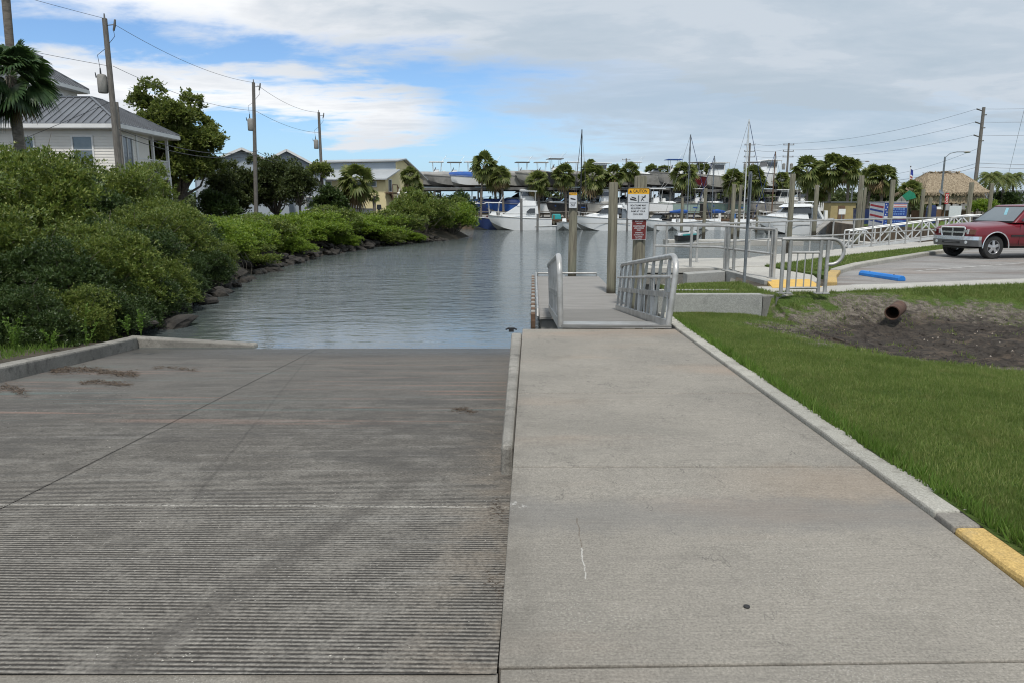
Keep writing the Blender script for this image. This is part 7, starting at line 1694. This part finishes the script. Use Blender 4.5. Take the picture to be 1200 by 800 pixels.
# ------------------------------------------------------------------ standing pilings
for px, yt, Y, r_, lb in [(926.5, 204, 46.5, .165, 'thick tall wooden piling in front of the domed white cruiser'), (1006.5, 206, 47, .16, 'tall wooden piling rising through the sloping gangway view, left of its thin neighbour'), (1011.5, 220, 58, .11, 'thinner dark piling directly right of the tall one'),
                          (1043.5, 211, 54, .165, 'tall wooden piling in front of the painted kiosk'), (955.5, 217, 70, .20, 'wooden piling left of the tan shed'), (858.5, 216, 62, .17, 'wooden piling left of the white mast, nearer the camera'), (866.5, 217, 72, .13, 'slim wooden piling right beside the white mast'),
                          (825.5, 221, 67, .15, 'slim greenish piling between the two blue sail covers'), (799, 232, 72, .14, 'greenish piling at the blue sail cover of the grey-masted sailboat'), (1079.5, 222, 62, .15, 'wooden piling right of the kiosk, left of the hut posts'), (1088.5, 232, 64, .14, 'short wooden piling with a pale cap by the navy locker'),
                          (1134.5, 214, 57, .165, 'wooden piling at the right end of the thatched hut'), (1159, 215, 60, .14, 'wooden piling right of the big utility pole'), (611, 233, 88.5, .15, 'thin dark piling in front of the sportfisher'), (630, 251, 90, .14, 'short dark piling at the stern of the sportfisher'), (735, 250, 89, .12, 'short dark piling at the stern of the express cruiser'), (887, 247, 84, .12, 'short piling at the bow of the domed cruiser')]:
    p_ = pile(px, yt, Y, r_, lb, mat=M['steel'] if 600 < px < 740 else None)
# small white boat on a trailer and sign-like tower by the yellow building
boat('pilot', 'white cabin boat parked on land under the full green palm by the yellow building', 411, 82, .5, 5.6, 2.3, .9, 188, 'white', group=None, lift=True)
tw = thing('boat_tower', 'white A-shaped tuna tower frame beside the slender palm', 'tower', (xof(468, 83, 1), 83, 0))
for q in (-.7, .7):
    m_ = MB(); m_.tube([(q*1.5, -.5, 0), (q*.5+.5, 0, 3.6)], .05, 6); m_.build('leg', M['alu_w'], tw)
for z_ in (1.2, 2.2, 3.1): m_ = MB(); m_.tube([(-.7+z_*.18, -.2, z_), (1.0-z_*.03, -.2, z_)], .04, 6); m_.build('rung', M['alu_w'], tw)
m_ = MB(); m_.box((.2, 0, .6), (2.6, 1.6, .9), taper=1.1); m_.build('base', M['white'], tw, bevel=.05)
# dock clutter: blue tarp, boxes
for px, mt, w_, h_, lb in ((652, 'teal', 1.3, .7, 'teal tarpaulin bundle on the dock left of the far sign piling'), (860, 'bluep', .3, 1.0, 'blue power pedestal on the dock left of the white mast'), (843, 'whitep', .35, 1.0, 'white power pedestal on the marina dock'), (967, 'whitep', .4, 1.2, 'white cylindrical pedestal left of the tan shed'), (625, 'whitep', 1.4, .7, 'white dock box behind the sportfisher stern'), (578, 'redh', 2.2, .5, 'dark red kayak lying on the marina dock')):
    Yc = 97.4 if px < 950 else 85.; o_ = MB(); o_.box((0, 0, h_/2), (w_, .5, h_), taper=.8); tag(o_.build('dock_box' if w_ > 1 else 'power_pedestal', M[mt], loc=(xof(px, Yc, 0), Yc, -.05), bevel=.05), lb, 'dock box' if w_ > 1 else 'pedestal')
# ------------------------------------------------------------------ pickup truck
M['paint'] = gen('maroon_car_paint', (.16, .008, .016), (.14, .007, .015), .6, .3, spec=.5, coat=.5, rvar=.04, dirt=(.19, .05, .05, .25))
M['chrome'] = gen('chrome', (.80, .81, .82), (.72, .73, .74), 4, .2, metal=.75, rvar=.06)
M['plastic'] = gen('grey_bumper_plastic', (.15, .15, .155), (.13, .13, .13), 5, .55)
M['bplastic'] = gen('black_plastic', (.02, .02, .021), (.03, .03, .03), 5, .5)
M['headl'] = gen('headlamp_lens', (.78, .80, .80), (.60, .63, .65), 14, .1, spec=.8, coat=.8)
M['amber'] = gen('amber_lens', (.16, .075, .05), None, 6, .2)
M['tyre'] = gen('tyre_rubber', (.022, .022, .022), (.035, .034, .033), 8, .8)
M['alloy'] = gen('alloy_wheel', (.55, .55, .56), (.45, .45, .46), 5, .3, metal=.7)
M['int'] = gen('car_interior', (.09, .085, .08), (.06, .058, .055), 5, .8)
M['wind'] = gen('windscreen_glass', (.10, .125, .135), (.13, .155, .165), .9, .05, spec=.9, coat=.8, rvar=.01)
Yt_ = 22.4; ta = math.radians(10)
tx_ = xof(1161, Yt_, .3)
trk = thing('pickup_truck', 'maroon compact pickup truck with a chrome grille parked in the lot', 'pickup truck', (0, 0, 0), PI+ta)
hv = V_((-math.cos(ta), -math.sin(ta))); lv = V_((-hv.y, hv.x))        # forward, left
org = V_((tx_, Yt_))-lv*.74
trk.location = (org.x, org.y, -.012)
# x forward (front axle at 0), y left, z up
st = [ # x, half width, z_bottom, z_shoulder, z_centre
 (.86, .80, .52, .92, .945), (.80, .85, .44, .95, .99), (.66, .885, .40, .97, 1.03), (.40, .90, .38, .99, 1.07), (.0, .905, .38, 1.01, 1.10), (-.35, .905, .38, 1.03, 1.125), (-.70, .905, .36, 1.05, 1.14), (-1.2, .90, .36, 1.06, 1.14),
 (-1.9, .90, .36, 1.07, 1.13), (-2.35, .90, .36, 1.08, 1.10), (-2.9, .90, .38, 1.08, 1.09), (-3.7, .90, .40, 1.08, 1.09), (-4.15, .88, .46, 1.08, 1.09)]
vs = []; 
for x, hw, zb_, zsld, zc in st:
    half = [(hw*.55, zb_), (hw-.05, zb_), (hw-.01, zb_+.10), (hw+.012, (zb_+zsld)*.5), (hw, zsld-.14), (hw-.03, zsld-.04), (hw-.10, zsld), (hw*.55, zsld+(zc-zsld)*.75), (0, zc)]
    vs += [(x, y, z) for y, z in half]+[(x, -y, z) for y, z in reversed(half[:-1])]
m = 17; n = len(st)
fs = [(i*m+k, i*m+(k+1) % m, (i+1)*m+(k+1) % m, (i+1)*m+k) for i in range(n-1) for k in range(m)]+[tuple(range(m-1, -1, -1)), tuple((n-1)*m+k for k in range(m))]
mb = MB(); mb.add(vs, fs); body = mb.build('body', M['paint'], None, smooth=.55)
cut = MB()
for ax in (0., -3.2): 
    for s_ in (-1, 1): cut.lathe([(.445, s_*.55), (.445, s_*1.2)], (ax, 0, .36), 40, axis='y')
cut.box((-3.35, 0, 1.0), (1.55, 1.52, .9))
co_ = cut.build('cutter', M['bplastic'])
sub = body.modifiers.new('s', 'SUBSURF'); sub.levels = 1; sub.render_levels = 1
bo = body.modifiers.new('b', 'BOOLEAN'); bo.object = co_; bo.solver = 'EXACT'; bo.operation = 'DIFFERENCE'
bpy.context.view_layer.update()
me = bpy.data.meshes.new_from_object(body.evaluated_get(bpy.context.evaluated_depsgraph_get()))
bpy.data.objects.remove(co_); body.modifiers.clear(); body.data = me; body.parent = trk
me.materials.clear(); me.materials.append(M['paint'])
for p in me.polygons: p.material_index = 0
# cab
def hwc(x, z): return .86-(z-1.06)*.36
m_ = MB(); m_.side([(-.62, 1.08), (-1.28, 1.60), (-1.40, 1.63), (-2.1, 1.65), (-2.28, 1.62), (-2.40, 1.08)], hwc); m_.build('cab', M['paint'], trk, smooth=.5, bevel=.03)
# windscreen proud of the raked face
def quad_on(name, prof, y0_, y1_, mat, d=.012, par=trk):
    pass
a_, b_ = V_((-.62, 0, 1.08)), V_((-1.28, 0, 1.60)); t_ = (b_-a_); nrm = V_((t_.z, 0, -t_.x)).normalized(); nrm = nrm if nrm.x > 0 else -nrm
def scr(f, s_, inset=.07):
    p = a_+t_*f; return p+V_((0, s_*(hwc(p.x, p.z)-inset), 0))
q = [scr(.07, -1), scr(.07, 1), scr(.93, 1), scr(.93, -1)]
m_ = MB(); m_.add([p+nrm*.012 for p in q]+[p-nrm*.02 for p in q], [(0, 1, 2, 3), (7, 6, 5, 4), (0, 4, 5, 1), (1, 5, 6, 2), (2, 6, 7, 3), (3, 7, 4, 0)]); ws2 = m_.build('windscreen', M['wind'], trk)
m_ = MB(); rim_ = [p+nrm*.014 for p in q]; m_.tube(rim_+[rim_[0]], .012, 6); m_.build('seal', M['bplastic'], ws2)
q = [scr(.52, .12), scr(.52, .22), scr(.82, .22), scr(.82, .12)]; c0 = a_+t_*.65
m_ = MB(); M['tag_b'] = gen('parking_tag', (.25, .50, .58), None, 5, .5); q = [V_((p.x, y, p.z)) for p, y in ((a_+t_*.45, .12), (a_+t_*.45, .23), (a_+t_*.85, .02), (a_+t_*.85, -.09))]
m_.add([p+nrm*.0155 for p in q]+[p+nrm*.011 for p in q], [(0, 1, 2, 3), (7, 6, 5, 4)]); m_.build('hang_tag', M['tag_b'], trk)
for s_ in (-1, 1):
    for nm, pr_ in (('door_window', [(-1.02, 1.14), (-1.36, 1.53), (-1.74, 1.55), (-1.74, 1.13)]), ('rear_side_window', [(-1.82, 1.13), (-1.82, 1.55), (-2.12, 1.54), (-2.22, 1.13)])):
        if nm == 'door_window': pr_ = [(-.86, 1.13), (-1.31, 1.52), (-1.74, 1.55), (-1.74, 1.13)]
        k = len(pr_); m_ = MB(); m_.add([(x, s_*(hwc(x, z)+.006), z) for x, z in pr_]+[(x, s_*(hwc(x, z)-.03), z) for x, z in pr_], [tuple(range(k)), tuple(range(2*k-1, k-1, -1))]+[(i, (i+1) % k, k+(i+1) % k, k+i) for i in range(k)]); m_.build(nm, M['glass'], trk)
    # door seams, moulding, handle
    m_ = MB()
    for x_ in (-.80, -1.80): m_.bar((x_, s_*.908, .42), (x_, s_*.898, 1.05), .004, .012)
    m_.build('door_seam', M['bplastic'], trk)
    m_ = MB(); m_.bar((-.50, s_*.917, .70), (-2.6, s_*.917, .70), .02, .045); m_.build('side_moulding', M['bplastic'], trk)
    m_ = MB(); m_.box((-1.62, s_*.915, .90), (.16, .025, .05)); m_.build('door_handle', M['bplastic'], trk, bevel=.008)
    m_ = MB(); m_.box((-.98, s_*1.02, 1.17), (.12, .22, .15)); m_.bar((-.95, s_*.86, 1.10), (-.97, s_*1.0, 1.12), .05, .05); mi_ = m_.build('mirror', M['bplastic'], trk, bevel=.03)
    # wheel arch trim
    arc = [(ax_*.0+.455*math.cos(a), s_*.915, .36+.455*math.sin(a)) for ax_ in (1,) for a in [PI*(-.02)+PI*1.04*k/20 for k in range(21)]]
    for ax in (0., -3.2):
        m_ = MB(); m_.tube([(x+ax, y, z) for x, y, z in arc], .018, 6); m_.build('arch_trim', M['chrome'], trk, smooth=True)
        m_ = MB(); 
        vs_2 = [(ax+r_*math.cos(PI*k/14), s_*y_, .36+r_*math.sin(PI*k/14)) for r_, y_ in ((.44, .885), (.44, .50), (.0, .50)) for k in range(15)]
        m_.add(vs_2, [(i*15+k, i*15+k+1, (i+1)*15+k+1, (i+1)*15+k) for i in range(2) for k in range(14)]); m_.build('wheel_well', M['bplastic'], trk, fix=False)
        w = bpy.data.objects.new('wheel', None); COL.objects.link(w); w.parent = trk; w.location = (ax, s_*.74, .355)
        ty = MB(); pr2 = [(.215, -.11), (.27, -.118), (.33, -.112), (.352, -.085), (.356, 0), (.352, .085), (.33, .112), (.27, .118), (.215, .11)]
        vs = []; N = 36
        for r_, y_ in pr2:
            for k in range(N): vs.append((r_*math.cos(2*PI*k/N), y_, r_*math.sin(2*PI*k/N)))
        P2 = len(pr2); ty.add(vs, [(i*N+k, i*N+(k+1) % N, ((i+1) % P2)*N+(k+1) % N, ((i+1) % P2)*N+k) for i in range(P2) for k in range(N)]); ty.build('tyre', M['tyre'], w, smooth=.6)
        rim = MB(); so_ = s_
        pr3 = [(.215, s_*.105), (.205, s_*.11), (.19, s_*.06), (.185, -s_*.08)]; vs = []
        for r_, y_ in pr3:
            for k in range(N): vs.append((r_*math.cos(2*PI*k/N), y_, r_*math.sin(2*PI*k/N)))
        rim.add(vs, [(i*N+k, i*N+(k+1) % N, (i+1)*N+(k+1) % N, (i+1)*N+k) for i in range(3) for k in range(N)])
        rim.lathe([(.06, s_*.02), (.062, s_*.095), (.04, s_*.105)], (0, 0, 0), 16, axis='y')
        for k in range(5):
            a = 2*PI*k/5+.3; c, s2 = math.cos(a), math.sin(a)
            rim.bar((c*.04, s_*.085, s2*.04), (c*.2, s_*.075, s2*.2), .085, .03, up=(0, 1, 0))
        rim.build('rim', M['alloy'], w, smooth=.5, bevel=.004)
        m_ = MB(); m_.lathe([(.18, s_*.0), (.18, s_*.01)], (0, 0, 0), 24, axis='y'); m_.build('brake_disc', M['steel'], w)
# front: grille, lamps, bumper
m_ = MB(); m_.box((.845, 0, .80), (.06, .98, .27)); m_.build('grille_opening', M['bplastic'], trk, bevel=.03)
m_ = MB(); gw, gh = .50, .15; zc = .80; ring = [(gw, gh*.55), (gw*.93, gh), (-gw*.93, gh), (-gw, gh*.55), (-gw*.84, -gh), (gw*.84, -gh)]
for i in range(6): a, b_ = ring[i], ring[(i+1) % 6]; m_.tube([(.885, a[0], zc+a[1]), (.885, b_[0], zc+b_[1])], .026, 8)
m_.box((.885, 0, zc), (.035, .055, gh*2)); m_.box((.884, 0, zc), (.035, gw*1.86, .05)); m_.build('grille_surround', M['chrome'], trk, smooth=.6)
m_ = MB()
for k in range(-4, 5):
    if k: m_.box((.872, 0, zc+k*.03), (.02, .9, .006))
m_.build('grille_slat', M['bplastic'], trk)
for s_ in (-1, 1):
    m_ = MB(); m_.prism([(.80, s_*.53), (.868, s_*.54), (.815, s_*.735), (.74, s_*.745)], .74, .885); hl = m_.build('headlight', M['headl'], trk, bevel=.012)
    m_ = MB(); m_.prism([(.86, s_*.57), (.868, s_*.58), (.835, s_*.70), (.825, s_*.69)], .80, .875); m_.build('lamp_reflector', M['chrome'], hl)
    m_ = MB(); m_.prism([(.74, s_*.748), (.80, s_*.742), (.70, s_*.835), (.64, s_*.84)], .745, .88); m_.build('turn_signal', M['amber'], hl)
    m_ = MB(); m_.lathe([(.05, 0), (.05, .02), (.001, .025)], (.925, s_*.60, .50), 14, axis='x'); m_.build('fog_lamp', M['headl'], trk)
def bump_prof(y, k=0.): return .93-.20*max(0, (abs(y)-.45)/.45)**2.2+k
ysb = [-.93+.0775*i for i in range(25)]
def band(name, z0, z1, mat, k0, k1, depth=.16):
    m_ = MB(); vs = []
    for y in ysb: vs += [(bump_prof(y, k0)-depth, y, z0), (bump_prof(y, k0), y, z0), (bump_prof(y, k1), y, z1), (bump_prof(y, k1)-depth, y, z1)]
    fs = [(4*i+k, 4*i+(k+1) % 4, 4*i+4+(k+1) % 4, 4*i+4+k) for i in range(24) for k in range(4)]+[(0, 1, 2, 3), (99, 98, 97, 96)]
    m_.add(vs, fs); return m_.build(name, mat, trk, smooth=.6)
band('bumper', .57, .68, M['chrome'], .035, .02); band('bumper_valance', .38, .568, M['plastic'], -.03, .03)
m_ = MB(); m_.box((.945, 0, .49), (.03, .72, .065)); m_.build('air_intake', M['bplastic'], trk, bevel=.01)
m_ = MB(); m_.box((.962, 0, .49), (.008, .5, .02)); m_.build('intake_bar', M['plastic'], trk)
for s_ in (-.3, .3): m_ = MB(); m_.tube([(-.74, s_-.2, 1.15), (-.80, s_+.15, 1.20), (-.82, s_+.4, 1.215)], .01, 5); m_.build('wiper', M['bplastic'], trk)
m_ = MB(); m_.box((-.66, 0, 1.10), (.18, 1.5, .025)); m_.build('cowl_panel', M['bplastic'], trk)
m_ = MB(); m_.box((-1.6, 0, .38), (4.6, 1.0, .16)); m_.box((0, 0, .34), (.1, 1.3, .1)); m_.box((-3.2, 0, .34), (.12, 1.3, .12)); m_.box((.35, 0, .6), (.8, 1.0, .4)); m_.build('chassis', M['bplastic'], trk)
m_ = MB(); m_.box((-3.35, 0, .68), (1.5, 1.5, .05)); m_.build('bed_floor', M['bplastic'], trk)
m_ = MB(); m_.box((-4.27, 0, .52), (.14, 1.7, .18)); m_.build('rear_bumper', M['chrome'], trk, bevel=.02)
for s_ in (-1, 1): m_ = MB(); m_.box((-4.16, s_*.82, .85), (.04, .12, .3)); m_.build('tail_light', M['sred'], trk)

NS = .84
for ch in trk.children:
    if ch.type == 'MESH':
        for v in ch.data.vertices:
            if v.co.x > .46: v.co.x = .46+(v.co.x-.46)*.66
